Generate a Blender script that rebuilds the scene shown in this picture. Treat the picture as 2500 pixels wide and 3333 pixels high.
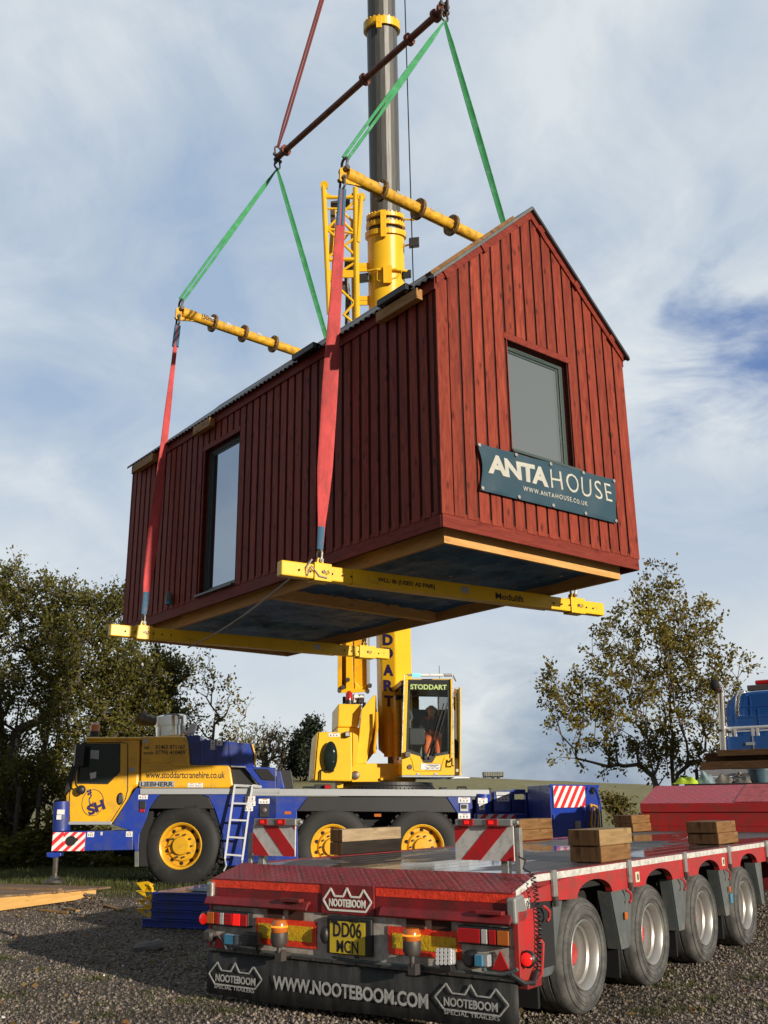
import bpy, math, random
import numpy as np
from mathutils import Vector, Matrix
random.seed(7); RNG=np.random.default_rng(7)
S=bpy.context.scene; COL=S.collection
for o in list(bpy.data.objects): bpy.data.objects.remove(o)
# ---------------------------------------------------------------- camera
F,PIT,ROL,HC=3206.,.2846,-.0097,1.508
fw=Vector((0,math.cos(PIT),math.sin(PIT))); up0=Vector((0,-math.sin(PIT),math.cos(PIT))); rt0=Vector((1,0,0))
RT=rt0*math.cos(ROL)+up0*math.sin(ROL); UP=up0*math.cos(ROL)-rt0*math.sin(ROL)
CAM=Vector((0,0,HC))
cd=bpy.data.cameras.new('camera'); cam=bpy.data.objects.new('camera',cd); COL.objects.link(cam)
cam.matrix_world=Matrix(((RT.x,UP.x,-fw.x,0),(RT.y,UP.y,-fw.y,0),(RT.z,UP.z,-fw.z,HC),(0,0,0,1)))
cd.sensor_fit='VERTICAL'; cd.sensor_height=33.33; cd.sensor_width=25; cd.lens=33.33*F/3333; cd.clip_end=3000; cd.clip_start=.1
S.camera=cam
# ---------------------------------------------------------------- light
EXPO=0.0
S.view_settings.view_transform='Standard'; S.view_settings.look='None'; S.view_settings.exposure=EXPO
SUN_EL=math.radians(11.9); SX,SY=.655,-.756
sd=bpy.data.lights.new('sun','SUN'); sd.energy=5.0; sd.angle=math.radians(.6); sd.color=(1,.9,.76)
sun=bpy.data.objects.new('sun',sd); COL.objects.link(sun)
sv=Vector((SX*math.cos(SUN_EL),SY*math.cos(SUN_EL),math.sin(SUN_EL)))
sun.rotation_euler=sv.to_track_quat('Z','Y').to_euler(); sun.location=sv*50
def build_world():
    w=bpy.data.worlds.new('World'); S.world=w; w.use_nodes=True; nt=w.node_tree; nt.nodes.clear(); N=nt.nodes.new; L=nt.links.new
    out=N('ShaderNodeOutputWorld'); sky=N('ShaderNodeTexSky'); sky.sky_type='NISHITA'; sky.sun_disc=False
    sky.sun_elevation=SUN_EL; sky.sun_rotation=math.atan2(SX,SY); sky.dust_density=.4; sky.ozone_density=2.5
    b1=N('ShaderNodeBackground'); b1.inputs[1].default_value=.12; L(sky.outputs[0],b1.inputs[0])
    tc=N('ShaderNodeTexCoord')
    # project the view direction on a cloud layer: xy/(z+k)
    sep=N('ShaderNodeSeparateXYZ'); L(tc.outputs['Generated'],sep.inputs[0])
    def math_(op,a,b=None,c=None,cl=False):
        m=N('ShaderNodeMath'); m.operation=op; m.use_clamp=cl
        for i,x in enumerate((a,b,c)):
            if x is None: continue
            if isinstance(x,(int,float)): m.inputs[i].default_value=x
            else: L(x,m.inputs[i])
        return m.outputs[0]
    zk=math_('ADD',math_('MAXIMUM',sep.outputs[2],0.0),.42)
    cx=math_('DIVIDE',sep.outputs[0],zk); cy=math_('DIVIDE',sep.outputs[1],zk)
    comb=N('ShaderNodeCombineXYZ'); L(cx,comb.inputs[0]); L(cy,comb.inputs[1])
    def noise(scale,detail,rough,dist=0,off=(0,0,0),sc=(1,1,1)):
        mp=N('ShaderNodeMapping'); mp.inputs['Location'].default_value=off; mp.inputs['Scale'].default_value=sc; L(comb.outputs[0],mp.inputs[0])
        n=N('ShaderNodeTexNoise'); n.inputs['Scale'].default_value=scale; n.inputs['Detail'].default_value=detail; n.inputs['Roughness'].default_value=rough; n.inputs['Distortion'].default_value=dist
        L(mp.outputs[0],n.inputs['Vector']); return n.outputs[0]
    n1=noise(1.7,6,.50,.35,(3.4,.9,0),(1,.8,1)); n2=noise(6.0,8,.60,.5,(1,5,0),(.8,.8,1))
    dens=math_('ADD',math_('MULTIPLY',n1,.62),math_('MULTIPLY',n2,.38))
    # cloud colour
    ramp=N('ShaderNodeValToRGB'); L(dens,ramp.inputs[0]); r=ramp.color_ramp
    r.elements[0].position=.38; r.elements[0].color=(.39,.51,.68,1); r.elements[1].position=.60; r.elements[1].color=(.80,.85,.88,1)
    e=r.elements.new(.49); e.color=(.56,.645,.745,1)
    # lighter and greyer low down, darker rain cloud to the right near the horizon
    lowf=math_('SUBTRACT',1.0,math_('MULTIPLY',sep.outputs[2],2.6),cl=True)
    mixl=N('ShaderNodeMix'); mixl.data_type='RGBA'; L(math_('MULTIPLY',lowf,.9),mixl.inputs[0]); L(ramp.outputs[0],mixl.inputs[6]); mixl.inputs[7].default_value=(.79,.815,.82,1)
    def blob(dx,dy,dz,k,amp=1.0,zs=1.0):
        d=Vector((dx,dy,dz)).normalized(); sm=N('ShaderNodeVectorMath'); sm.operation='MULTIPLY'; L(tc.outputs['Generated'],sm.inputs[0]); sm.inputs[1].default_value=(1,1,zs); v=N('ShaderNodeVectorMath'); v.operation='DISTANCE'; L(sm.outputs[0],v.inputs[0]); v.inputs[1].default_value=Vector((d.x,d.y,d.z*zs))
        wob=math_('MULTIPLY',math_('SUBTRACT',n2,.5),.5*amp); wob2=math_('MULTIPLY',math_('SUBTRACT',n1,.5),.35*amp)
        dd=math_('ADD',math_('ADD',v.outputs['Value'],math_('MULTIPLY',wob,1.0)),wob2)
        return math_('SUBTRACT',1.0,math_('DIVIDE',dd,k),cl=True)
    dark=blob(.20,1,-.005,.17,.35)
    mixd=N('ShaderNodeMix'); mixd.data_type='RGBA'; L(math_('MULTIPLY',dark,1.3,cl=True),mixd.inputs[0]); L(mixl.outputs[2],mixd.inputs[6]); mixd.inputs[7].default_value=(.26,.34,.47,1)
    b2=N('ShaderNodeBackground'); L(mixd.outputs[2],b2.inputs[0])
    # unseen sky behind the camera, dimmed to cut ambient light on shaded faces
    bk=N('ShaderNodeMapRange'); L(sep.outputs[1],bk.inputs[0]); bk.inputs[1].default_value=-.25; bk.inputs[2].default_value=.30; bk.inputs[3].default_value=.26; bk.inputs[4].default_value=1.0; L(bk.outputs[0],b2.inputs[1])
    gap=blob(.43,1,.455,.19,.95,2.1)
    gr=N('ShaderNodeMapRange'); gr.interpolation_type='SMOOTHSTEP'; L(gap,gr.inputs[0]); gr.inputs[1].default_value=-.05; gr.inputs[2].default_value=.9
    # blue seen through the gap: sky plus thin veil
    b3=N('ShaderNodeBackground'); b3.inputs[0].default_value=(.07,.19,.56,1); b3.inputs[1].default_value=1
    mb=N('ShaderNodeMixShader'); mb.inputs[0].default_value=.35; L(b3.outputs[0],mb.inputs[1]); L(b1.outputs[0],mb.inputs[2])
    ms=N('ShaderNodeMixShader'); L(math_('MULTIPLY',gr.outputs[0],.9),ms.inputs[0]); L(b2.outputs[0],ms.inputs[1]); L(mb.outputs[0],ms.inputs[2])
    ms2=N('ShaderNodeMixShader'); ms2.inputs[0].default_value=.10; L(ms.outputs[0],ms2.inputs[1]); L(b1.outputs[0],ms2.inputs[2])
    L(ms2.outputs[0],out.inputs[0])
build_world()
# ---------------------------------------------------------------- helpers
def ray(px,py): return fw+RT*((px-1250)/F)+UP*((1666.5-py)/F)
class Frame:
    """A local frame for one thing; loc() finds where a sight line meets one of its planes."""
    def __init__(s,O,X,Y,Z=None):
        s.O=Vector(O); s.X=Vector(X).normalized(); Y=Vector(Y); Y-=s.X*Y.dot(s.X); s.Y=Y.normalized(); s.Z=s.X.cross(s.Y)
        s.M=Matrix(((s.X.x,s.Y.x,s.Z.x,s.O.x),(s.X.y,s.Y.y,s.Z.y,s.O.y),(s.X.z,s.Y.z,s.Z.z,s.O.z),(0,0,0,1)))
        s.I=s.M.inverted()
    def loc(s,px,py,k,val):
        n=(s.X,s.Y,s.Z)[k]; r=ray(px,py); t=((s.O+n*val-CAM).dot(n))/r.dot(n); return s.I@(CAM+r*t)
    def w(s,p): return s.M@Vector(p)
    def l(s,p): return s.I@Vector(p)
def proj(P):
    d=Vector(P)-CAM; z=d.dot(fw); return (1250+F*d.dot(RT)/z,1666.5-F*d.dot(UP)/z)
def seg(A,B,v,ax=0):
    """point of segment AB seen at image column (ax 0) or row (ax 1) v"""
    A=Vector(A);B=Vector(B); a,b=-.5,1.5; fa=proj(A.lerp(B,a))[ax]-v
    for _ in range(40):
        m=(a+b)/2; fm=proj(A.lerp(B,m))[ax]-v
        if (fm>0)==(fa>0): a=m
        else: b=m
    return A.lerp(B,(a+b)/2)
WORLD=Frame((0,0,0),(1,0,0),(0,1,0))
def new_mat(name): 
    m=bpy.data.materials.new(name); m.use_nodes=True; return m
def V3(c): return (c[0],c[1],c[2],1)
def mat(name,col,rough=.5,metal=0,dirt=None,scale=3,amt=.5,bump=0,bscale=40,stretch=(1,1,1),var=0,emit=None,spec=.5,coat=0,rvar=0):
    m=new_mat(name); nt=m.node_tree; N=nt.nodes.new; L=nt.links.new; p=nt.nodes['Principled BSDF']
    p.inputs['Base Color'].default_value=V3(col); p.inputs['Roughness'].default_value=rough; p.inputs['Metallic'].default_value=metal; p.inputs['Specular IOR Level'].default_value=spec; p.inputs['Coat Weight'].default_value=coat
    tc=N('ShaderNodeTexCoord'); mp=N('ShaderNodeMapping'); mp.inputs['Scale'].default_value=stretch; L(tc.outputs['Object'],mp.inputs[0])
    cur=None
    if var:
        n=N('ShaderNodeTexNoise'); n.inputs['Scale'].default_value=scale*.6; n.inputs['Detail'].default_value=4; L(mp.outputs[0],n.inputs['Vector'])
        h=N('ShaderNodeHueSaturation'); h.inputs['Color'].default_value=V3(col); mr=N('ShaderNodeMapRange'); mr.inputs[1].default_value=.3; mr.inputs[2].default_value=.7; mr.inputs[3].default_value=1-var; mr.inputs[4].default_value=1+var; L(n.outputs[0],mr.inputs[0]); L(mr.outputs[0],h.inputs['Value']); cur=h.outputs[0]
    if dirt:
        n=N('ShaderNodeTexNoise'); n.inputs['Scale'].default_value=scale; n.inputs['Detail'].default_value=9; n.inputs['Roughness'].default_value=.68; L(mp.outputs[0],n.inputs['Vector'])
        mr=N('ShaderNodeMapRange'); mr.inputs[1].default_value=.68-amt*.35; mr.inputs[2].default_value=.78; L(n.outputs[0],mr.inputs[0])
        mx=N('ShaderNodeMix'); mx.data_type='RGBA'; L(mr.outputs[0],mx.inputs[0]); mx.inputs[7].default_value=V3(dirt)
        if cur: L(cur,mx.inputs[6])
        else: mx.inputs[6].default_value=V3(col)
        cur=mx.outputs[2]
        rr=N('ShaderNodeMapRange'); L(mr.outputs[0],rr.inputs[0]); rr.inputs[3].default_value=rough; rr.inputs[4].default_value=min(1,rough+.35); L(rr.outputs[0],p.inputs['Roughness'])
    if cur: L(cur,p.inputs['Base Color'])
    if bump:
        n=N('ShaderNodeTexNoise'); n.inputs['Scale'].default_value=bscale; n.inputs['Detail'].default_value=5; L(mp.outputs[0],n.inputs['Vector'])
        b=N('ShaderNodeBump'); b.inputs['Strength'].default_value=bump; b.inputs['Distance'].default_value=.02; L(n.outputs[0],b.inputs['Height']); L(b.outputs[0],p.inputs['Normal'])
    if emit: p.inputs['Emission Color'].default_value=V3(emit[0]); p.inputs['Emission Strength'].default_value=emit[1]
    return m
def wood(name,c1,c2,grain='z',knot=(.02,.008,.004),gs=1.0,rough=.6,island=.25,knots=1.0):
    """sawn timber: grain bands along one object axis, knots, every board its own shade"""
    m=new_mat(name); nt=m.node_tree; N=nt.nodes.new; L=nt.links.new; p=nt.nodes['Principled BSDF']; p.inputs['Roughness'].default_value=rough; p.inputs['Specular IOR Level'].default_value=.16
    tc=N('ShaderNodeTexCoord'); geo=N('ShaderNodeNewGeometry'); mp=N('ShaderNodeMapping'); L(tc.outputs['Object'],mp.inputs[0])
    mp.inputs['Scale'].default_value={'z':(1,1,.12),'x':(.12,1,1),'y':(1,.12,1)}[grain]
    isl=N('ShaderNodeMath'); isl.operation='MULTIPLY'; L(geo.outputs['Random Per Island'],isl.inputs[0]); isl.inputs[1].default_value=17.0
    off=N('ShaderNodeVectorMath'); off.operation='ADD'; L(mp.outputs[0],off.inputs[0]); L(isl.outputs[0],off.inputs[1])
    n=N('ShaderNodeTexNoise'); n.inputs['Scale'].default_value=26*gs; n.inputs['Detail'].default_value=7; n.inputs['Roughness'].default_value=.65; n.inputs['Distortion'].default_value=.9; L(off.outputs[0],n.inputs['Vector'])
    r=N('ShaderNodeValToRGB'); r.color_ramp.elements[0].position=.32; r.color_ramp.elements[0].color=V3(c2); r.color_ramp.elements[1].position=.66; r.color_ramp.elements[1].color=V3(c1); L(n.outputs[0],r.inputs[0])
    # knots
    mk=N('ShaderNodeMapping'); mk.inputs['Scale'].default_value={'z':(1,1,.45),'x':(.45,1,1),'y':(1,.45,1)}[grain]; L(tc.outputs['Object'],mk.inputs[0])
    off2=N('ShaderNodeVectorMath'); off2.operation='ADD'; L(mk.outputs[0],off2.inputs[0]); L(isl.outputs[0],off2.inputs[1])
    v=N('ShaderNodeTexVoronoi'); v.inputs['Scale'].default_value=7.5; L(off2.outputs[0],v.inputs['Vector'])
    kr=N('ShaderNodeMapRange'); kr.inputs[1].default_value=.07; kr.inputs[2].default_value=.22; kr.inputs[3].default_value=.75*knots; kr.inputs[4].default_value=0; L(v.outputs['Distance'],kr.inputs[0])
    mx=N('ShaderNodeMix'); mx.data_type='RGBA'; L(kr.outputs[0],mx.inputs[0]); L(r.outputs[0],mx.inputs[6]); mx.inputs[7].default_value=V3(knot)
    h=N('ShaderNodeHueSaturation'); L(mx.outputs[2],h.inputs['Color']); mr=N('ShaderNodeMapRange'); mr.inputs[3].default_value=1-island; mr.inputs[4].default_value=1+island; L(geo.outputs['Random Per Island'],mr.inputs[0]); L(mr.outputs[0],h.inputs['Value'])
    L(h.outputs[0],p.inputs['Base Color'])
    b=N('ShaderNodeBump'); b.inputs['Strength'].default_value=.35; b.inputs['Distance'].default_value=.004; L(n.outputs[0],b.inputs['Height']); L(b.outputs[0],p.inputs['Normal'])
    return m
class M:
    def __init__(s): s.v=[];s.f=[];s.mi=[];s.cur=0
    def add(s,vs,fs,mi=None):
        k=len(s.v); s.v+=[tuple(v) for v in vs]; s.f+=[tuple(i+k for i in f) for f in fs]; s.mi+=[s.cur if mi is None else mi]*len(fs); return s
    def box(s,a,b,mi=None):
        (x0,y0,z0),(x1,y1,z1)=[min(p,q) for p,q in zip(a,b)],[max(p,q) for p,q in zip(a,b)]
        return s.add([(x0,y0,z0),(x1,y0,z0),(x1,y1,z0),(x0,y1,z0),(x0,y0,z1),(x1,y0,z1),(x1,y1,z1),(x0,y1,z1)],[(3,2,1,0),(4,5,6,7),(0,1,5,4),(1,2,6,5),(2,3,7,6),(3,0,4,7)],mi)
    def obox(s,c,ax,ay,az,mi=None):
        """box by centre and three half-axis vectors"""
        c=Vector(c);ax=Vector(ax);ay=Vector(ay);az=Vector(az); vs=[c+ax*i+ay*j+az*k for k in(-1,1) for i,j in((-1,-1),(1,-1),(1,1),(-1,1))]
        return s.add(vs,[(3,2,1,0),(4,5,6,7),(0,1,5,4),(1,2,6,5),(2,3,7,6),(3,0,4,7)],mi)
    def bar(s,p,q,w,h,up=(0,0,1),mi=None):
        p=Vector(p);q=Vector(q);d=q-p; side=d.cross(Vector(up)).normalized(); u=side.cross(d).normalized()
        return s.obox((p+q)/2,d/2,side*w/2,u*h/2,mi)
    def prism(s,pts,vec,mi=None):
        n=len(pts); vec=Vector(vec); P=[Vector(p) for p in pts]; nn=sum(((P[i]-P[0]).cross(P[i+1]-P[0]) for i in range(1,n-1)),Vector())
        if nn.dot(vec)>0: P=P[::-1]
        return s.add(P+[p+vec for p in P],[tuple(range(n)),tuple(range(2*n-1,n-1,-1))]+[(i,i+n,(i+1)%n+n,(i+1)%n) for i in range(n)],mi)
    def cyl(s,p,q,r,r1=None,n=16,caps=True,mi=None):
        return s.lathe(p,Vector(q)-Vector(p),[(0,0)]*caps+[(r,0),(r if r1 is None else r1,1)]+[(0,1)]*caps,n,mi,unit=True)
    def lathe(s,o,axis,prof,n=24,mi=None,unit=False,ang=None):
        o=Vector(o);ax=Vector(axis); Lg=ax.length; a=ax.normalized(); x=a.orthogonal().normalized(); y=a.cross(x); vs=[];fs=[]
        for r,h in prof:
            for i in range(n):
                t=2*math.pi*i/n; vs.append(o+a*(h*(Lg if unit else 1))+x*(r*math.cos(t))+y*(r*math.sin(t)))
        for j in range(len(prof)-1):
            for i in range(n):
                k=(i+1)%n; fs.append((j*n+i,j*n+k,(j+1)*n+k,(j+1)*n+i))
        return s.add(vs,fs,mi)
    def tube(s,pts,r,n=8,mi=None,flat=1.0,upv=None):
        P=[Vector(p) for p in pts]; rs=r if isinstance(r,(list,tuple)) else [r]*len(P); vs=[];fs=[]; px=None
        for i,p in enumerate(P):
            d=(P[min(i+1,len(P)-1)]-P[max(i-1,0)]).normalized()
            x=(d.orthogonal() if px is None else (px-d*px.dot(d))).normalized() if upv is None else d.cross(Vector(upv)).normalized(); px=x; y=d.cross(x)
            for k in range(n): t=2*math.pi*k/n; vs.append(p+x*(rs[i]*math.cos(t))+y*(rs[i]*flat*math.sin(t)))
        for i in range(len(P)-1):
            for k in range(n): m=(k+1)%n; fs.append((i*n+k,i*n+m,(i+1)*n+m,(i+1)*n+k))
        fs.append(tuple(range(n))[::-1]); fs.append(tuple((len(P)-1)*n+k for k in range(n)))
        return s.add(vs,fs,mi)
    def ball(s,c,r,n=10,mi=None,sc=(1,1,1)):
        c=Vector(c); vs=[];fs=[]; m=n//2+1
        for j in range(m+1):
            a=math.pi*j/m
            for i in range(n): t=2*math.pi*i/n; vs.append(c+Vector((r*sc[0]*math.sin(a)*math.cos(t),r*sc[1]*math.sin(a)*math.sin(t),r*sc[2]*math.cos(a))))
        for j in range(m):
            for i in range(n): k=(i+1)%n; fs.append((j*n+i,(j+1)*n+i,(j+1)*n+k,j*n+k))
        return s.add(vs,fs,mi)
    def build(s,name,m,parent=None,smooth=False,bevel=0,label=None):
        me=bpy.data.meshes.new(name); me.from_pydata(s.v,[],s.f)
        for x in (m if isinstance(m,(list,tuple)) else [m]): me.materials.append(x)
        if max(s.mi,default=0)>0: me.polygons.foreach_set('material_index',s.mi)
        me.validate(); me.update()
        if smooth:
            me.polygons.foreach_set('use_smooth',[True]*len(me.polygons))
            try: me.set_sharp_from_angle(angle=math.radians(38))
            except Exception: pass
        o=bpy.data.objects.new(name,me); COL.objects.link(o)
        if parent: o.parent=parent
        if bevel:
            b=o.modifiers.new('bevel','BEVEL'); b.width=bevel; b.segments=2; b.limit_method='ANGLE'; b.angle_limit=.7
        if label: o['label']=label
        return o
def thing(name,label,cat,fr=WORLD,loc=None,group=None):
    o=bpy.data.objects.new(name,None); COL.objects.link(o); o.empty_display_size=.3
    o.matrix_world=fr.M.copy() if loc is None else fr.M@Matrix.Translation(loc)
    o['label']=label;o['category']=cat
    if group:o['group']=group
    return o
def tag(o,label,cat,group=None,fr=None):
    o['label']=label;o['category']=cat
    if group:o['group']=group
    if fr: o.matrix_world=fr.M.copy()
    return o
def struct(o,kind='structure'): o['kind']=kind; return o
def copy_tree(o,parent=None):
    c=o.copy(); COL.objects.link(c)
    if parent: c.parent=parent; c.matrix_parent_inverse=o.matrix_parent_inverse.copy()
    for ch in list(o.children): copy_tree(ch,c)
    return c
def txt(s,name,body,O,X,Y,m,parent,w=None,h=None,bold=0,thick=.003,spacing=1.0,shear=0,label=None,center=False):
    """lettering as a thin mesh fitted to a w x h box at O along X, up Y"""
    cu=bpy.data.curves.new('t','FONT'); cu.body=body; cu.size=1; cu.offset=bold; cu.space_character=spacing; cu.shear=shear; cu.resolution_u=3; cu.extrude=.5
    ob=bpy.data.objects.new('t',cu); COL.objects.link(ob); dg=bpy.context.evaluated_depsgraph_get(); me=bpy.data.meshes.new_from_object(ob.evaluated_get(dg))
    bpy.data.objects.remove(ob); co=np.empty(len(me.vertices)*3); me.vertices.foreach_get('co',co); co=co.reshape(-1,3)
    a,b=co.min(0),co.max(0); sy=(h/(b[1]-a[1])) if h else None; sx=(w/(b[0]-a[0])) if w else None; sy=sy or sx; sx=sx or sy
    X=Vector(X).normalized();Y=Vector(Y); Y=(Y-X*Y.dot(X)).normalized(); Z=X.cross(Y); O=Vector(O)
    u=(co[:,0]-a[0])*sx; v=(co[:,1]-a[1])*sy; z=(co[:,2])*thick
    if center: u-=(b[0]-a[0])*sx/2
    P=np.array(O)[None]+u[:,None]*np.array(X)+v[:,None]*np.array(Y)+z[:,None]*np.array(Z)
    me.vertices.foreach_set('co',P.ravel()); me.materials.clear(); me.materials.append(m); me.update(); me.name=name
    o=bpy.data.objects.new(name,me); COL.objects.link(o); o.parent=parent
    if label:o['label']=label
    return o
def clip(poly,a,b,c):
    out=[]
    for i in range(len(poly)):
        p,q=poly[i],poly[(i+1)%len(poly)]; fp=a*p[0]+b*p[1]+c; fq=a*q[0]+b*q[1]+c
        if fp>=0: out.append(p)
        if (fp>=0)!=(fq>=0): t=fp/(fp-fq); out.append((p[0]+(q[0]-p[0])*t,p[1]+(q[1]-p[1])*t))
    return out
def hazard(mb,O,X,Y,w,h,pitch,slope=1,phase=0,mi0=0,mi1=1,out=None,th=.003):
    """white plate with diagonal red stripes; X,Y unit axes, out the outward normal"""
    O=Vector(O);X=Vector(X).normalized();Y=Vector(Y).normalized();Nn=Vector(out) if out else X.cross(Y)
    mb.prism([O,O+X*w,O+X*w+Y*h,O+Y*h],-Nn*.012,mi0)
    k=-12
    while k<14:
        s0=(2*k)*pitch+phase; s1=(2*k+1)*pitch+phase
        poly=[(0,0),(w,0),(w,h),(0,h)]; poly=clip(poly,1,-slope,-s0)
        if poly: poly=clip(poly,-1,slope,s1)
        if len(poly)>2: mb.prism([O+X*p[0]+Y*p[1]+Nn*th for p in poly],-Nn*(th-.0005),mi1)
        k+=1
# ---------------------------------------------------------------- materials
mRed=wood('red_stained_larch',(.30,.054,.028),(.145,.021,.012),'z',(.040,.008,.006),island=.17)
mBack=mat('dark_board_backing',(.04,.010,.008),.9)  # dark backing that also paints in the shade of the board gaps
mRedY=wood('red_stained_board_level',(.24,.042,.025),(.14,.019,.013),'y',(.10,.012,.009),island=.08)
mRedX=wood('red_stained_board_cross',(.24,.042,.025),(.14,.019,.013),'x',(.10,.012,.009),island=.08)
mRaw=wood('fresh_pine_along',(.66,.37,.13),(.50,.24,.07),'y',(.25,.09,.025),.6,island=.1,knots=.5)
mRawX=wood('fresh_pine_cross',(.70,.41,.15),(.56,.29,.09),'x',(.25,.09,.025),.6,island=.1,knots=.6)
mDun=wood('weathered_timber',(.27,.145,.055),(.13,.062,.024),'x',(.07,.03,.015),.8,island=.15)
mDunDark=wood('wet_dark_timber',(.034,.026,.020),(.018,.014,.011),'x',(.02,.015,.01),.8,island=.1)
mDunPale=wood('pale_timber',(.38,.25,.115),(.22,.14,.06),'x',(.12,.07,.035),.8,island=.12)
mPlank=wood('decking_planks',(.30,.20,.12),(.17,.11,.065),'y',(.08,.05,.03),.8,island=.25)
mYel=mat('crane_yellow',(.80,.42,.012),.32,dirt=(.42,.24,.04),scale=3.2,amt=.5,var=.05,coat=.3)
mYelW=mat('worn_yellow',(.80,.43,.02),.5,dirt=(.22,.08,.02),scale=11,amt=.75,bump=.1,var=.1)
mBeam=mat('beam_yellow',(.84,.50,.008),.38,dirt=(.45,.25,.02),scale=5,amt=.25,var=.05)
mYelB=mat('bright_yellow',(.86,.50,.015),.35,var=.04,dirt=(.5,.3,.04),scale=4,amt=.2)
mBlue=mat('crane_blue',(.012,.042,.32),.34,dirt=(.045,.05,.09),scale=3.5,amt=.6,var=.08,coat=.35)
mBlueT=mat('truck_blue',(.008,.07,.27),.16,dirt=(.03,.07,.16),scale=3,amt=.2,coat=.7)
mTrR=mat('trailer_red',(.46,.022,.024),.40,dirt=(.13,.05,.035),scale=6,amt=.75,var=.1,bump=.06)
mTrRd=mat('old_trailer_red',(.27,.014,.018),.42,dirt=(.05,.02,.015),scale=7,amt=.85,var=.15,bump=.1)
mWhite=mat('dirty_white_paint',(.58,.57,.52),.5,dirt=(.17,.075,.03),scale=9,amt=1.0,var=.08)
mTape=mat('white_reflective_tape',(.66,.65,.60),.35,dirt=(.20,.17,.13),scale=14,amt=.7,var=.1,bump=.2,bscale=60)
mLab=mat('white_label',(.74,.74,.72),.5)
mHz=mat('hazard_white',(.60,.60,.57),.42,dirt=(.30,.28,.25),scale=18,amt=.55,var=.08)
mHzR=mat('hazard_red',(.52,.016,.02),.4,dirt=(.18,.03,.03),scale=18,amt=.5,var=.1)
mHzW2=mat('clean_hazard_white',(.78,.76,.76),.4); mHzR2=mat('clean_hazard_red',(.70,.03,.035),.4)
mGry=mat('grey_mudguard',(.10,.115,.115),.48,dirt=(.20,.16,.12),scale=6,amt=.5,var=.15,bump=.08)
mStrip=mat('grey_edge_strip',(.40,.42,.44),.42,.3,dirt=(.22,.22,.22),scale=8,amt=.3)
mAlu=mat('aluminium',(.66,.67,.68),.38,.35,dirt=(.3,.3,.3),scale=12,amt=.3)
mChr=mat('chrome',(.82,.80,.76),.12,1.0,dirt=(.4,.34,.28),scale=3,amt=.25)
mStl=mat('dark_steel',(.13,.125,.12),.45,.7,dirt=(.12,.06,.035),scale=12,amt=.6)
mGalv=mat('galvanised',(.38,.38,.36),.45,.6,dirt=(.16,.12,.08),scale=12,amt=.55)
mBlk=mat('black_plastic',(.018,.018,.019),.45,var=.2)
mBlkM=mat('black_matt',(.012,.012,.013),.8)
mTyre=mat('dusty_tyre',(.058,.057,.055),.8,dirt=(.17,.165,.15),scale=6,amt=.8,var=.25,bump=.15)
mTyre2=mat('black_tyre',(.020,.020,.019),.7,dirt=(.055,.052,.045),scale=4,amt=.4,var=.2,bump=.1)
mRim=mat('silver_rim',(.40,.395,.37),.42,.6,dirt=(.24,.18,.12),scale=4,amt=.5,var=.08)
mRimY=mat('yellow_rim',(.76,.41,.02),.38,dirt=(.32,.20,.05),scale=7,amt=.45,var=.06)
mFlap=mat('black_rubber_flap',(.022,.022,.022),.6,dirt=(.075,.075,.072),scale=2.2,amt=.7,bump=.1,stretch=(1,6,1))
mTel=mat('boom_grey',(.085,.085,.082),.46,.25,dirt=(.19,.18,.15),scale=12,amt=.55,stretch=(8,8,.15),spec=.6)
mRoof=mat('roof_sheet',(.055,.06,.065),.4,.3,dirt=(.09,.09,.09),scale=5,amt=.3)
mFrm=mat('window_frame_grey',(.055,.078,.075),.38)
mMem=mat('blue_membrane',(.035,.155,.29),.55,dirt=(.006,.015,.025),scale=2.2,amt=.6,bump=.5,bscale=5,var=.2)
mBan=mat('banner_vinyl',(.017,.055,.080),.5,var=.08,bump=.25,bscale=9)
mTxtW=mat('cream_print',(.84,.82,.74),.6); mTxtB=mat('black_print',(.015,.013,.02),.5); mTxtN=mat('navy_print',(.03,.02,.10),.4)
mTxtG=mat('lime_print',(.42,.58,.18),.5); mTxtF=mat('worn_white_print',(.46,.46,.44),.6,dirt=(.10,.10,.10),scale=30,amt=.6)
mSlR=mat('red_webbing',(.60,.075,.075),.8,dirt=(.22,.06,.05),scale=7,amt=.7,var=.18,bump=.4,bscale=120,stretch=(1,1,.35))
mSlD=mat('dark_red_webbing',(.20,.035,.03),.8,var=.2,bump=.3,bscale=90)
mSlG=mat('green_webbing',(.035,.27,.095),.75,dirt=(.16,.40,.26),scale=9,amt=.5,var=.15,bump=.3,bscale=100)
mSlB=mat('blue_sleeve',(.045,.13,.22),.8,dirt=(.2,.2,.2),scale=12,amt=.5)
mBrn=mat('red_oxide_tube',(.20,.06,.035),.5,dirt=(.08,.035,.025),scale=7,amt=.6,var=.15)
mRope=mat('grey_rope',(.36,.31,.26),.9,var=.2,bump=.5,bscale=80)
mGlass=new_mat('cab_glass')
def _glass(m,tr,tint,rough=.02):
    nt=m.node_tree; nt.nodes.clear(); N=nt.nodes.new; L=nt.links.new; o=N('ShaderNodeOutputMaterial'); a=N('ShaderNodeBsdfTransparent'); a.inputs[0].default_value=V3(tint); g=N('ShaderNodeBsdfGlossy'); g.inputs['Roughness'].default_value=rough
    fr=N('ShaderNodeFresnel'); fr.inputs[0].default_value=1.5; mx=N('ShaderNodeMixShader'); mr=N('ShaderNodeMapRange'); L(fr.outputs[0],mr.inputs[0]); mr.inputs[3].default_value=tr; mr.inputs[4].default_value=1
    L(mr.outputs[0],mx.inputs[0]); L(a.outputs[0],mx.inputs[1]); L(g.outputs[0],mx.inputs[2]); L(mx.outputs[0],o.inputs[0])
_glass(mGlass,.0,(.93,.96,.95))
mDGlass=mat('dark_glass',(.012,.02,.017),.04,spec=.35)
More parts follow.
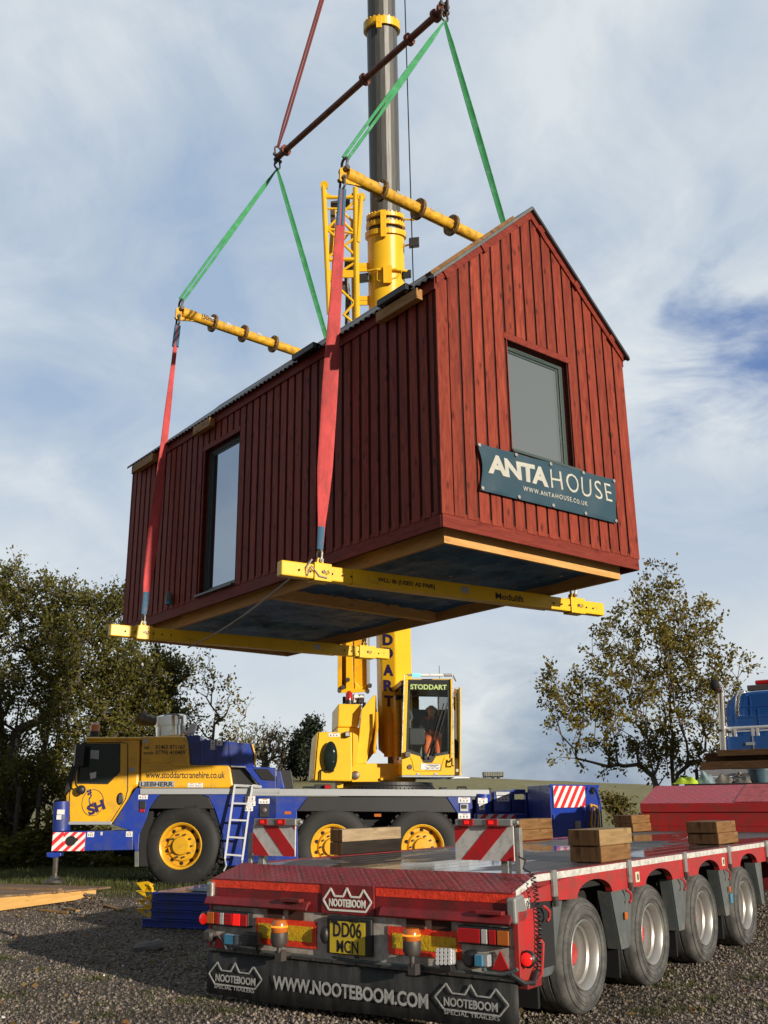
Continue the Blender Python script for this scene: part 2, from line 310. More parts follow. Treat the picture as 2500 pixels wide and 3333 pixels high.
mPaneG=mat('grey_window_pane',(.135,.155,.165),.06,spec=.6)
mPaneS=mat('mirror_window_pane',(.30,.36,.43),.02,metal=.92)
mAmb=mat('amber_lens',(.50,.13,.02),.2,spec=.8); mAmbL=mat('amber_lens_lit',(.8,.25,.03),.2,emit=((1,.28,.02),1.0))
mLR=mat('red_lens',(.42,.012,.014),.18,spec=.8); mLRL=mat('red_lens_lit',(.7,.02,.02),.2,emit=((1,.015,.008),.55)); mLW=mat('clear_lens',(.5,.48,.46),.15,spec=.8)
mRefR=mat('red_reflector',(.85,.055,.02),.3,var=.25,scale=40,bump=.4,bscale=70); mRefY=mat('yellow_reflector',(.68,.44,.02),.3,var=.25,scale=40,bump=.4,bscale=70)
mPlate=mat('number_plate_yellow',(.66,.48,.03),.45,dirt=(.35,.26,.06),scale=9,amt=.4)
mSock=mat('blue_socket_lid',(.05,.22,.36),.45,var=.15)
mHiv=mat('hivis_lime',(.45,.62,.03),.8,var=.3,scale=14)
mBark=mat('bark',(.075,.06,.047),.9,dirt=(.17,.16,.14),scale=4,amt=.55,bump=.5,bscale=14,var=.2,stretch=(1,1,.4))
mBarkL=mat('grey_bark',(.14,.12,.10),.9,dirt=(.24,.23,.19),scale=4,amt=.5,bump=.5,bscale=14,var=.2,stretch=(1,1,.4))
def leafmat(name,cols,tr=.3):
    m=new_mat(name); nt=m.node_tree; nt.nodes.clear(); N=nt.nodes.new; L=nt.links.new; o=N('ShaderNodeOutputMaterial'); g=N('ShaderNodeNewGeometry'); r=N('ShaderNodeValToRGB'); L(g.outputs['Random Per Island'],r.inputs[0])
    cr=r.color_ramp; n=len(cols)
    for i,c in enumerate(cols):
        p=i/(n-1); e=cr.elements[0] if i==0 else (cr.elements[1] if i==n-1 else cr.elements.new(p)); e.position=p; e.color=V3(c)
    tc=N('ShaderNodeTexCoord'); nn=N('ShaderNodeTexNoise'); nn.inputs['Scale'].default_value=.9; nn.inputs['Detail'].default_value=3; L(tc.outputs['Object'],nn.inputs['Vector']); mr=N('ShaderNodeMapRange'); mr.inputs[1].default_value=.3; mr.inputs[2].default_value=.7; mr.inputs[3].default_value=.6; mr.inputs[4].default_value=1.4; L(nn.outputs[0],mr.inputs[0]); h=N('ShaderNodeHueSaturation'); L(r.outputs[0],h.inputs['Color']); L(mr.outputs[0],h.inputs['Value'])
    d=N('ShaderNodeBsdfPrincipled'); d.inputs['Roughness'].default_value=.6; d.inputs['Specular IOR Level'].default_value=.25; L(h.outputs[0],d.inputs['Base Color']); t=N('ShaderNodeBsdfTranslucent'); L(h.outputs[0],t.inputs[0]); mx=N('ShaderNodeMixShader'); mx.inputs[0].default_value=tr; L(d.outputs[0],mx.inputs[1]); L(t.outputs[0],mx.inputs[2]); L(mx.outputs[0],o.inputs[0]); return m
mLeafO=leafmat('autumn_oak_leaves',[(.12,.105,.016),(.20,.155,.02),(.30,.18,.024),(.15,.13,.02),(.40,.18,.03),(.22,.165,.024)],.4)
mLeafH=leafmat('hedge_tree_leaves',[(.07,.08,.014),(.13,.125,.02),(.21,.15,.024),(.10,.105,.016),(.27,.15,.035),(.155,.13,.022)],.35)
mLeafD=leafmat('dark_conifer_needles',[(.012,.02,.012),(.02,.032,.018),(.03,.04,.02)],.1)
mLeafF=leafmat('far_tree_leaves',[(.05,.055,.03),(.11,.10,.055),(.14,.115,.065)],.25)
# ---------------------------------------------------------------- ground
def sstep(x): x=np.clip(x,0,1); return x*x*(3-2*x)
def gz(x,y):
    x=np.asarray(x,float); y=np.asarray(y,float)
    H=np.where(x>0,4.35-.052*np.minimum(x,60),4.35-.012*np.minimum(-x,120))
    h=sstep((y-24)/96)*H+.06*np.sin(x*.7+y*.3)*sstep((y-20)/10)
    h-=np.maximum(y-128,0)*.012
    h+=.05*sstep((y-16.5)/3)*sstep((-x)/3)
    return h
def ground():
    ys=np.concatenate([np.linspace(-60,0,10),np.linspace(1,30,80),np.geomspace(31,1600,70)]); k=np.linspace(-1,1,161); xs=np.sign(k)*(np.abs(k)**2.6)*1500
    X,Y=np.meshgrid(xs,ys); Z=gz(X,Y); nx,ny=len(xs),len(ys)
    me=bpy.data.meshes.new('ground'); V=np.stack([X,Y,Z],-1).reshape(-1,3)
    fs=[(j*nx+i,j*nx+i+1,(j+1)*nx+i+1,(j+1)*nx+i) for j in range(ny-1) for i in range(nx-1)]
    me.from_pydata(V.tolist(),[],fs); me.polygons.foreach_set('use_smooth',[True]*len(fs))
    m=new_mat('gravel_and_grass'); nt=m.node_tree; N=nt.nodes.new; L=nt.links.new; p=nt.nodes['Principled BSDF']; p.inputs['Roughness'].default_value=.85; p.inputs['Specular IOR Level'].default_value=.25
    tc=N('ShaderNodeTexCoord')
    def noi(s,d=5,r=.6,st=(1,1,1)):
        mp=N('ShaderNodeMapping'); mp.inputs['Scale'].default_value=st; L(tc.outputs['Object'],mp.inputs[0]); n=N('ShaderNodeTexNoise'); n.inputs['Scale'].default_value=s; n.inputs['Detail'].default_value=d; n.inputs['Roughness'].default_value=r; L(mp.outputs[0],n.inputs['Vector']); return n.outputs[0]
    def mth(op,a,b,cl=False):
        q=N('ShaderNodeMath'); q.operation=op; q.use_clamp=cl
        for i,x in enumerate((a,b)):
            if isinstance(x,(int,float)): q.inputs[i].default_value=x
            else: L(x,q.inputs[i])
        return q.outputs[0]
    def ramp(x,els):
        r=N('ShaderNodeValToRGB'); L(x,r.inputs[0]); cr=r.color_ramp
        for i,(a,c) in enumerate(els):
            e=cr.elements[i] if i<2 else cr.elements.new(a); e.position=a; e.color=V3(c)
        return r.outputs[0]
    def mix(f,a,b):
        q=N('ShaderNodeMix'); q.data_type='RGBA'; L(f,q.inputs[0]); L(a,q.inputs[6]); L(b,q.inputs[7]); return q.outputs[2]
    vo=N('ShaderNodeTexVoronoi'); vo.inputs['Scale'].default_value=34; L(tc.outputs['Object'],vo.inputs['Vector'])
    sc=N('ShaderNodeSeparateColor'); L(vo.outputs['Color'],sc.inputs[0])
    grav=ramp(sc.outputs[0],[(0,(.055,.043,.034)),(1,(.23,.19,.155)),(.35,(.10,.079,.062)),(.75,(.15,.12,.096))])
    soil=ramp(noi(2.2),[(.3,(.045,.037,.027)),(.7,(.125,.10,.07))])
    grav=mix(mth('MULTIPLY',mth('SUBTRACT',noi(1.1,4),.42,True),2.2,True),grav,soil)
    moss=ramp(noi(14,5),[(.3,(.045,.06,.012)),(.7,(.10,.115,.03))])
    pm=mth('MULTIPLY',mth('SUBTRACT',noi(.75,6,.7),.565,True),9,True)
    grav=mix(mth('MULTIPLY',pm,.7),grav,moss)
    grass=ramp(noi(9,7,.7),[(.28,(.028,.038,.010)),(.72,(.10,.105,.032)),(.5,(.055,.065,.017))])
    field=ramp(noi(.11,8,.75,(1,.35,1)),[(.3,(.19,.175,.065)),(.7,(.36,.31,.14)),(.5,(.25,.22,.09))])
    field2=ramp(noi(1.5,8,.8,(1,.5,1)),[(.3,(.13,.125,.05)),(.7,(.40,.34,.17))])
    q=N('ShaderNodeMix'); q.data_type='RGBA'; q.inputs[0].default_value=.45; L(field,q.inputs[6]); L(field2,q.inputs[7]); field=q.outputs[2]
    sp=N('ShaderNodeSeparateXYZ'); L(tc.outputs['Object'],sp.inputs[0])
    edge=mth('ADD',sp.outputs[1],mth('MULTIPLY',mth('SUBTRACT',noi(.6,6,.7),.5),5.0))
    g1=mth('MULTIPLY',mth('SUBTRACT',edge,mth('ADD',mth('MULTIPLY',mth('MAXIMUM',sp.outputs[0],-2.0),.35),18.6)),1.4,True)
    g2=mth('MULTIPLY',mth('SUBTRACT',edge,28),.12,True)
    c=mix(g1,grav,grass); c=mix(g2,c,field); L(c,p.inputs['Base Color'])
    b=N('ShaderNodeBump'); b.inputs['Distance'].default_value=.018; b.inputs['Strength'].default_value=.9
    hh=mth('ADD',mth('MULTIPLY',mth('SUBTRACT',1.0,vo.outputs['Distance']),.7),mth('MULTIPLY',noi(25,4),.5)); L(hh,b.inputs['Height']); L(b.outputs[0],p.inputs['Normal'])
    me.materials.append(m); o=bpy.data.objects.new('ground',me); COL.objects.link(o); struct(o)
ground()
def blobmesh(name,pos,size,mats,base_v,base_f,flat=.6,kind='stuff'):
    """many small solids in one mesh"""
    n=len(pos); base_v=np.array(base_v,float); nb=len(base_v); R=RNG.random((n,3))*2*np.pi
    cz,sz=np.cos(R[:,0]),np.sin(R[:,0]); cx,sx=np.cos(R[:,1]*.3),np.sin(R[:,1]*.3)
    V=base_v[None]*(size[:,None,None]*(.7+.6*RNG.random((n,1,3))))*np.array([1,1,flat])*(1+.35*(RNG.random((n,nb,1))-.5))
    y=V[:,:,1]*cx[:,None]-V[:,:,2]*sx[:,None]; z=V[:,:,1]*sx[:,None]+V[:,:,2]*cx[:,None]; x=V[:,:,0]*cz[:,None]-y*sz[:,None]; y=V[:,:,0]*sz[:,None]+y*cz[:,None]
    W=np.stack([x,y,z],-1)+pos[:,None]; nf=len(base_f); k=len(base_f[0]); Fc=(np.array(base_f)[None]+(np.arange(n)*nb)[:,None,None]).reshape(-1,k)
    o=fastmesh(name,W.reshape(-1,3),Fc,mats)
    if kind: struct(o,kind)
    return o
def fastmesh(name,V,Fc,m,parent=None):
    me=bpy.data.meshes.new(name); k=Fc.shape[1]; me.vertices.add(len(V)); me.vertices.foreach_set('co',np.asarray(V,np.float32).ravel())
    me.loops.add(Fc.size); me.loops.foreach_set('vertex_index',Fc.ravel().astype(np.int32)); me.polygons.add(len(Fc)); me.polygons.foreach_set('loop_start',np.arange(len(Fc),dtype=np.int32)*k)
    try: me.polygons.foreach_set('loop_total',np.full(len(Fc),k,dtype=np.int32))
    except Exception: pass
    me.materials.append(m); me.update(calc_edges=True); o=bpy.data.objects.new(name,me); COL.objects.link(o)
    if parent:o.parent=parent
    return o
OCT=([(1,0,0),(-1,0,0),(0,1,0),(0,-1,0),(0,0,1),(0,0,-1)],[(0,2,4),(2,1,4),(1,3,4),(3,0,4),(2,0,5),(1,2,5),(3,1,5),(0,3,5)])
def inview(n,y0,y1,mx=.42,power=1.0):
    y=y0+(y1-y0)*RNG.random(n)**power; x=(RNG.random(n)*2-1)*mx*y; return x,y
mStone=leafmat('gravel_stones',[(.062,.046,.036),(.125,.093,.071),(.18,.135,.103),(.105,.078,.06),(.22,.168,.13),(.16,.11,.076),(.14,.107,.08),(.30,.25,.205)],0)
x,y=inview(82000,6.6,17.5,.55,1.15); k=(RNG.random(len(x))<(1-sstep((y-14.5)/3.5)*.8)); x,y=x[k],y[k]; sz=.006+.017*RNG.random(len(x))**2.2
blobmesh('gravel_stones',np.stack([x,y,np.full(len(x),.003)],-1),sz,mStone,*OCT,flat=.65)
def blades(name,x,y,h,m,n=1,zf=None,lean=.5,w=.006):
    k=len(x); a=RNG.random(k)*2*np.pi; ln=lean*h*(RNG.random(k)*.9+.1); b=RNG.random(k)*2*np.pi; z=gz(x,y) if zf is None else zf
    P0=np.stack([x-np.cos(a)*w,y-np.sin(a)*w,z-.01],-1); P1=np.stack([x+np.cos(a)*w,y+np.sin(a)*w,z-.01],-1); P2=np.stack([x+np.cos(b)*ln,y+np.sin(b)*ln,z+h],-1)
    V=np.stack([P0,P1,P2],1).reshape(-1,3); return struct(fastmesh(name,V,np.arange(3*k).reshape(-1,3),m),'stuff')
mGrs=leafmat('grass_blades',[(.05,.065,.015),(.10,.12,.025),(.17,.16,.06),(.08,.10,.02),(.13,.13,.04)],.3)
# tufts in the gravel and the rough grass by the crane
cx,cy=inview(150,7.2,15.5,.42); cx2=np.array([2.15,2.9,3.9,2.3,-4.1,-3.4,-1.6,-2.6,-3.1,-2.1,-3.9,-1.2,-.7,1.9,2.5,3.2]); cy2=np.array([8.0,8.05,10.5,8.9,9.8,9.0,8.5,9.6,8.7,8.0,10.8,8.1,9.2,7.9,8.4,9.3]); cx=np.r_[cx,np.repeat(cx2,5)]; cy=np.r_[cy,np.repeat(cy2,5)]
r=np.abs(RNG.normal(0,.16,(len(cx),55))); a=RNG.random(r.shape)*6.283; x=(cx[:,None]+r*np.cos(a)*1.6).ravel(); y=(cy[:,None]+r*np.sin(a)).ravel()
blades('gravel_grass_tufts',x,y,.012+.035*RNG.random(len(x)),mGrs,w=.004)
x,y=inview(60000,17.2,26,.46,1.1); k=RNG.random(len(x))<sstep((y-17.0-.35*np.maximum(x,-2))/2.0)*1.0; x,y=x[k],y[k]
blades('rough_grass',x,y,.03+.08*RNG.random(len(x)),mGrs,w=.007)
mLit=leafmat('fallen_leaves',[(.20,.09,.03),(.30,.16,.05),(.13,.06,.025),(.26,.20,.08)],.2)
x,y=inview(700,7.5,20,.44); blobmesh('fallen_leaves',np.stack([x,y,np.full(len(x),.018)],-1),.022+.014*RNG.random(len(x)),mLit,[(1,0,0),(0,.6,.25),(-1,0,0),(0,-.6,.2)],[(0,1,2,3)],flat=1)
# a low bank of brambles and dead growth along the hedge on the left
def undergrowth():
    n=26000; x=-12+RNG.random(n)*11.0; y=23.5+RNG.random(n)*4+(x+12)*.15; h=np.abs(np.sin(x*1.3)+np.sin(x*3.1+1)+2.2)*.28*RNG.random(n)
    h*=np.clip((-x-1)/3,0,1)
    o=blobmesh('undergrowth',np.stack([x,y,gz(x,y)+h*1.15],-1),.035+.05*RNG.random(n),mLeafH,[(1,0,0),(0,.6,.25),(-1,0,0),(0,-.6,.2)],[(0,1,2,3)],flat=1); return o
undergrowth()
# ---------------------------------------------------------------- house frame
HR=.676; Hg=Vector((math.cos(HR),math.sin(HR),-.008)); Hl=Vector((-math.sin(HR),math.cos(HR),-.0118))
H=Frame((.6112,9.9021,4.2472),Hg,Hl)
HW,HL,HE,HA=3.3,7.88,2.92,1.516
def house():
    t=thing('cabin','red timber clad cabin with a pitched corrugated roof hanging from the crane slings','cabin',H)
    rk=HA/(HW/2)
    top=lambda x: HE+rk*min(x,HW-x)
    WX0,WX1,WZ0,WZ1=1.115,2.185,1.10,2.50
    SY0,SY1,SZ0,SZ1=4.30,5.30,.20,2.43
    # near gable
    def gable(y0,sgn,win):
        m=M(); D=.02
        yb=y0+sgn*D
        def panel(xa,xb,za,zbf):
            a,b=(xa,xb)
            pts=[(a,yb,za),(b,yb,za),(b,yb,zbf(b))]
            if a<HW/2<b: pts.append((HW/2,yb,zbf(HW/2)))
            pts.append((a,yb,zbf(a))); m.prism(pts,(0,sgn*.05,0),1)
        if win:
            panel(0,WX0,.15,top); panel(WX1,HW,.15,top); panel(WX0,WX1,.15,lambda x:WZ0); 
            pts=[(WX0,yb,WZ1),(WX1,yb,WZ1),(WX1,yb,top(WX1)),(HW/2,yb,top(HW/2)),(WX0,yb,top(WX0))]; m.prism(pts,(0,sgn*.05,0),1)
        else: panel(0,HW,.15,top)
        n=18; pitch=HW/n; bw=pitch-.036
        for i in range(n):
            xa=i*pitch+(0 if i else -.0); xb=xa+bw+(.0 if i<n-1 else .036)
            if i==0: xb=xa+bw+.02
            dz=random.uniform(-.006,.006); z0=.145+dz; jig=random.uniform(-.004,.004)
            segs=[(z0,None)]
            if win and xb>WX0 and xa<WX1:
                if xa<WX0: m.prism([(xa+jig,y0,z0),(WX0-.002,y0,z0),(WX0-.002,y0,top(WX0)-.03),(xa+jig,y0,top(xa)-.03)],(0,sgn*(D-.0005),0)); xa2=WX0
                    
                else: xa2=xa
                if xb>WX1: m.prism([(WX1+.002,y0,z0),(xb,y0,z0),(xb,y0,top(xb)-.03),(WX1+.002,y0,top(WX1)-.03)],(0,sgn*(D-.0005),0)); xb2=WX1
                else: xb2=xb
                m.prism([(xa2,y0,z0),(xb2,y0,z0),(xb2,y0,WZ0-.035),(xa2,y0,WZ0-.035)],(0,sgn*(D-.0005),0))
                pts=[(xa2,y0,WZ1+.085),(xb2,y0,WZ1+.085),(xb2,y0,top(xb2)-.03)]
                if xa2<HW/2<xb2: pts.append((HW/2,y0,top(HW/2)-.03))
                pts.append((xa2,y0,top(xa2)-.03)); m.prism(pts,(0,sgn*(D-.0005),0)); continue
            pts=[(xa+jig,y0,z0),(xb+jig,y0,z0),(xb+jig,y0,top(xb)-.03)]
            if xa<HW/2<xb: pts.append((HW/2,y0,top(HW/2)-.03))
            pts.append((xa+jig,y0,top(xa)-.03)); m.prism(pts,(0,sgn*(D-.0005),0))
        return m
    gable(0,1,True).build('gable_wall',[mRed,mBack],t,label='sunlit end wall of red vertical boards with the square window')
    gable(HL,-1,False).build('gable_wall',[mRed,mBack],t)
    # long walls
    def side(x0,sgn,win):
        m=M(); D=.018; xb=x0+sgn*D
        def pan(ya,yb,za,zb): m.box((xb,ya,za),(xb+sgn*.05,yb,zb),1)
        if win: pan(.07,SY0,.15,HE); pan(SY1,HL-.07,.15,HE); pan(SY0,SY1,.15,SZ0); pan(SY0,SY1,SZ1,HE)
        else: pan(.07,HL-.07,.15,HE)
        n=44; pitch=(HL)/n; bw=pitch-.052
        for i in range(n):
            ya=i*pitch+.003; yb=ya+bw
            if i==n-1: yb=HL-.003
            z0=.145+random.uniform(-.006,.006); d=D-.0005+random.uniform(-.001,.001)
            if win and yb>SY0 and ya<SY1:
                if ya<SY0: m.box((x0,ya,z0),(x0+sgn*d,SY0-.002,HE-.05)); ya=SY0
                if yb>SY1: m.box((x0,SY1+.002,z0),(x0+sgn*d,yb,HE-.05)); yb=SY1
                m.box((x0,ya,SZ1+.08),(x0+sgn*d,yb,HE-.05)); continue
            m.box((x0,ya,z0),(x0+sgn*d,yb,HE-.05))
        return m
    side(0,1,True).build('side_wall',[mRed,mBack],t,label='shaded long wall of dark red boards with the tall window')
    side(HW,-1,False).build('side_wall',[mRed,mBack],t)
    # skirt boards, eaves boards and verge boards
    m=M(); m.box((.012,.008,0),(HW-.012,.035,.19)); m.build('skirt_board',mRedX,t,bevel=.003)
    m=M(); m.box((.008,.036,0),(.035,HL-.01,.19)); m.build('skirt_board',mRedY,t,bevel=.003)
    m=M(); m.box((HW-.035,.036,0),(HW-.008,HL-.01,.19)); m.build('skirt_board',mRedY,t)
    m=M(); m.box((.036,HL-.035,0),(HW-.036,HL-.008,.19)); m.build('skirt_board',mRedX,t)
    for x0,x1 in ((-.022,-.001),(HW+.001,HW+.022)):
        m=M(); m.box((x0,0,HE-.14),(x1,HL,HE+.0)); m.build('eaves_board',mRedY,t)
    for sg in (0,1):
        for yy in (-.022,HL+.001):
            m=M(); X=(lambda x:x) if sg==0 else (lambda x:HW-x)
            pts=[(X(-.005),yy,HE-.075),(X(HW/2-.001),yy,HE+HA-.085),(X(HW/2-.001),yy,HE+HA+.03),(X(-.005),yy,HE+.035)]
            m.prism(pts,(0,.021,0)); vb=m.build('verge_board',mRedX,t)
            if yy<0:
                for u in ((.14,.52,.9) if sg else (.09,.47)):
                    b=M(); x=X(HW/2*u); z=HE+HA*u+.0; s_=-1 if sg else 1
                    d=Vector((s_*1,0,rk)).normalized(); nn=Vector((0,1,0)).cross(d)
                    b.obox(Vector((x,yy-.008,z-.035)),d*.05,Vector((0,.012,0)),nn*.055); b.build('cleat',mRedX,vb)
    # window trim reveal boards (red) and the windows
    m=M()
    m.box((WX0-.022,.021,WZ0-.03),(WX0,.20,WZ1+.02)); m.box((WX1,.021,WZ0-.03),(WX1+.022,.20,WZ1+.02)); m.box((WX0,.021,WZ1),(WX1,.20,WZ1+.022))
    m.box((WX0-.05,-.004,WZ1),(WX1+.04,.019,WZ1+.08)); m.build('window_reveal',mRedY,t)
    m=M(); m.box((.021,SY0-.022,SZ0),(.20,SY0,SZ1)); m.box((.021,SY1,SZ0),(.20,SY1+.022,SZ1)); m.box((.021,SY0,SZ1),(.20,SY1,SZ1+.022)); m.box((-.004,SY0-.05,SZ1),(.017,SY1+.05,SZ1+.075)); m.build('window_reveal',mRedX,t)
    def win(name,fx,ax,a0,a1,z0,z1,ym,pm,deep,split=False):
        # ax 0: in the gable (a along x); ax 1: in the side wall (a along y)
        P=lambda a,d,z:(a,d,z) if ax==0 else (d,a,z)
        w_=M().build(name,mFrm,t) if False else None
        f=M(); fw_=.062
        f.box(P(a0,deep,z0),P(a0+fw_,deep+.07,z1)); f.box(P(a1-fw_,deep,z0),P(a1,deep+.07,z1)); f.box(P(a0+fw_,deep,z1-fw_),P(a1-fw_,deep+.07,z1)); f.box(P(a0+fw_,deep,z0),P(a1-fw_,deep+.07,z0+fw_))
        q=.028
        for (b0,b1,c0,c1) in ((a0+fw_,a0+fw_+q,z0+fw_,z1-fw_),(a1-fw_-q,a1-fw_,z0+fw_,z1-fw_),(a0+fw_+q,a1-fw_-q,z1-fw_-q,z1-fw_),(a0+fw_+q,a1-fw_-q,z0+fw_,z0+fw_+q)): f.box(P(b0,deep+.018,c0),P(b1,deep+.05,c1))
        f.box(P(a0+.2,deep-.006,z1-.042),P(a1-.32,deep-.0005,z1-.018))
        fo=f.build('window',mFrm,t,bevel=.004)
        g=M(); g.box(P(a0+fw_+q-.004,deep+.03,z0+fw_+q-.004),P(a1-fw_-q+.004,deep+.042,z1-fw_-q+.004)); g.build('pane',pm,fo)
        s=M()
        if ax==0: s.box((a0-.03,-.045,z0-.034),(a1+.07,deep+.02,z0-.004))
        else: s.box((-.05,a0-.02,z0-.034),(deep+.02,a1+.04,z0-.004))
        s.build('sill',mFrm,fo,bevel=.003)
    win('window',0,0,WX0,WX1,WZ0,WZ1,0,mPaneG,.10); win('window',0,1,SY0,SY1,SZ0,SZ1,0,mPaneS,.085)
    # corrugated roof: waves across, ridges running down the slope
    for sg in (0,1):
        n=int((HL+.16)/.0175); x_e=-.085; V=[];Fc=[]; nrm=Vector((-rk,0,1)).normalized() if sg==0 else Vector((rk,0,1)).normalized()
        for i in range(n+1):
            y=-.05+i*(HL+.12)/n; w=.014*math.sin(y*2*math.pi/.105)
            for xx in (x_e,HW/2):
                X_=xx if sg==0 else HW-xx; z=HE+rk*xx+.052
                V.append(tuple(Vector((X_,y,z))+nrm*w)); V.append(tuple(Vector((X_,y,z))+nrm*(w-.003)))
        for i in range(n):
            a=4*i; b=a+4; Fc+=[(a,a+2,b+2,b),(a+1,b+1,b+3,a+3),(a,b,b+1,a+1),(a+2,a+3,b+3,b+2)]
        m=M(); m.add(V,Fc); r=m.build('roof',mRoof,t)
        m=M(); X=(lambda x:x) if sg==0 else (lambda x:HW-x)
        # dark edge trim over the verge
        m.prism([(X(-.085),-.065,HE-rk*.085+.028),(X(HW/2),-.065,HE+HA+.03),(X(HW/2),-.065,HE+HA+.075),(X(-.085),-.065,HE-rk*.085+.073)],(0,.045,0)); m.build('verge_trim',mRoof if sg else mGry,r)
    m=M(); m.prism([(HW/2-.12,-.05,HE+HA-.035),(HW/2,-.05,HE+HA+.085),(HW/2+.12,-.05,HE+HA-.035),(HW/2,-.05,HE+HA+.07)],(0,HL+.1,0)); m.build('ridge_cap',mRoof,t)
    # lifting pads along the eaves
    mp=mRaw
    for (a,b) in ((.20,.95),(4.98,5.50),(6.88,7.62)):
        m=M(); m.box((-.115,a,HE-.20),(-.024,b,HE-.07)); m.build('timber_packer',mPackY,t,bevel=.004)
    for (a,b) in ((.33,.86),(2.18,2.68)):
        m=M(); m.box((-.17,a,HE-.045),(-.118,b,HE+.025)); m.box((-.17,a,HE+.026),(.0,b,HE+.035)); m.build('edge_protector',mBlk,t,bevel=.004)
    # batten lying along the left verge
    m=M(); d=Vector((1,0,rk)).normalized(); nn=Vector((-rk,0,1)).normalized(); c=Vector((HW*.235,.18,HE+rk*HW*.235+.10)); m.obox(c,d*.98,Vector((0,.05,0)),nn*.02); m.build('roof_batten',mDun,t)
    # underside: floor frame joists, membrane, washers
    for a,b in (((.18,.18,-.111),(HW-.18,.225,.06)),((.18,HL-.225,-.111),(HW-.18,HL-.18,.06))): m=M(); m.box(a,b); m.build('floor_joist',mRawX,t,bevel=.003)
    for a,b in (((.18,.226,-.111),(.225,HL-.226,.06)),((HW-.225,.226,-.111),(HW-.18,HL-.226,.06))): m=M(); m.box(a,b); m.build('floor_joist',mRaw,t,bevel=.003)
    m=M(); m.box((.226,3.58,-.108),(HW-.226,3.70,.04)); m.build('floor_joist',mRawX,t)
    m=M(); nx,ny=30,70
    V=[(.226+(HW-.452)*i/nx,.226+(HL-.452)*j/ny,.035+.010*math.sin(i*1.9+j*.35)+.008*math.sin(j*.9+i*.3)) for j in range(ny+1) for i in range(nx+1)]
    m.add(V,[(j*(nx+1)+i,(j+1)*(nx+1)+i,(j+1)*(nx+1)+i+1,j*(nx+1)+i+1) for j in range(ny) for i in range(nx)]); pass
    for j in range(18):
        for i in range(5):
            x=.5+i*.57; y=.42+j*.42+(.1 if i%2 else 0)
            if .3<y<HL-.3 and abs(y-3.64)>.12: m.cyl((x,y,.024),(x,y,.010),.022,n=10,mi=1)
    mem=m.build('underfloor_membrane',[mMem,mGalv],t,smooth=True)
    m=M(); m.box((.03,.03,.0615),(HW-.03,HL-.03,.14)); m.build('floor_deck',mBlkM,t)
    # small lamp housing low on the long wall
    m=M(); m.lathe((-.055,6.13,.30),(0,0,-1),[(0,-.10),(.03,-.085),(.05,-.03),(.05,.05),(0,.05)],14); lo=m.build('wall_lamp',mGry,t,smooth=True)
    m=M(); m.cyl((-.055,6.13,.249),(-.055,6.13,.20),.047,n=14); m.build('lens',mSock,lo)
mPackY=wood('packer_timber_end',(.50,.27,.10),(.30,.15,.05),'y',(.1,.05,.02),.8,island=.2)
house()
def banner():
    P=[Vector((.506,-.03,1.035)),Vector((2.877,-.03,1.093)),Vector((2.854,-.03,.521)),Vector((.529,-.03,.489))]
    t=thing('banner','teal vinyl banner with cream lettering pinned below the gable window of the red cabin','banner',H)
    nx,ny=60,16; V=[]
    for j in range(ny+1):
        for i in range(nx+1):
            u,v=i/nx,j/ny; p=P[0].lerp(P[1],u).lerp(P[3].lerp(P[2],u),v)
            e=min(1,8*u*(1-u))*1.0; p.x+=.02*math.sin(v*3.1416)*(1 if u<.02 else 0)*1.0+ .035*math.sin(v*3.14159)*max(0,1-u*12)
            p.z-=.012*math.sin(u*math.pi*4)**2*(1-v)
            p.y-=(.010+.010*math.sin(u*19+v*5)*math.sin(v*3.14)+.012*math.sin(u*3.14*4)**2*(v<.99)); V.append(p)
    m=M(); m.add(V,[(j*(nx+1)+i,(j+1)*(nx+1)+i,(j+1)*(nx+1)+i+1,j*(nx+1)+i+1) for j in range(ny) for i in range(nx)]); m.build('banner_sheet',mBan,t,smooth=True)
    X=(P[1]-P[0]).normalized(); X=(1,0,.026); Y=(0,0,1); y=-.067
    a1=txt(None,'lettering','ANTA',(.66,y,.715),X,Y,mTxtW,t,w=.98,h=.225,bold=.045,spacing=.9,thick=0)
    a2=txt(None,'lettering','HOUSE',(1.685,y,.745),X,Y,mTxtW,t,w=1.09,h=.235,bold=-.005,spacing=1.15,thick=0)
    a3=txt(None,'lettering','WWW.ANTAHOUSE.CO.UK',(1.20,y,.612),X,Y,mTxtW,t,w=1.12,h=.056,bold=.012,spacing=1.3,thick=0)
    for o in (a1,a2,a3):   # the print follows the folds of the vinyl
        for q in o.data.vertices:
            u=(q.co.x-.506)/2.36; v=1-(q.co.z-(.489+.04*u))/.553; q.co.y=-.03-(.010+.010*math.sin(u*19+v*5)*math.sin(v*3.14)+.012*math.sin(u*3.14*4)**2)-.008
    m=M()
    for a,b,k in ((P[0],P[1],5),(P[3],P[2],5)):
        for i in range(k): p=a.lerp(b,.012+.976*i/(k-1)); dz=-.025 if a is P[0] else .025; m.lathe((p.x,-.052,p.z+dz),(0,-1,0),[(0,.006),(.012,.008),(.022,.006),(.022,-.01)],12)
    m.build('grommet',mGalv,t,smooth=True)
banner()
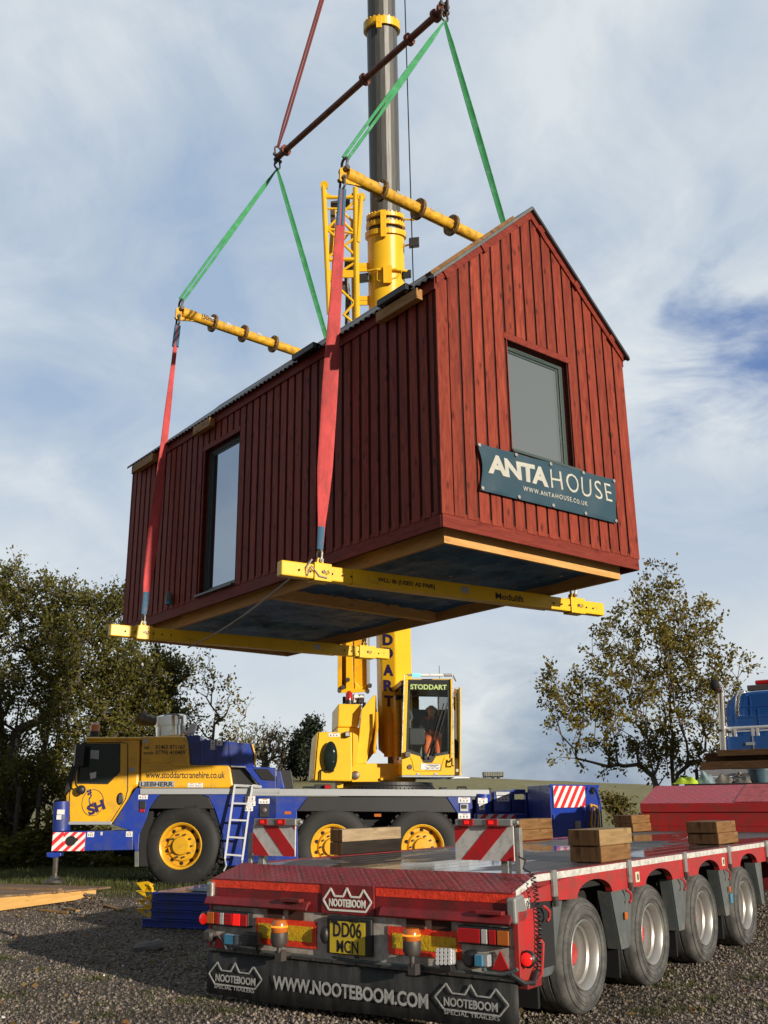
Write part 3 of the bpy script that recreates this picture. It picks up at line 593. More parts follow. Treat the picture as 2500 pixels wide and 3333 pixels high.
# ---------------------------------------------------------------- rigging
def shackle(m,top,bot,axis,r=.012):
    """bow shackle between two points, pin at bot"""
    top=Vector(top);bot=Vector(bot);ax=Vector(axis).normalized(); h=(top-bot).length; u=(top-bot).normalized(); w=h*.34
    pts=[bot-ax*w*.75, bot+u*h*.3-ax*w*.85]+[bot+u*(h*.62+h*.38*math.sin(a))-ax*w*math.cos(a) for a in np.linspace(.1,math.pi-.1,9)]+[bot+u*h*.3+ax*w*.85,bot+ax*w*.75]
    m.tube(pts,r,8); m.cyl(bot-ax*w*1.25,bot+ax*w*1.15,r*1.15,n=8); m.cyl(bot+ax*w*.95,bot+ax*w*1.35,r*2,n=6); m.cyl(bot-ax*w*1.0,bot-ax*w*.6,r*1.9,n=8)
def flatbeam(name,label,A,B,rigx,text):
    A=Vector(A);B=Vector(B); t=thing(name,label,'spreader beam',H,A,'yellow box beams under the cabin'); fr=Frame(H.w(A),H.X*(B-A).x+H.Y*(B-A).y+H.Z*(B-A).z,H.Y)
    t.matrix_world=fr.M.copy(); Ln=(B-A).length; hh,ww=.185,.15
    at=lambda px:(fr.l(seg(fr.w((0,-ww/2,0)),fr.w((Ln,-ww/2,0)),px))).x
    m=M(); a,b=rigx['main']; xa,xb=at(a),at(b)
    m.box((xa,-ww/2,-hh),(xb,ww/2,0)); beam=m.build('beam',mBeam,t,bevel=.008)
    m=M(); m.box((0,-ww/2+.012,-hh+.006),(xa,ww/2-.012,-.006)); m.box((xb,-ww/2+.012,-hh+.006),(Ln,ww/2-.012,-.006)); m.build('inner_section',mBeam,t,bevel=.012)
    lugs=[]
    for c0,c1 in rigx['sleeves']:
        s0,s1=at(c0),at(c1); m=M(); e=.012
        m.box((s0,-ww/2-e,-hh-e),(s1,-ww/2-.001,e)); m.box((s0,ww/2+.001,-hh-e),(s1,ww/2+e,e)); m.box((s0,-ww/2-.001,.001),(s1,ww/2+.001,e)); m.box((s0,-ww/2-.001,-hh-e),(s1,ww/2+.001,-hh-.001))
        so=m.build('sleeve',mBeam,t,bevel=.005)
        m=M(); sc=(s0+s1)/2; m.prism([(sc-.05,-.012,e),(sc+.05,-.012,e),(sc+.03,-.012,.09),(sc-.03,-.012,.09)],(0,.024,0)); m.build('lug',mBeam,so)
        m=M(); m.cyl((sc,-ww/2-e-.02,-.09),(sc,-ww/2-e,-.09),.02,n=10); m.tube([(sc+.01,-ww/2-.03,-.09),(sc+.04,-ww/2-.035,-.12),(sc+.07,-ww/2-.03,-.10),(sc+.05,-ww/2-.03,-.07)],.005,5); m.build('locking_pin',mStl,so)
        lugs.append(Vector((sc,0,.09)))
    m=M()
    for px in rigx['holes']: x=at(px); m.cyl((x,-ww/2-.0015,-.10),(x,-ww/2+.0,-.10),.013,n=10)
    m.build('pin_hole',mBlkM,t)
    m=M(); sx=at(rigx['plate']); m.box((sx,-ww/2-.004,-.12),(sx+.12,-ww/2-.0005,-.04)); m.build('data_plate',mStrip,t)
    for body,p0,p1,z0,z1,bd in text:
        x0,x1=at(p0),at(p1); txt(None,'lettering',body,(x0,-ww/2-.003,z0),(1,0,0),(0,0,1),mTxtB,t,w=x1-x0,h=z1-z0,bold=bd)
    return t,fr,lugs
nb,nfr,nl=flatbeam('spreader_beam','yellow box beam marked USED AS PAIR under the near end of the cabin',(-.828,1.84,-.115),(4.04,1.26,-.115),
    dict(main=(1150,1793),sleeves=((1023,1079),(1857,1902)),holes=(975,1012,1082,1116,1150-6,1802,1828,1853,1908,1930),plate=1500),
    [('WLL: 8t (USED AS PAIR)',1229,1415,-.135,-.065,.02),('Modulift',1612,1703,-.145,-.06,.012)])
fb,ffr,fl_=flatbeam('spreader_beam','plain yellow box beam under the far end of the cabin beside the tree tops',(-.778,6.55,-.115),(4.072,5.99,-.115),
    dict(main=(560,1100),sleeves=((446,497),(1170,1222)),holes=(410,441,500,530,559,1122,1145,1168,1212,1233),plate=1022),[])
def strap(name,label,pts,w,th,m,group=None,sleeves=None,parts=()):
    t=thing(name,label,'sling',H,pts[0],group); o=Vector(pts[0]); P=[Vector(p)-o for p in pts]; ws=w if isinstance(w,list) else [w]*len(P)
    return t,P,ws
def ribbon(m,P,ws,th,side,mi=None,fold=0.0,cuts=24,twist=0):
    """flat webbing, rounded edges, slight belly"""
    P=[Vector(p) for p in P]; side=Vector(side).normalized(); vs=[];fs=[]; n=10
    R=[];
    Ls=[0]
    for i in range(1,len(P)): Ls.append(Ls[-1]+(P[i]-P[i-1]).length)
    for c in range(cuts+1):
        s=Ls[-1]*c/cuts; i=max(j for j in range(len(P)-1) if Ls[j]<=s+1e-9); f=(s-Ls[i])/(Ls[i+1]-Ls[i]); ff=f*f*(3-2*f); p=P[i].lerp(P[i+1],f); w=ws[i]*(1-ff)+ws[i+1]*ff
        d=(P[i+1]-P[i]).normalized(); a=twist*c/cuts; x=(side-d*side.dot(d)).normalized(); y=d.cross(x); x,y=x*math.cos(a)+y*math.sin(a),y*math.cos(a)-x*math.sin(a)
        th_=th*max(1,.6*.1/max(w,.03))
        for k in range(n): q=2*math.pi*k/n; vs.append(p+x*(w/2*math.copysign(abs(math.cos(q))**.7,math.cos(q)))+y*(th_/2*math.copysign(abs(math.sin(q))**.7,math.sin(q))+fold*w*math.cos(q)**2))
    for c in range(cuts):
        for k in range(n): l=(k+1)%n; fs.append((c*n+k,c*n+l,(c+1)*n+l,(c+1)*n+k))
    fs.append(tuple(range(n))[::-1]); fs.append(tuple(cuts*n+k for k in range(n)))
    m.add(vs,fs,mi)
# long yellow tube spreaders over the roof, brown tube above
def tubebar(name,label,A,B,r,m_,fl,steel,group,ends=True,taper=True,fr_r=1.9):
    A=Vector(A);B=Vector(B); d=(B-A).normalized(); t=thing(name,label,'spreader bar',H,A,group); Q=lambda p:Vector(p)-A
    m=M(); m.cyl(Vector((0,0,0)),B-A,r,n=20); tb=m.build('tube',m_,t,smooth=True)
    for px in fl:
        p=H.l(seg(H.w(A),H.w(B),px[0],px[1]))-A; m=M(); m.cyl(p-d*.022,p-d*.002,r*fr_r,n=24); m.cyl(p+d*.002,p+d*.022,r*fr_r,n=24)
        y=d.orthogonal().normalized(); z=d.cross(y)
        steel=steel
        for k in range(6): a=k*1.047+.3; c=p+(y*math.cos(a)+z*math.sin(a))*r*(fr_r-.32); m.cyl(c-d*.04,c+d*.04,.009,n=6)
        m.build('flange',steel,t,smooth=True)
    return t,d,A
bars=[]; mFlg=mat('worn_flange_steel',(.26,.15,.04),.55,.3,dirt=(.07,.045,.03),scale=14,amt=.9)
for lab,lY,zA,zB,pxs,grp in (('worn yellow tube spreader over the near half of the roof beside the crane boom',1.84,5.40,5.36,((1240,0),(1362,0),(1470,0)),'yellow tube spreader bars'),
                   ('worn yellow tube spreader over the far end of the roof at the left',6.55,5.35,5.30,((693,0),(792,0),(890,0)),'yellow tube spreader bars')):
    A=(.10,lY,zA);B=(3.2,lY,zB); t,d,A=tubebar('tube_spreader',lab,A,B,.083,mYelW,pxs,mFlg,grp)
    # end fittings: plate with two holes, shackles
    for sg,px in ((0,.0),(1,(B[0]-A[0]))):
        s_=-1 if sg==0 else 1; X0=px+(B[2]-A[2])*0; zz=(B[2]-A[2])*sg
        m=M(); m.prism([(X0-s_*.25,-.014,zz-.09),(X0+s_*.05,-.014,zz-.17),(X0+s_*.11,-.014,zz-.15),(X0+s_*.11,-.014,zz+.03),(X0+s_*.04,-.014,zz+.10),(X0-s_*.02,-.014,zz+.09)],(0,.028,0)); m.cyl((X0-s_*.26,0,zz),(X0-s_*.0,0,zz),.093,n=20); m.build('end_fitting',mYelW,t,bevel=.004)
        m=M(); shackle(m,(X0+s_*.02,0,zz+.24),(X0+s_*.03,0,zz+.05),(0,1,0),.019); shackle(m,(X0+s_*.06,0,zz-.27),(X0+s_*.06,0,zz-.10),(0,1,0),.017); m.cyl((X0+s_*.03,-.09,zz+.05),(X0+s_*.03,.09,zz+.05),.035,n=10); m.build('shackle',mStl,t,smooth=True)
    m=M()
    for x in (.5,.82,1.45): m.prism([(x,-.0866,.0),(x+.09,-.0866,0),(x+.09,-.0866,.05),(x,-.0866,.05)],(0,.003,0))
    m.build('sticker',mStrip,t); bars.append((A,Vector(B)))
txt(None,'lettering','150mm',(.34,-.0875,-.035),(1,0,-.01),(0,0,1),mTxtB,bpy.data.objects['tube_spreader.001'],w=.27,h=.09,bold=.015)
BA=Vector((1.65,6.10,8.90));BB=Vector((1.65,1.44,8.80))
t,d,_=tubebar('lifting_bar','long red oxide tube bar high above the ridge of the cabin',BA,BB,.055,mBrn,((930,0),(1187,0),(1332,0),(1418,0),(1440,0)),mBrn,None,fr_r=1.9)
for e,s_ in ((Vector((0,0,0)),1),(BB-BA,-1)):
    m=M(); m.prism([e+Vector((-.012,-.09*1,-.10)),e+Vector((-.012,.09,-.10)),e+Vector((-.012,.09,.09)),e+Vector((-.012,-.09,.09))],(.024,0,0)); shackle(m,e+Vector((0,0,.24)),e+Vector((0,0,.05)),(1,0,0),.018); shackle(m,e+Vector((0,0,-.24)),e+Vector((0,0,-.06)),(1,0,0),.018); m.cyl(e+Vector((-.09,0,.05)),e+Vector((.09,0,.05)),.03,n=10); m.build('shackle',mStl,t)
camside=lambda A,B:((H.l(CAM)-(Vector(A)+Vector(B))/2)).cross(Vector(B)-Vector(A)).normalized()
def sling(name,label,A,B,ws,th,m_,group,fr_pts=None,sl=None,split=None,fold=0,cuts=30):
    A=Vector(A);B=Vector(B); t=thing(name,label,'sling',H,A,group); sd=camside(A,B); P=[A.lerp(B,f)-A for f,_ in ws]; W=[w for _,w in ws]
    m=M()
    if split:
        for q in (-1,1): ribbon(m,[p+sd*q*s_ for p,s_ in zip(P,split)],[w*.5 for w in W],th,sd,cuts=cuts,fold=fold)
    else: ribbon(m,P,W,th,sd,cuts=cuts,fold=fold)
    m.build('webbing',m_,t,smooth=True)
    if sl:
        for f0,f1,w in sl:
            m=M()
            if w>0: ribbon(m,[A.lerp(B,f0)-A,A.lerp(B,f1)-A],[w,w*.9],th*1.8,sd,cuts=4)
            else:
                for q in (-1,1): m.tube([A.lerp(B,f0)-A+sd*q*.025,A.lerp(B,f1)-A+sd*q*.03],.028,8)
            m.build('end_sleeve',mSlB,t,smooth=True)
    return t,sd,A,B
def lowend(fr,l): return H.l(fr.w(l))
# red slings from the yellow bars down to the box beams
A=bars[0][0]+Vector((-.06,0,-.27)); B=lowend(nfr,nl[0])+Vector((0,0,.10))
t,sd,_,_=sling('red_round_sling','wide worn red sling nearest the camera crossing the long wall of the cabin',A,B,[(0,.06),(.12,.13),(.25,.145),(.6,.195),(.80,.185),(.86,.15),(.95,.09),(1,.075)],.035,mSlR,'red lifting slings',sl=((.0,.115,-1),(.945,1.0,.085)),fold=.05)
m=M(); n_=lowend(nfr,nl[0]); shackle(m,n_+Vector((0,0,.10))-A,n_+Vector((0,0,-.03))-A,(0,1,0),.014); m.build('shackle',mGalv,t)
A=bars[1][0]+Vector((-.06,0,-.27)); B=lowend(ffr,fl_[0])+Vector((0,0,.10))
t,sd,_,_=sling('red_round_sling','narrower red sling at the far left end of the cabin',A,B,[(0,.05),(.1,.07),(.4,.11),(.75,.175),(.88,.15),(.95,.10),(1,.09)],.035,mSlR,'red lifting slings',sl=((0,.08,-1),(.93,1.0,.10)),fold=.05)
m=M(); n_=lowend(ffr,fl_[0]); shackle(m,n_+Vector((0,0,.10))-A,n_+Vector((0,0,-.03))-A,(0,1,0),.014); m.build('shackle',mGalv,t)
for fr,l in ((nfr,nl[1]),(ffr,fl_[1])):   # shackles at the right-hand lugs, with the slings that go up the hidden wall
    n_=lowend(fr,l); top=bars[0 if fr is nfr else 1][1]+Vector((.06,0,-.25)); far=fr is ffr
    t,_,_,_=sling('red_round_sling','red sling mostly hidden behind the cabin, rising from the right end of the %s beam'%('far' if far else 'near'),top,n_+Vector((0,0,.10)),[(0,.05),(.1,.12),(.6,.17),(.9,.1),(1,.07)],.035,mSlR,'red lifting slings',sl=((.93,1,.08),))
    m=M(); shackle(m,n_+Vector((0,0,.12))-top,n_+Vector((0,0,-.03))-top,(0,1,0),.016); m.build('shackle',mGalv,t)
# green slings from the red oxide bar to the yellow bars
for E_,bar,nm in ((BA,1,'left'),(BB,0,'right')):
    top=E_+Vector((0,0,-.24))
    for q,side_ in ((bars[bar][0]+Vector((-.02,0,.23)),'left'),(bars[bar][1]+Vector((.02,0,.23)),'right')):
        lab={('left','left'):'green sling running down left to the far yellow tube spreader',('left','right'):'green sling passing down behind the wide red sling',('right','left'):'green sling crossing in front of the dark crane boom',('right','right'):'green sling running down right to the cabin ridge'}[(nm,side_)]
        if side_=='left': sling('green_round_sling',lab,top,q,[(0,.05),(.15,.10),(.45,.12),(.7,.09),(1,.09)],.02,mSlG,'green lifting slings',split=[.0,.012,.018,.034,.03],cuts=20)
        else: sling('green_round_sling',lab,top,q,[(0,.05),(.12,.08),(.5,.10),(.85,.09),(1,.08)],.03,mSlG,'green lifting slings',fold=.2)
HK=Vector((1.65,3.77,13.05))
for E_,lab in ((BA,'dark red sling rising from the left end of the long tube bar'),(BB,'dark red sling leaving the right end of the long tube bar out of frame')):
    A=E_+Vector((0,0,.22)); sling('dark_red_sling',lab,A,HK,[(0,.05),(.1,.085),(1,.085)],.03,mSlD,'upper dark red slings',split=[.012,.025,.02])
# tag line from the near beam to the far beam
def tagline():
    A=nfr.w((.36,-.10,.03)); B=H.w(H.loc(612,2108,1,6.45)); t=thing('tag_line','thin twisted rope hanging from the near yellow beam down to the left','rope',WORLD,A)
    m=M(); pts=[A.lerp(B,k/14)+Vector((0,0,-.10*math.sin(math.pi*k/14)))-A for k in range(15)]; m.tube(pts,.012,7)
    x0=nfr.w((.44,-.09,.0))-A
    m.tube([Vector((0,0,0)),nfr.w((.30,-.10,-.06))-A,nfr.w((.31,-.095,-.16))-A,nfr.w((.36,-.095,-.04))-A,nfr.w((.46,-.10,-.15))-A,nfr.w((.56,-.1,-.16))-A],.010,6); m.build('rope',mRope,t,smooth=True)
tagline()
# ---------------------------------------------------------------- mobile crane
CY=math.radians(7); CR=Frame((-3.72,19.06,0),(math.cos(CY),math.sin(CY),-.012),(-math.sin(CY),math.cos(CY),0))
c5=lambda x,y:(100+x*.4822,2300+y*.4822); c6=lambda x,y:(900+x*.4521,2050+y*.4521); c7=lambda x,y:(700+x*.7836,2500+y*.7836); cc=lambda x,y:(1280+x*.1853,2150+y*.1853); c9=lambda x,y:(1000+x*.2939,450+y*.2939); c1=lambda x,y:(500+x*.7535,y*.7535)
def wheel_crane(parent,c,steer=0,R=.72,rimr=.40):
    e=bpy.data.objects.new('wheel',None)
    m=M(); W=.40
    m.lathe((0,0,0),(0,-1,0),[(rimr-.02,.0),(rimr+.01,.03),(rimr+.06,.055),(R-.12,.06),(R-.045,.03),(R-.012,-.005),(R,-.05),(R,-W+.05),(R-.03,-W),(rimr,-W-.02)],48)
    # tread bars across the shoulder
    for k in range(36):
        a=2*math.pi*k/36; cx,cz=math.cos(a),math.sin(a)
        for q in (0,1):
            m.obox((cx*(R+.006),.10+q*.19,cz*(R+.006)),(cx*.016,0,cz*.016),(-cz*.022*(1 if q else -1)*.6,.085,cx*.022*(1 if q else -1)*.6),(-cz*.032,0,cx*.032))
    w=m.build('wheel',mTyre2,parent,smooth=True); w.location=c; w.rotation_euler=(0,0,steer)
    m=M(); m.lathe((0,0,0),(0,-1,0),[(rimr-.03,-.32),(rimr-.045,-.02),(rimr-.03,.03),(rimr,.05),(rimr+.012,.045),(rimr+.012,.02)],40)
    m.lathe((0,0,0),(0,-1,0),[(rimr-.045,-.09),(.29,-.085),(.255,-.035),(.17,-.03),(.16,.01),(.15,.035),(.0,.04)],40)
    m.cur=1
    for k in range(10):
        a=2*math.pi*k/10; m.cyl((math.cos(a)*.205,.035,math.sin(a)*.205),(math.cos(a)*.205,-.02,math.sin(a)*.205),.017,n=6)
    m.cur=2
    for k in range(10):
        a=2*math.pi*(k+.5)/10; m.ball((math.cos(a)*.305,.078,math.sin(a)*.305),.036,8,sc=(1,.35,1))
    r=m.build('rim',[mRimY,mStl,mBlkM],w,smooth=True)
    m=M(); m.lathe((0,0,0),(0,-1,0),[(rimr-.04,-.31),(0,-.30)],20); m.build('wheel_back',mBlkM,w)
    return w
def sticker(parent,fr,px0,px1,d,name='warning_label',marks=3):
    a=fr.loc(*px0,1,d); b=fr.loc(*px1,1,d); x0,x1=sorted((a.x,b.x)); z0,z1=sorted((a.z,b.z)); m=M(); m.box((x0,d-.004,z0),(x1,d,z1),0)
    w,h=x1-x0,z1-z0
    rr=random.Random(int(px0[0]*7+px0[1]))
    for k in range(marks):
        u=x0+w*(.12+.8*k/marks); m.prism([(u,d-.0055,z0+h*.25),(u+w*.14,d-.0055,z0+h*.2),(u+w*.10,d-.0055,z0+h*(.6+.2*rr.random()))],(0,.001,0),1)
    m.prism([(x0+w*.35,d-.0055,z1-h*.2),(x0+w*.75,d-.0055,z1-h*.2),(x0+w*.75,d-.0055,z1-h*.08),(x0+w*.35,d-.0055,z1-h*.08)],(0,.001,0),2)
    m.build(name,[mLab,mTxtB,mAmb],parent)
def crane():
    t=thing('mobile_crane','blue and yellow mobile crane with its boom raised behind the hanging cabin','mobile crane',CR)
    L=CR.loc
    def SL(name,pts,cv,d0,d1,m_,par=t,bevel=.012,smooth=False,label=None):
        P=[L(*cv(*p),1,d0) for p in pts]; m=M(); m.prism(P,(0,d1-d0,0)); return m.build(name,m_,par,bevel=bevel,smooth=smooth,label=label)
    def BX(name,a,b,cv,d0,d1,m_,par=t,bevel=.008): return SL(name,[(a[0],a[1]),(b[0],a[1]),(b[0],b[1]),(a[0],b[1])],cv,d0,d1,m_,par,bevel)
    # -- wheels
    wc=L(589,2753,1,.04); z1=wc.z; R=.73
    w=wheel_crane(t,(wc.x,.06,z1),math.radians(-16),R)
    for px in (c7(488,328),c7(862,328)): p=L(px[0],px[1],1,.04); wheel_crane(t,(p.x,.06,p.z),0,R)
    for px in ((589,2753),c7(488,328),c7(862,328)):
        p=L(px[0],px[1],1,.04); q=wheel_crane(t,(p.x,2.62,p.z),math.pi,R)
    # -- carrier
    BX('chassis_frame',(760,560),(1640,1000),c5,.75,2.0,mBlkM); BX('chassis_frame',(60,130),(1260,330),c7,.6,2.1,mBlkM)
    for d0,d1 in ((0.0,.05),(2.62,2.67)):
        SL('side_panel',[(712,548),(745,548),(745,592),(880,592),(850,615),(800,690),(780,760),(735,860),(727,975),(700,975),(690,840),(560,800),(560,780),(650,640)],c5,d0,d1,mBlue)
        SL('side_panel',[(1150,592),(1660,592),(1660,1075),(1310,1075),(1305,1030),(1295,860),(1245,700),(1200,610)],c5,d0,d1,mBlue)
        SL('side_panel',[(110,118),(385,118),(340,180),(345,350),(345,400),(110,400)],c7,d0,d1,mBlue)
        SL('side_panel',[(960,118),(1070,118),(1070,250),(1010,215),(1008,190)],c7,d0,d1,mBlue)
        SL('wheel_arch',[(880,594),(1150,594),(1200,612),(1240,690),(800,690),(850,615)],c5,d0+.02,d1+.02,mBlk)
        SL('wheel_arch',[(1240,692),(1295,850),(1300,1060),(1272,1060),(1225,780),(1205,692)],c5,d0+.03,d1+.03,mBlkM)
        SL('wheel_arch',[(385,119),(960,119),(1005,185),(340,180)],c7,d0+.02,d1+.02,mBlk)
    BX('deck_edge',(738,552),(1680,592),c5,-.03,.09,mStrip); 
    m=M(); a=L(*c7(130,90),1,-.03); b=L(*c7(1140,118),1,-.03); m.box((a.x,-.03,b.z+.0),(b.x,.09,a.z+.02)); m.build('deck_edge',mStrip,t,bevel=.006)
    a=L(*c5(760,560),1,0); b=L(*c7(1140,100),1,0); m=M(); m.box((a.x,.095,a.z-.06),(b.x,2.6,a.z-.005)); m.build('deck_plate',mBlue,t)
    m=M(); a=L(*c5(800,690),1,0); b=L(*c5(1230,690),1,0); m.box((a.x,.08,a.z),(b.x,.8,a.z+.03)); m.build('mudguard',mBlkM,t)
    m=M(); a=L(*c7(345,180),1,0); b=L(*c7(1005,180),1,0); m.box((a.x,.08,a.z),(b.x,.8,a.z+.03)); m.build('mudguard',mBlkM,t)
    BX('mud_flap',(700,975),(730,1082),c5,.03,.06,mGry)
    SL('inner_arch',[(727,860),(780,760),(800,692),(830,692),(800,1080),(732,1080)],c5,.2,.6,mBlkM)
    BX('axle_beam',(560,870),(760,1010),c5,.8,1.9,mBlkM); BX('fuel_tank',(1330,800),(1640,1060),c5,.1,.7,mBlue)
    # -- front outrigger, jack leg, hazard plates
    SL('outrigger_beam',[(150,845),(690,835),(690,968),(150,978)],c5,-.12,.35,mBlue)
    m=M(); a=L(*c5(212,640),1,.05); b=L(*c5(206,838),1,.05); m.cyl(a,b,.155,n=20); jc=m.build('jack_cylinder',mBlue,t,smooth=True)
    m=M(); a=L(*c5(175,985),1,0.05); b=L(*c5(166,1150),1,0.05); m.cyl(a,b,.055,n=16); m.build('jack_rod',mChr,t,smooth=True)
    m=M(); m.lathe(b+Vector((0,0,-.0)),(0,0,-1),[(0,-.03),(.06,-.02),(.08,.02),(.17,.05),(.19,.09),(0,.09)],20); m.build('jack_foot',mStl,t,smooth=True)
    SL('hook_bracket',[(105,985),(205,985),(205,1010),(150,1022),(108,1015)],c5,-.1,.2,mBlue)
    m=M(); q=L(*c5(152,848),1,-.125); r=L(*c5(215,974),1,-.125); hazard(m,(q.x,-.135,r.z),(1,0,0),(0,0,1),r.x-q.x,q.z-r.z,.095,phase=.02,out=(0,-1,0)); m.build('hazard_plate',[mHzW2,mHzR2],t)
    m=M(); q=L(*c5(226,848),1,-.125); r=L(*c5(362,974),1,-.125); hazard(m,(q.x,-.135,r.z),(1,0,0),(0,0,1),r.x-q.x,q.z-r.z,.075,phase=.0,out=(0,-1,0)); m.build('hazard_plate',[mHzW2,mHzR2],t)
    m=M(); p=L(*c5(274,905),1,-.14); m.cyl((p.x,-.17,p.z),(p.x,-.14,p.z),.085,n=20); p=L(*c5(308,898),1,-.14); m.cyl((p.x,-.16,p.z),(p.x,-.14,p.z),.03,n=12); m.build('socket_cap',mBlk,t)
    for a,b in (((384,845),(427,880)),((645,842),(686,878)),((473,845),(484,868))): sticker(t,CR,c5(*a),c5(*b),-.122)
    m=M(); a=L(*c5(180,695),1,-.11); b=L(*c5(228,728),1,-.11); m.box((a.x,-.115,b.z),(b.x,-.1105,a.z)); a=L(*c5(176,732),1,-.11); b=L(*c5(206,762),1,-.11); m.box((a.x,-.115,b.z),(b.x,-.1105,a.z)); m.build('number_label',mLab,t)
    txt(None,'lettering','3',(a.x+.06,-.118,b.z+.03),(1,0,0),(0,0,1),mTxtB,t,h=a.z-b.z-.06,bold=.02)
    # -- driver's cab
    cabp=[(235,600),(262,560),(300,400),(330,300),(375,215),(560,210),(740,208),(735,400),(730,540),(690,548),(650,640),(545,795),(242,790)]
    SL('driver_cab',cabp,c5,0,2.35,mYel,bevel=.05)
    BX('cab_roof',(368,205),(752,228),c5,-.03,2.38,mYel,bevel=.03)
    SL('cab_back_gap',[(733,235),(752,235),(748,545),(725,545)],c5,.06,2.3,mBlkM)
    SL('windscreen_side',[(345,250),(372,235),(300,400),(262,560),(225,598),(250,470),(300,330)],c5,-.006,2.36,mBlk,bevel=.004)
    wp=[(345,262),(595,258),(592,435),(515,512),(322,508),(326,400)]
    wf=[(337,250),(606,247),(603,442),(520,524),(312,520),(316,390)]
    win=SL('window_seal',wf,c5,-.010,.004,mBlk,bevel=.004); SL('window_pane',wp,c5,-.016,-.0105,mDGlass,win,bevel=.0)
    SL('window_paper',[(405,292),(462,296),(458,355),(402,350)],c5,-.019,-.0165,mStrip,win,bevel=0); SL('window_paper',[(398,450),(442,440),(440,480),(405,488)],c5,-.019,-.0165,mLab,win,bevel=0)
    BX('cab_sill_strip',(244,775),(545,797),c5,-.012,.0,mStrip)
    for x in (684,): BX('door_seam',(678,232),(683,540),c5,-.003,.0,mYel,bevel=0)
    m=M(); p=L(*c5(603,622),1,-.01); m.ball(p,.13,16,sc=(.48,.12,.85)); h=m.build('door_handle',mBlk,t,smooth=True); m=M(); m.obox(p+Vector((0,-.02,0)),(.02,0,0),(0,.012,0),(0,0,.075)); m.build('grip',mStl,h)
    m=M(); m.obox(L(*c5(326,330),1,-.28),(.07,.05,.0),(-.03,.10,0),(0,0,.19)); m.tube([L(*c5(335,255),1,-.02),L(*c5(326,262),1,-.25),L(*c5(322,405),1,-.25)],.014,6); mm=m.build('mirror',mBlk,t,bevel=.02)
    m=M(); m.tube([L(*c5(312,405),1,-.15),L(*c5(297,480),1,-.18),L(*c5(308,535),1,-.17),L(*c5(330,550),1,-.15)],.018,6); m.ball(L(*c5(340,562),1,-.14),.085,12,sc=(1,.6,1)); m.build('round_mirror',mBlk,t,smooth=True)
    # logo: ring, hook and letters
    m=M(); c=L(*c5(420,648),1,-.008); 
    for k in range(40):
        a=2*math.pi*k/40; b=2*math.pi*(k+1)/40; r0,r1=.190,.196; m.prism([c+Vector((r*math.cos(q),-.004,r*1.2*math.sin(q))) for r,q in ((r0,a),(r1,a),(r1,b),(r0,b))],(0,.003,0))
    hk=[(395,560),(400,585),(412,600),(395,625),(402,655),(418,660),(424,640)]
    m.tube([L(*c5(*p),1,-.004) for p in hk],.016,6,flat=.3); 
    for p in ((388,570),(402,565),(392,590),(405,580)): m.obox(L(*c5(*p),1,-.01),(.014,0,.012),(0,.002,0),(-.012,0,.014))
    m.build('hook_emblem',mTxtN,t); a=L(*c5(398,738),1,0); ang=.42
    txt(None,'lettering','SH',(a.x,-.010,a.z),(math.cos(ang),0,math.sin(ang)),(-math.sin(ang),0,math.cos(ang)),mTxtN,t,w=.31,h=.19,bold=.05)
    m=M(); c=L(*c5(430,196),1,.5); m.cyl(c+Vector((0,0,-.02)),c+Vector((0,0,.08)),.09,n=16); m.lathe(c,(0,0,1),[(.085,.08),(.085,.20),(.05,.24),(0,.25)],16,1); m.build('beacon',[mBlk,mAmb],t,smooth=True)
    m=M(); m.tube([L(*c5(x,y),1,-.003) for x,y in ((262,600),(300,415),(345,245),(612,240),(655,250),(655,560),(640,625),(540,780),(262,780),(262,600))],.009,5); m.build('door_seam',mBlk,t)
    BX('sticker',(757,220),(790,245),c5,-.02,-.0155,mStrip,bevel=0); BX('sticker',(665,412),(702,440),c5,-.006,-.002,mStrip,bevel=0)
    # -- engine cover with lettering
    SL('engine_cover',[(750,202),(1048,200),(1062,250),(1075,395),(1338,397),(1350,420),(1370,550),(738,550)],c5,-.015,2.3,mYelB if False else mYel,bevel=.03)
    m=M(); pts=[L(*c5(*p),1,-.016) for p in ((745,378),(935,378),(960,402),(1070,402))]; m.tube([p+Vector((0,.004,0)) for p in pts],.012,6)
    for x in (1062,1225): m.tube([L(*c5(x,402),1,-.012),L(*c5(x,548),1,-.012)],.008,6)
    m.build('cover_seam',mYel,t,smooth=True)
    def T(body,x0,y0,x1,y1,cv,d,m_,bold=0,**k):
        a=L(*cv(x0,y1),1,d); b=L(*cv(x1,y0),1,d); xv=L(*cv(x1,y1),1,d)-a; xv.z=min(max(xv.z,-.05*xv.x),.05*xv.x) if xv.x>.3 else xv.z
        return txt(None,'lettering',body,a,xv,(0,0,1),m_,t,w=b.x-a.x,h=b.z-a.z,bold=bold,**k)
    T('tel:',765,262,805,287,c5,-.0165,mTxtB,.012); T('01463 871167',842,260,1043,286,c5,-.0165,mTxtB,.012)
    T('mob:',763,300,832,324,c5,-.0165,mTxtB,.012); T('07795 410489',842,297,1043,323,c5,-.0165,mTxtB,.012)
    T('www.stoddartcranehire.co.uk',775,440,1312,484,c5,-.0165,mTxtB,.012)
    BX('name_plate',(735,503),(970,543),c5,-.022,-.0165,mStrip,bevel=0); T('LIEBHERR',742,508,963,539,c5,-.024,mTxtB,.03)
    sticker(t,CR,c5(1060,516),c5(1108,545),-.0165); sticker(t,CR,c5(1113,516),c5(1162,545),-.0165)
    # -- exhaust silencer and horn
    m=M(); a=L(*c5(945,198),1,.9); b=L(*c5(940,60),1,.9); d=(b-a); m.lathe(a,d,[(.0,0),(.29,0),(.29,.45*d.length),(.305,.46*d.length),(.305,.50*d.length),(.32,.51*d.length),(.32,.93*d.length),(.28,d.length),(0,d.length)],28)
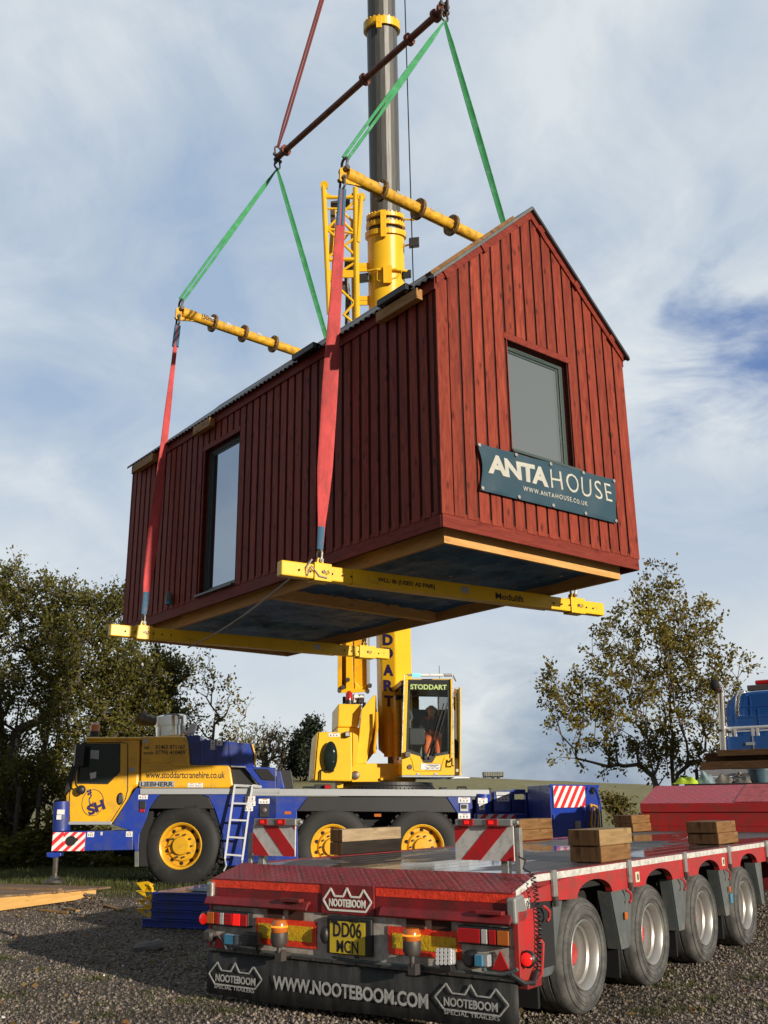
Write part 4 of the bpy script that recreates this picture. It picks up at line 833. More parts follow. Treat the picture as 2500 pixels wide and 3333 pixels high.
    ex=m.build('exhaust_silencer',mChr,t,smooth=True)
    m=M(); m.tube([L(*c5(870,95),1,.9),L(*c5(840,105),1,.9),L(*c5(800,92),1,.9),L(*c5(768,92),1,.9),L(*c5(752,80),1,.9),L(*c5(735,65),1,.9)],[.09,.085,.11,.115,.15,.16],14); m.build('exhaust_pipe',mStl,t,smooth=True)
    m=M(); q=lambda x,y,d:L(*c5(x,y),1,d)
    for d in (.62,1.15): m.tube([q(1015,198,d),q(1022,70,d),q(990,52,d),q(900,58,d)],.018,6)
    m.tube([q(1022,75,.6),q(1040,60,1.1),q(1030,100,1.1)],.018,6); m.build('exhaust_guard',mGalv,t,smooth=True)
    SL('white_flap',[(1085,115),(1118,118),(1100,170),(1058,188),(1035,182)],c5,.8,1.2,mLab)
    # -- blue boxes and steps behind the engine cover
    SL('blue_locker',[(1052,195),(1145,195),(1145,232),(1175,222),(1335,235),(1340,402),(1080,402)],c5,.12,1.9,mBlue); SL('blue_locker',[(1341,237),(1490,252),(1505,300),(1512,408),(1345,408)],c5,.16,1.8,mBlue)
    SL('yellow_edge',[(1488,250),(1500,252),(1521,330),(1521,392),(1512,392),(1508,320)],c5,.12,1.7,mYel)
    for a,b in (((1215,228),(1293,262)),((1215,264),(1253,290))): sticker(t,CR,c5(*a),c5(*b),.115)
    m=M(); 
    for x in (1150,1250,1338): m.tube([q(x,230,.115),q(x,395,.115)],.014,6)
    m.build('locker_rib',mBlue,t)
    SL('sloped_cover',[(1350,400),(1440,405),(1545,555),(1450,555),(1372,550)],c5,.25,1.2,mBlk); SL('sloped_cover',[(1435,405),(1655,412),(1655,555),(1565,555)],c5,.12,1.7,mBlue)
    SL('slope_rail',[(1350,398),(1450,402),(1452,412),(1350,408)],c5,.10,.25,mStrip); SL('slope_rail',[(1505,420),(1600,420),(1650,480),(1650,500),(1560,495)],c5,.10,.119,mBlkM)
    SL('cable_box',[(15,1010),(105,1012),(128,1143),(25,1143)],c6,.3,1.6,mBlk); SL('blue_bracket',[(0,1012),(30,1016),(58,1143),(0,1143)],c6,.1,.28,mBlue)
    # -- ladder on the side
    m=M(); l0,l1=q(1378,530,-.10),q(1312,1030,-.34); r0,r1=q(1497,532,-.10),q(1428,1040,-.34)
    for a,b in ((l0,l1),(r0,r1)): m.bar(a,b,.035,.055,up=(0,1,0))
    for y,f in ((655,.25),(768,.476),(883,.706),(998,.936)): m.bar(l0.lerp(l1,f),r0.lerp(r1,f),.05,.03)
    m.tube([l0,q(1385,532,.1)],.02,6); m.tube([r0,q(1555,542,.02)],.025,6); m.tube([q(1380,532,-.05),q(1555,542,-.05)],.025,6); m.tube([l1,q(1320,1075,-.34),q(1303,1110,-.34)],.014,5); m.tube([r1,q(1425,1075,-.34)],.014,5); m.build('ladder',mAlu,t)
    # -- details along the side
    for a,b in (((728,595),(790,625)),((1540,622),(1612,655)),((1447,602),(1515,635)),((1447,637),(1517,670)),((1444,672),(1500,705))): sticker(t,CR,c5(*a),c5(*b),-.001)
    for a,b,mm in (((735,635),(775,690),mBlk),((735,692),(770,712),mLR),((1545,657),(1605,745),mBlk)): BX('side_fitting',a,b,c5,-.03,-.001,mm,bevel=.004)
    m=M(); p=q(1575,700,-.035); m.ball(p,.06,10,sc=(1,.3,1)); m.build('filler_cap',mStl,t,smooth=True)
    BX('side_marker',(288,180),(316,192),c7,-.012,-.001,mAmb,bevel=0); BX('side_marker',(662,190),(690,202),c7,-.0,.01,mAmb,bevel=0)
    sticker(t,CR,c7(1010,122),c7(1060,144),-.001); sticker(t,CR,c7(1010,188),c7(1060,210),-.001); BX('side_fitting',(1018,148),(1052,180),c7,-.03,-.001,mStrip,bevel=.004); BX('side_fitting',(1024,152),(1046,168),c7,-.045,-.031,mBlk,bevel=.004)
    # -- rear outrigger and rear of the carrier
    m=M(); a=L(*c7(1112,108),1,.02); b=L(*c7(1112,188),1,.02); m.cyl(a,b,.145,n=20); m.build('jack_cylinder',mBlue,t,smooth=True)
    sticker(t,CR,c7(1092,124),c7(1132,148),-.13,marks=2); m=M(); a=L(*c7(1096,150),1,-.13); b=L(*c7(1120,174),1,-.13); m.box((a.x,-.134,b.z),(b.x,-.1305,a.z)); m.build('number_label',mLab,t); txt(None,'lettering','4',(a.x+.04,-.137,b.z+.03),(1,0,0),(0,0,1),mTxtB,t,h=a.z-b.z-.06,bold=.02)
    SL('outrigger_beam',[(1078,188),(1300,190),(1300,225),(1078,225)],c7,-.10,.3,mBlue)
    m=M(); a=L(*c7(1090,192),1,-.105); b=L(*c7(1250,212),1,-.105); hazard(m,(a.x,-.11,b.z),(1,0,0),(0,0,1),b.x-a.x,a.z-b.z,.10,phase=.03,out=(0,-1,0)); m.build('hazard_plate',[mHzW2,mHzR2],t)
    BX('rear_locker',(1158,96),(1228,185),c7,.05,1.2,mBlue); BX('locker_lid',(1166,98),(1224,114),c7,.03,.049,mStrip); sticker(t,CR,c7(1170,116),c7(1222,138),.045)
    BX('rear_frame',(1070,130),(1306,250),c7,.35,2.4,mBlue); BX('rear_winch',(1240,88),(1290,108),c7,.3,1.4,mBlue); BX('rear_post',(1232,92),(1244,185),c7,.15,.3,mBlue); BX('rear_post',(1290,100),(1304,200),c7,.15,.3,mBlue); BX('rear_post',(1140,82),(1148,185),c7,.0,.1,mBlk)
    m=M()
    for x0,x1 in ((1005,1045),(365,410)): m.tube([L(*c7(x0,92),1,.3),L(*c7(x0+2,80),1,.3),L(*c7(x1-4,80),1,.3),L(*c7(x1,92),1,.3)],.02,6)
    m.build('grab_rail',mBlk,t); BX('deck_hose_box',(415,68),(485,90),c7,.4,.9,mBlk); BX('deck_fitting',(937,80),(965,92),c7,.3,.5,mBlk); BX('red_coupling',(455,70),(482,86),c7,.28,.39,mLR)
    # -- slewing ring and turret
    m=M(); c=L(*c6(795,1100),1,1.3); c0=Vector((c.x,1.3,c.z)); r=.96; zb=L(*c6(795,1148),1,1.3).z-.15
    m.lathe((c0.x,1.3,zb),(0,0,1),[(r,0),(r,c0.z-zb-.08),(r*.97,c0.z-zb-.06),(r*.97,c0.z-zb)],72)
    for k in range(72): a=2*math.pi*k/72; m.obox((c0.x+math.cos(a)*(r+.008),1.3+math.sin(a)*(r+.008),(zb+c0.z)/2-.05),(math.cos(a)*.016,math.sin(a)*.016,0),(-math.sin(a)*.016,math.cos(a)*.016,0),(0,0,(c0.z-zb)/2-.06))
    m.build('slewing_ring',mBlk,t)
    D=.35
    SL('turret_base',[(545,965),(560,962),(905,962),(915,985),(1010,1060),(1000,1098),(540,1098)],c6,D+.5,2.6,mYelB,bevel=.02)
    th=SL('engine_housing',[(290,735),(545,735),(548,1000),(540,1092),(262,1085),(268,1000),(278,870)],c6,D,2.3,mYelB,bevel=.03)
    SL('housing_side',[(549,738),(585,760),(592,850),(575,962),(549,985)],c6,D+.02,2.2,mYelB,bevel=.01)
    m=M(); m.tube([L(*c6(x,y),1,D-.006) for x,y in ((305,738),(292,870),(275,1080))],.008,5); m.build('housing_seam',mBlk,th)
    m=M(); m.ball(L(*c6(389,912),1,D-.10),.29,18,sc=(.47,.22,1.0)); m.obox(L(*c6(418,912),1,D-.05),(.015,0,0),(0,.06,0),(0,0,.05)); m.build('turret_mirror',mDGlass,t,smooth=True)
    m=M(); m.tube([L(*c6(x,y),1,D-.05) for x,y in ((412,940),(410,1018),(395,1024),(378,1006),(325,1008),(318,1020),(316,1085))],.016,7); m.build('handrail',mBlk,t,smooth=True)
    sticker(t,CR,c6(375,742),c6(455,770),D-.002); BX('work_lamp',(494,732),(530,770),c6,D-.12,D-.01,mBlk); BX('lamp_glass',(498,738),(526,764),c6,D-.124,D-.1205,mLW,bevel=0)
    m=M(); m.lathe(L(*c6(568,1047),1,D+.49),(0,-1,0),[(0,.07),(.03,.07),(.07,.06),(.085,.02),(.085,-.03)],16); m.build('round_lamp',mStl,t,smooth=True); BX('step_bracket',(750,1064),(822,1084),c6,D+.42,D+.499,mYelB); BX('chock',(436,1100),(480,1140),c6,D+.3,D+.8,mYelB)
    SL('winch_housing',[(445,532),(605,535),(612,560),(590,700),(440,700)],c6,1.2,3.0,mYelB,bevel=.03); SL('winch_base',[(440,703),(595,703),(600,760),(440,735)],c6,1.25,2.9,mYelB)
    SL('boom_bracket',[(612,575),(700,470),(718,470),(722,560),(650,960),(575,965),(578,900),(598,740)],c6,.95,1.08,mYelB,bevel=.01); SL('boom_bracket',[(625,585),(705,480),(718,480),(722,860),(640,965),(585,965)],c6,2.4,2.5,mYelB,bevel=.01)
    SL('bracket_web',[(640,600),(720,560),(735,640),(700,720),(640,960),(610,960)],c6,1.1,2.35,mYel,bevel=0)
    SL('boom_bracket',[(855,470),(905,480),(908,960),(862,960)],c6,1.0,2.4,mYel); BX('bracket_cap',(858,470),(910,500),c6,.9,1.0,mBlk)
    m=M(); m.tube([L(*c6(x,y),1,.8) for x,y in ((722,590),(724,700),(706,860),(710,890))],.03,7); m.build('hydraulic_pipe',mYel,t,smooth=True)
    bp=BX('hose_plate',(540,465),(632,532),c6,1.6,1.66,mStl)
    m=M()
    for x,y in ((575,482),(612,490),(562,512),(610,514)): p=L(*c6(x,y),1,1.59); m.cyl((p.x,1.58,p.z),(p.x,1.599,p.z),.055,n=14)
    m.build('cable_gland',mLab,bp); m=M(); p=L(*c6(523,500),1,1.5); m.cyl(p+Vector((0,0,-.22)),p+Vector((0,0,-.02)),.08,n=14); m.lathe(p,(0,0,1),[(.075,-.02),(.07,.12),(.03,.17),(0,.175)],14,1); m.build('beacon',[mBlk,mLR],t,smooth=True)
    BX('hose_stand',(478,480),(498,530),c6,1.7,1.8,mBlk)
    m=M(); rr=random.Random(3)
    for k in range(7): x=rr.uniform(560,690); m.tube([L(*c6(x,525),1,1.5),L(*c6(x-12,555),1,1.4),L(*c6(x+6,585),1,1.45),L(*c6(x+20,545),1,1.5)],.014,5)
    m.build('hose_bundle',mBlk,t,smooth=True)
    # -- operator's cab
    O_=.30; K=lambda x,y,d=0:L(*cc(x,y),1,O_+d)
    def CS(name,pts,d0,d1,m_,par=t,bevel=.008): P=[K(x,y,d0) for x,y in pts]; m=M(); m.prism(P,(0,d1-d0,0)); return m.build(name,m_,par,bevel=bevel)
    dep=1.75
    cab=CS('operator_cab',[(152,1610),(220,1600),(310,1635),(470,1682),(530,1795),(682,1795),(745,1682),(1000,1640),(1075,1640),(1078,2012),(150,2012)],0,.09,mYelB)
    CS('cab_pillar',[(190,330),(262,330),(240,1000),(222,1602),(152,1612),(175,900)],0,.10,mYelB,cab); CS('cab_pillar',[(1001,330),(1045,330),(1076,1640),(1001,1640)],0,.10,mYelB,cab)
    CS('cab_roof',[(195,322),(1045,322),(1045,336),(195,336)],0,dep,mYelB,cab)
    CS('cab_floor',[(150,1990),(1075,1990),(1075,2012),(150,2012)],.09,dep,mBlk,cab); CS('cab_tray',[(148,2013),(1082,2020),(1085,2052),(150,2050)],-.10,dep,mStrip,cab); CS('cab_step',[(1086,2035),(1340,2045),(1350,2070),(1000,2078)],-.05,.5,mAlu,cab)
    # side walls: glass with frames, rear wall with a window
    a=K(165,1640); b=K(1068,1640); top=K(200,330).z; zb=K(150,2000).z; zm=K(150,1500).z
    for x in (a.x,b.x):
        m=M(); m.box((x-.015,O_+.1,zb),(x+.015,O_+dep,zm-.25)); m.box((x-.015,O_+.1,top-.10),(x+.015,O_+dep,top-.005)); m.box((x-.015,O_+dep-.09,zm-.25),(x+.015,O_+dep,top-.1)); m.build('cab_side',mYelB,cab)
        m=M(); m.box((x-.004,O_+.1,zm-.25),(x+.004,O_+dep-.09,top-.1)); m.build('side_glass',mGlass,cab)
    xw0,xw1,zw0,zw1=L(*cc(455,840),1,O_+dep).x,L(*cc(880,840),1,O_+dep).x,L(*cc(500,860),1,O_+dep).z,L(*cc(500,632),1,O_+dep).z
    m=M(); y0,y1=O_+dep,O_+dep+.03; m.box((a.x,y0,zb),(b.x,y1,zw0)); m.box((a.x,y0,zw1),(b.x,y1,top)); m.box((a.x,y0,zw0),(xw0,y1,zw1)); m.box((xw1,y0,zw0),(b.x,y1,zw1)); m.build('rear_wall',mBlk,cab)
    m=M(); m.box((a.x+.02,O_+.12,top-.14),(b.x-.02,O_+dep,top-.02)); m.build('headlining',mBlk,cab)
    CS('windscreen_trim',[(255,332),(1003,332),(1003,1645),(745,1682),(682,1793),(530,1793),(470,1682),(310,1637),(222,1604),(240,1000)],.03,.035,mBlk,cab) if False else None
    m=M(); rim=[(262,340),(1000,340),(1000,1640),(745,1680),(680,1790),(532,1790),(470,1680),(310,1635),(224,1602),(243,1000)]; cxm,cym=620,1000
    inn=[(x+(cxm-x)*(40/max(60,abs(x-cxm))) if abs(x-cxm)>200 else x, y+(cym-y)*(45/max(60,abs(y-cym)))) for x,y in rim]
    for i in range(len(rim)):
        j=(i+1)%len(rim); m.prism([K(*rim[i],.02),K(*rim[j],.02),K(*inn[j],.02),K(*inn[i],.02)],(0,.02,0))
    m.build('windscreen_seal',mBlk,cab)
    CS('windscreen',[(262,341),(999,341),(999,1639),(744,1679),(679,1789),(533,1789),(471,1679),(311,1634),(225,1601),(244,1000)],.012,.018,mGlass,cab,bevel=0)
    CS('wiper_panel',[(480,1685),(735,1685),(680,1785),(534,1785)],-.004,.011,mBlk,cab,bevel=0)
    CS('sun_strip',[(268,355),(996,355),(996,515),(264,515)],.006,.0115,mBlkM,cab,bevel=0)
    a_=K(300,505,.003); b_=K(940,425,.003); txt(None,'lettering','STODDART',a_,(1,0,0),(0,0,1),mTxtG,cab,w=b_.x-a_.x,h=b_.z-a_.z,bold=.03)
    m=M(); 
    for p,q_ in (((575,1700),(880,860)),((650,1700),(945,850))):
        a1,b1=K(*p,-.03),K(*q_,-.03); m.tube([a1,b1],.013,6); m.tube([a1.lerp(b1,.45)+Vector((.01,-.01,0)),b1+Vector((.01,-.01,.12))],.011,5); m.cyl(a1+Vector((0,.03,0)),a1+Vector((0,-.03,0)),.035,n=10)
    m.build('wiper',mBlk,cab,smooth=True)
    m=M(); m.tube([K(150,1640,-.05),K(165,1200,-.06),K(195,245,-.06),K(320,240,-.06),K(1040,245,-.06),K(1050,900,-.06),K(1040,1700,-.06)],.013,7); m.tube([K(1040,245,-.06),K(1100,360,.5)],.013,7); m.build('guard_rail',mGalv,cab,smooth=True)
    m=M(); m.cyl(K(335,255,-.09),K(480,255,-.09),.032,n=12,mi=0); m.cyl(K(484,256,-.09),K(636,256,-.09),.030,n=12,mi=1); m.cyl(K(645,256,-.09),K(880,256,-.09),.030,n=12,mi=1); m.cyl(K(255,258,-.09),K(333,256,-.09),.024,n=12,mi=2); m.cyl(K(895,256,-.09),K(1030,256,-.09),.03,n=12,mi=2); m.build('light_bar',[mat('cyan_lamp',(.2,.7,.6),.2,emit=((.15,.85,.75),1.0)),mLab,mGalv],cab,smooth=True)
    CS('roof_hatch',[(510,322),(700,322),(690,331),(520,331)],-.03,.3,mBlk,cab)
    m=M(); m.tube([K(815,330,.4),K(806,90,.4)],.006,5); m.build('aerial',mBlk,cab)
    for x in (415,728): m=M(); m.box(tuple(K(x-4,2010,-.015)),tuple(K(x+44,1975,-.001))); m.build('latch',mStrip,cab)
    m=M(); p=K(290,1870,-.002); m.lathe(p,(0,-1,0),[(0,.03),(.04,.03),(.05,0)],14); m.build('cab_lamp',mStl,cab,smooth=True)
    m=M(); m.tube([K(x,y,-.004) for x,y in ((305,1700),(340,1760),(370,1930),(410,1945),(820,1945),(845,1930),(880,1760),(920,1690))],.011,6); m.build('panel_crease',mYelB,cab,smooth=True)
    m=M(); m.box(tuple(K(575,1925,-.010)),tuple(K(830,1812,-.004)),0); m.box(tuple(K(580,1918,-.0115)),tuple(K(824,1818,-.0101)),1); m.box(tuple(K(600,1845,-.013)),tuple(K(800,1832,-.0116)),0)
    m.box(tuple(K(650,1866,-.013)),tuple(K(755,1858,-.0116)),0); m.box(tuple(K(582,1880,-.013)),tuple(K(822,1877,-.0116)),0)
    for x0,x1 in ((590,640),(668,712),(745,800)): m.box(tuple(K(x0,1900,-.013)),tuple(K(x1,1890,-.0116)),0)
    m.build('capacity_plate',[mTxtB,mLab],cab); m=M(); m.box(tuple(K(485,1915,-.008)),tuple(K(572,1808,-.002))); m.build('sticker',mLab,cab)
    BX2=lambda name,x0,y0,x1,y1,d0,d1,m_: CS(name,[(x0,y0),(x1,y0),(x1,y1),(x0,y1)],d0,d1,m_,cab)
    BX2('side_lamp',212,1600,305,1690,-.16,-.03,mStl)
    dr=BX2('open_door',1166,468,1190,2015,.27,.32,mYelB); p_=K(1166,468,.32); q_=K(1190,2015,.32)
    m=M(); m.box((p_.x,p_.y,q_.z),(q_.x,p_.y+.9,q_.z+.55)); m.box((p_.x,p_.y,p_.z-.06),(q_.x,p_.y+.9,p_.z)); m.box((p_.x,p_.y+.85,q_.z+.551),(q_.x,p_.y+.9,p_.z-.061)); m.build('door_frame',mYelB,dr)
    m=M(); m.box((p_.x-.005,p_.y,q_.z+.55),(p_.x-.001,p_.y+.86,p_.z-.06)); m.build('door_glass',mGlass,dr); m=M(); m.box((p_.x-.05,p_.y-.03,q_.z+.05),(p_.x-.006,p_.y+.03,p_.z-.05)); m.build('door_seal',mBlk,dr); BX2('door_hinge',1082,480,1165,510,.3,.36,mGalv); BX2('door_hinge',1100,1900,1165,1960,.3,.36,mGalv)
    m=M(); m.tube([K(985,1780,-.02),K(1030,1720,-.12),K(1030,1830,-.14),K(1050,1850,-.05)],.018,6); m.build('hook_handle',mBlk,cab)
    # seat, consoles, inside fittings
    zs=L(*cc(680,1500),1,O_+.9).z; xs=L(*cc(690,1000),1,O_+1.0).x
    m=M(); m.box((xs-.27,O_+.55,zs-.16),(xs+.27,O_+1.05,zs-.03)); m.build('seat',mBlkM,cab,bevel=.04)
    m=M(); m.box((xs-.25,O_+1.06,zs-.05),(xs+.25,O_+1.2,zs+.62)); m.box((xs-.13,O_+1.08,zs+.64),(xs+.13,O_+1.18,zs+.80)); m.build('backrest',mBlkM,cab,bevel=.05)
    m=M(); m.box((xs-.50,O_+.55,zs-.25),(xs-.29,O_+1.2,zs+.12)); m.build('console',mGry,cab,bevel=.03); m=M(); m.box((xs+.29,O_+.55,zs-.25),(xs+.42,O_+1.2,zs+.12)); m.tube([(xs+.34,O_+.62,zs+.1),(xs+.33,O_+.6,zs+.24)],.02,8); m.ball((xs+.33,O_+.6,zs+.26),.035,8); m.build('console',mBlk,cab,bevel=.03)
    m=M(); m.box(tuple(K(280,1180,.15)),tuple(K(530,1500,.35))); m.build('display_unit',mBlk,cab,bevel=.02)
    m=M(); m.tube([K(290,880,.2),K(330,1000,.2),K(285,1080,.2),K(300,1250,.2)],.025,6); m.build('cab_bracket',mGry,cab)
    return t
CRANE=crane()
# the large blue box at the back end of the carrier, with its hazard board and hose
def backbox():
    a=WORLD.loc(*c7(1400,275),1,18.2); Bc=Vector((a.x,18.2,0)); q=WORLD.loc(*c7(1604,262),1,19.6); Cc=Vector((q.x,19.6,0)); r=WORLD.loc(*c7(1306,270),1,19.9); Ac=Vector((r.x,19.9,0))
    X=(Cc-Bc).normalized(); fr=Frame(Bc,X,Vector((0,0,1)).cross(X)); A=fr.l(Ac); w=(Cc-Bc).length; zt=fr.loc(*c7(1400,68),1,0).z
    t=thing('equipment_box','tall blue steel box with striped hazard board and yellow hose at the crane rear','storage box',fr)
    m=M(); m.prism([(0,0,.25),(w,0,.25),(w,A.y,.25),(A.x,A.y,.25)],(0,0,zt-.25)); bx=m.build('box_body',mBlue,t,bevel=.012)
    xs=fr.loc(*c7(1537,100),1,0).x
    m=M(); m.box((0,-.02,zt-.05),(w,-.001,zt)); m.box((xs-.01,-.012,.28),(xs+.01,-.001,zt-.051)); m.build('edge_rib',mBlue,bx)
    p0=fr.loc(*c7(1407,165),1,-.02); p1=fr.loc(*c7(1532,70),1,-.02)
    m=M(); hazard(m,(p0.x,-.035,p0.z),(1,0,0),(0,0,1),p1.x-p0.x,p1.z-p0.z-.02,.125,phase=-.05,out=(0,-1,0)); m.build('hazard_board',[mHzW2,mHzR2],t)
    c=fr.loc(*c7(1570,200),1,-.02); m=M(); rr=fr.loc(*c7(1602,200),1,-.02).x-c.x
    pts=[(c.x-rr*1.0,-.03,.5)]+[(c.x+rr*math.cos(a),-.03,c.z+.15+rr*1.3*math.sin(a)) for a in np.linspace(math.pi,0,10)]+[(c.x+rr,-.03,.5)]; m.tube(pts,.014,6); m.build('arched_hatch',mBlue,t)
    m=M(); P=lambda x,y:fr.loc(*c7(x,y),1,-.05); m.tube([P(1560,150),P(1566,175),P(1562,230),P(1568,262)],.022,7); m.tube([P(1562,152),P(1585,158),P(1594,190),P(1590,258)],.018,7); m.tube([P(1575,165),P(1580,200),P(1575,250)],.014,6); m.build('yellow_hose',mYelW,t,smooth=True)
    m=M(); a=P(1502,220); b=P(1526,248); m.box((a.x,-.02,b.z),(b.x,-.002,a.z)); m.box((a.x+.03,-.035,b.z+.04),(b.x-.05,-.021,a.z-.05)); m.build('lock_plate',mGalv,t); m=M(); a=P(1412,208); m.cyl((a.x,-.03,a.z-.06),(a.x,-.03,a.z+.06),.015,n=8); m.build('hinge',mBlue,t)
    m=M(); a=P(1568,95); m.obox(a,(.05,0,0),(0,.02,0),(0,0,.02)); m.obox(a,(.015,0,0),(0,.02,0),(0,0,.06)); m.build('handle',mBlkM,t)
    m=M(); m.box((.05,.05,0),(w-.1,A.y*.8,.249)); m.build('skid',mBlkM,t)
backbox()
# ---------------------------------------------------------------- boom
def boom():
    P0=WORLD.loc(1281,2100,1,21.2); P1=WORLD.loc(1241,0,1,17.4); ax=(P1-P0).normalized(); X=(Vector((1,0,0))-ax*ax.x).normalized(); BM=Frame(P0,X,ax.cross(X))
    t=bpy.data.objects.new('boom',None); COL.objects.link(t); t.parent=CRANE; t.matrix_parent_inverse=CRANE.matrix_world.inverted() if False else Matrix.Identity(4)
    t.matrix_local=CR.I@BM.M
    h=lambda py:BM.l(seg(BM.w((0,0,-6)),BM.w((0,0,40)),py,1)).z
    sc=lambda hh:(BM.w((0,0,hh))-CAM).dot(fw)/F
    def PX(px,py,v=0):  # local point on the plane v at a pixel
        return BM.loc(px,py,1,v)
    # base section
    sec=[(-.37,.12),(-.27,-.26),(.03,-.40),(.37,-.22),(.37,.45),(-.37,.45)]
    h0,h1=h(2445),h(1500); m=M(); m.prism([(u,v,h0) for u,v in sec],(0,0,h1-h0)); bs=m.build('base_section',mYelB,t,bevel=.03)
    r=60*sc(h(900)); m=M(); m.lathe((0,0,h1-.1),(0,0,1),[(0,0),(.38,0),(r,1.2),(r,h(775)-h1+.1)],36); m.build('collar_section',mYelB,t,smooth=True)
    # letters down the left-front face
    u=Vector((.30,-.14,0)).normalized(); s_=sc(h(2200)); 
    for ch,y in (('S',-162),('T',-58),('O',-52+0),('D',60),('D',155),('A',275),('R',385),('T',495)):
        pass
    ys=[60,155,275,385,495]; pitch=108; allc=[('S',60-3*pitch),('T',60-2*pitch),('O',60-pitch)]+list(zip('DDART',ys))
    for ch,y in allc:
        py=2050+.4521*(y+37); z=h(py); o=Vector((-.245,-.2745,z)); hh=75*.4521*sc(z)*1.02; txt(None,'lettering',ch,o+Vector((u.x*.02,u.y*.02-.004,0)),u,(0,0,1),mTxtN,t,w=.235 if ch!='T' else .22,h=hh*1.04,bold=.045)
    # collars with bolts
    def collar(name,pa,pb,rad,mt,bolts=26):
        za,zb=h(pb),h(pa); m=M(); m.lathe((0,0,za),(0,0,1),[(rad*.85,0),(rad,0),(rad,zb-za),(rad*.8,zb-za)],40)
        for k in range(bolts): a=2*math.pi*k/bolts; m.obox((rad*.93*math.cos(a),rad*.93*math.sin(a),zb+.014),(.022*math.cos(a),.022*math.sin(a),0),(-.017*math.sin(a),.017*math.cos(a),0),(0,0,.015))
        m.build(name,mt,t,smooth=False)
    rr=64*sc(h(740)); collar('collar',707,718,rr*.98,mYelB); collar('collar',733,745,rr*1.0,mYelB); collar('collar',760,776,rr*1.05,mYelB,0)
    collar('collar',80,104,60*sc(h(90)),mYelB,22)
    m=M(); m.lathe((0,0,h(776)),(0,0,1),[(rr*.8,0),(rr*.8,h(700)-h(776))],30); m.build('collar_core',mStl,t,smooth=True)
    for pa,pb,cx_ in ((683,770,1247),(55,90,1233)):
        a=PX(cx_,pa,-rr-.03); b=PX(cx_,pb,-rr-.03); m=M(); m.box((a.x-.06,-rr-.05,b.z),(a.x+.06,-rr-.0,a.z)); m.cyl((a.x,-rr-.055,a.z-.1),(a.x,-rr-.05,a.z-.1),.025,n=10); m.build('collar_lug',mYelB,t,bevel=.01)
    # telescopic sections (inner sections get narrower)
    for k,(ha,hb,rad) in enumerate(((h(776)-.2,h(104),49*sc(h(400))),(h(104)-.2,h(0)+2.5,45*sc(h(30))),(h(0)+2.5,h(0)+6,.36),(h(0)+6,h(0)+12.5,.33))):
        m=M(); n=40; V=[];Fc=[]
        for z in (ha,hb):
            for i in range(n):
                a=2*math.pi*i/n; q=1+.012*(i%2); V.append((rad*q*math.cos(a),rad*q*1.05*math.sin(a),z))
        for i in range(n): Fc.append((i,(i+1)%n,(i+1)%n+n,i+n))
        m.add(V,Fc); m.build('telescopic_section',mTel,t)
        if k>1: m=M(); m.lathe((0,0,ha-.12),(0,0,1),[(rad*.9,0),(rad*1.25,0),(rad*1.25,.2),(rad*.9,.2)],30); m.build('collar',mYelB,t)
    HZ=h(0)+12.5; m=M(); m.box((-.3,-.8,HZ),(.3,.4,HZ+.5)); hd=m.build('boom_head',mYelB,t,bevel=.03); m=M(); m.cyl((-.2,-.75,HZ+.2),(.2,-.75,HZ+.2),.3,n=20); m.build('sheave',mStl,hd)
    # ram
    m=M(); zt_,zb_=h(2308),h(2440); m.cyl((-.10,-.62,zb_),(-.10,-.46,zt_),.15,n=20); m.build('lift_cylinder',mYel,t,smooth=True)
    m=M(); m.cyl((-.10,-.70,h(2485)),(-.10,-.62,zb_),.07,n=14); m.build('cylinder_rod',mStl,t,smooth=True)
    # lamps, cable brackets on the collar section
    rc=61*sc(h(900))
    m=M(); z=h(893); m.tube([(-rc*1.0,-rc*.75,z),(-rc*.5,-rc*1.05,z),(rc*.5,-rc*1.05,z),(rc*1.1,-rc*.6,z)],.028,7); m.box((.02-.09,-rc-.09,z-.30),(.02+.09,-rc-.005,z+.07)); m.tube([(-.2,-rc*1.04,z),(-.2,-rc*1.04,z-.22),(-.05,-rc*1.04,z-.3)],.008,5); m.tube([(.1,-rc*1.04,z-.2),(.3,-rc,z-.12),(.33,-rc*.95,z)],.008,5); m.build('cable_rail',mYelB,t)
    for x,y,s1 in ((1325,893,.09),(1185,905,.10),(1348,790,.11)):
        p=PX(x,y,-rc*.5); m=M(); m.obox(p,(s1,0,.01),(0,s1*.8,0),(0,0,s1*.85)); m.build('boom_lamp',mBlk,t,bevel=.01)
    m=M(); p=PX(1348,792,-rc*.5); m.tube([(rc*.9,-rc*.4,p.z-.05),p],.02,6); m.tube([(rc*.95,-rc*.3,p.z+.55),p+Vector((.02,0,.5))],.02,6); m.tube([(rc*.95,-rc*.3,p.z+.9),p+Vector((-.08,0,.9))],.02,6); m.build('lamp_arm',mYelB,t)
    # side links to the folded jib
    for y in (868,882,975,990): m=M(); a=PX(1170,y,0); m.bar((a.x,-.1,a.z),(-rc*.8,-.1,a.z),.08,.09); m.build('jib_link',mYelB,t)
    # folded lattice jib
    J=lambda x,y,v:BM.loc(*c9(x,y),1,v)
    v0,v1=-.35,.35; m=M(); q=2.0
    def ch(x0,y0,x1,y1,v,r=.05): m.cyl(J(x0,y0,v),J(x1,y1,v),r,n=10)
    ch(180,500,245,1950,v0,.055); ch(535,545,555,2150,v0,.06); ch(300,720,262,1300,v1,.05); ch(500,900,520,2100,v1,.045); ch(600,640,560,1150,v0-.02,.05)
    for x,y in ((190,515),): m.cyl(J(x,y,v0-.05),J(x,y,v0+.05)+Vector((0,.1,0)),.085,n=12)
    m.cyl(J(600,645,v0-.05),J(600,645,v0-.05)+Vector((0,.09,0)),.085,n=12)
    def br(x0,y0,x1,y1,v=v0,r=.028): m.cyl(J(x0,y0,v),J(x1,y1,v),r,n=7)
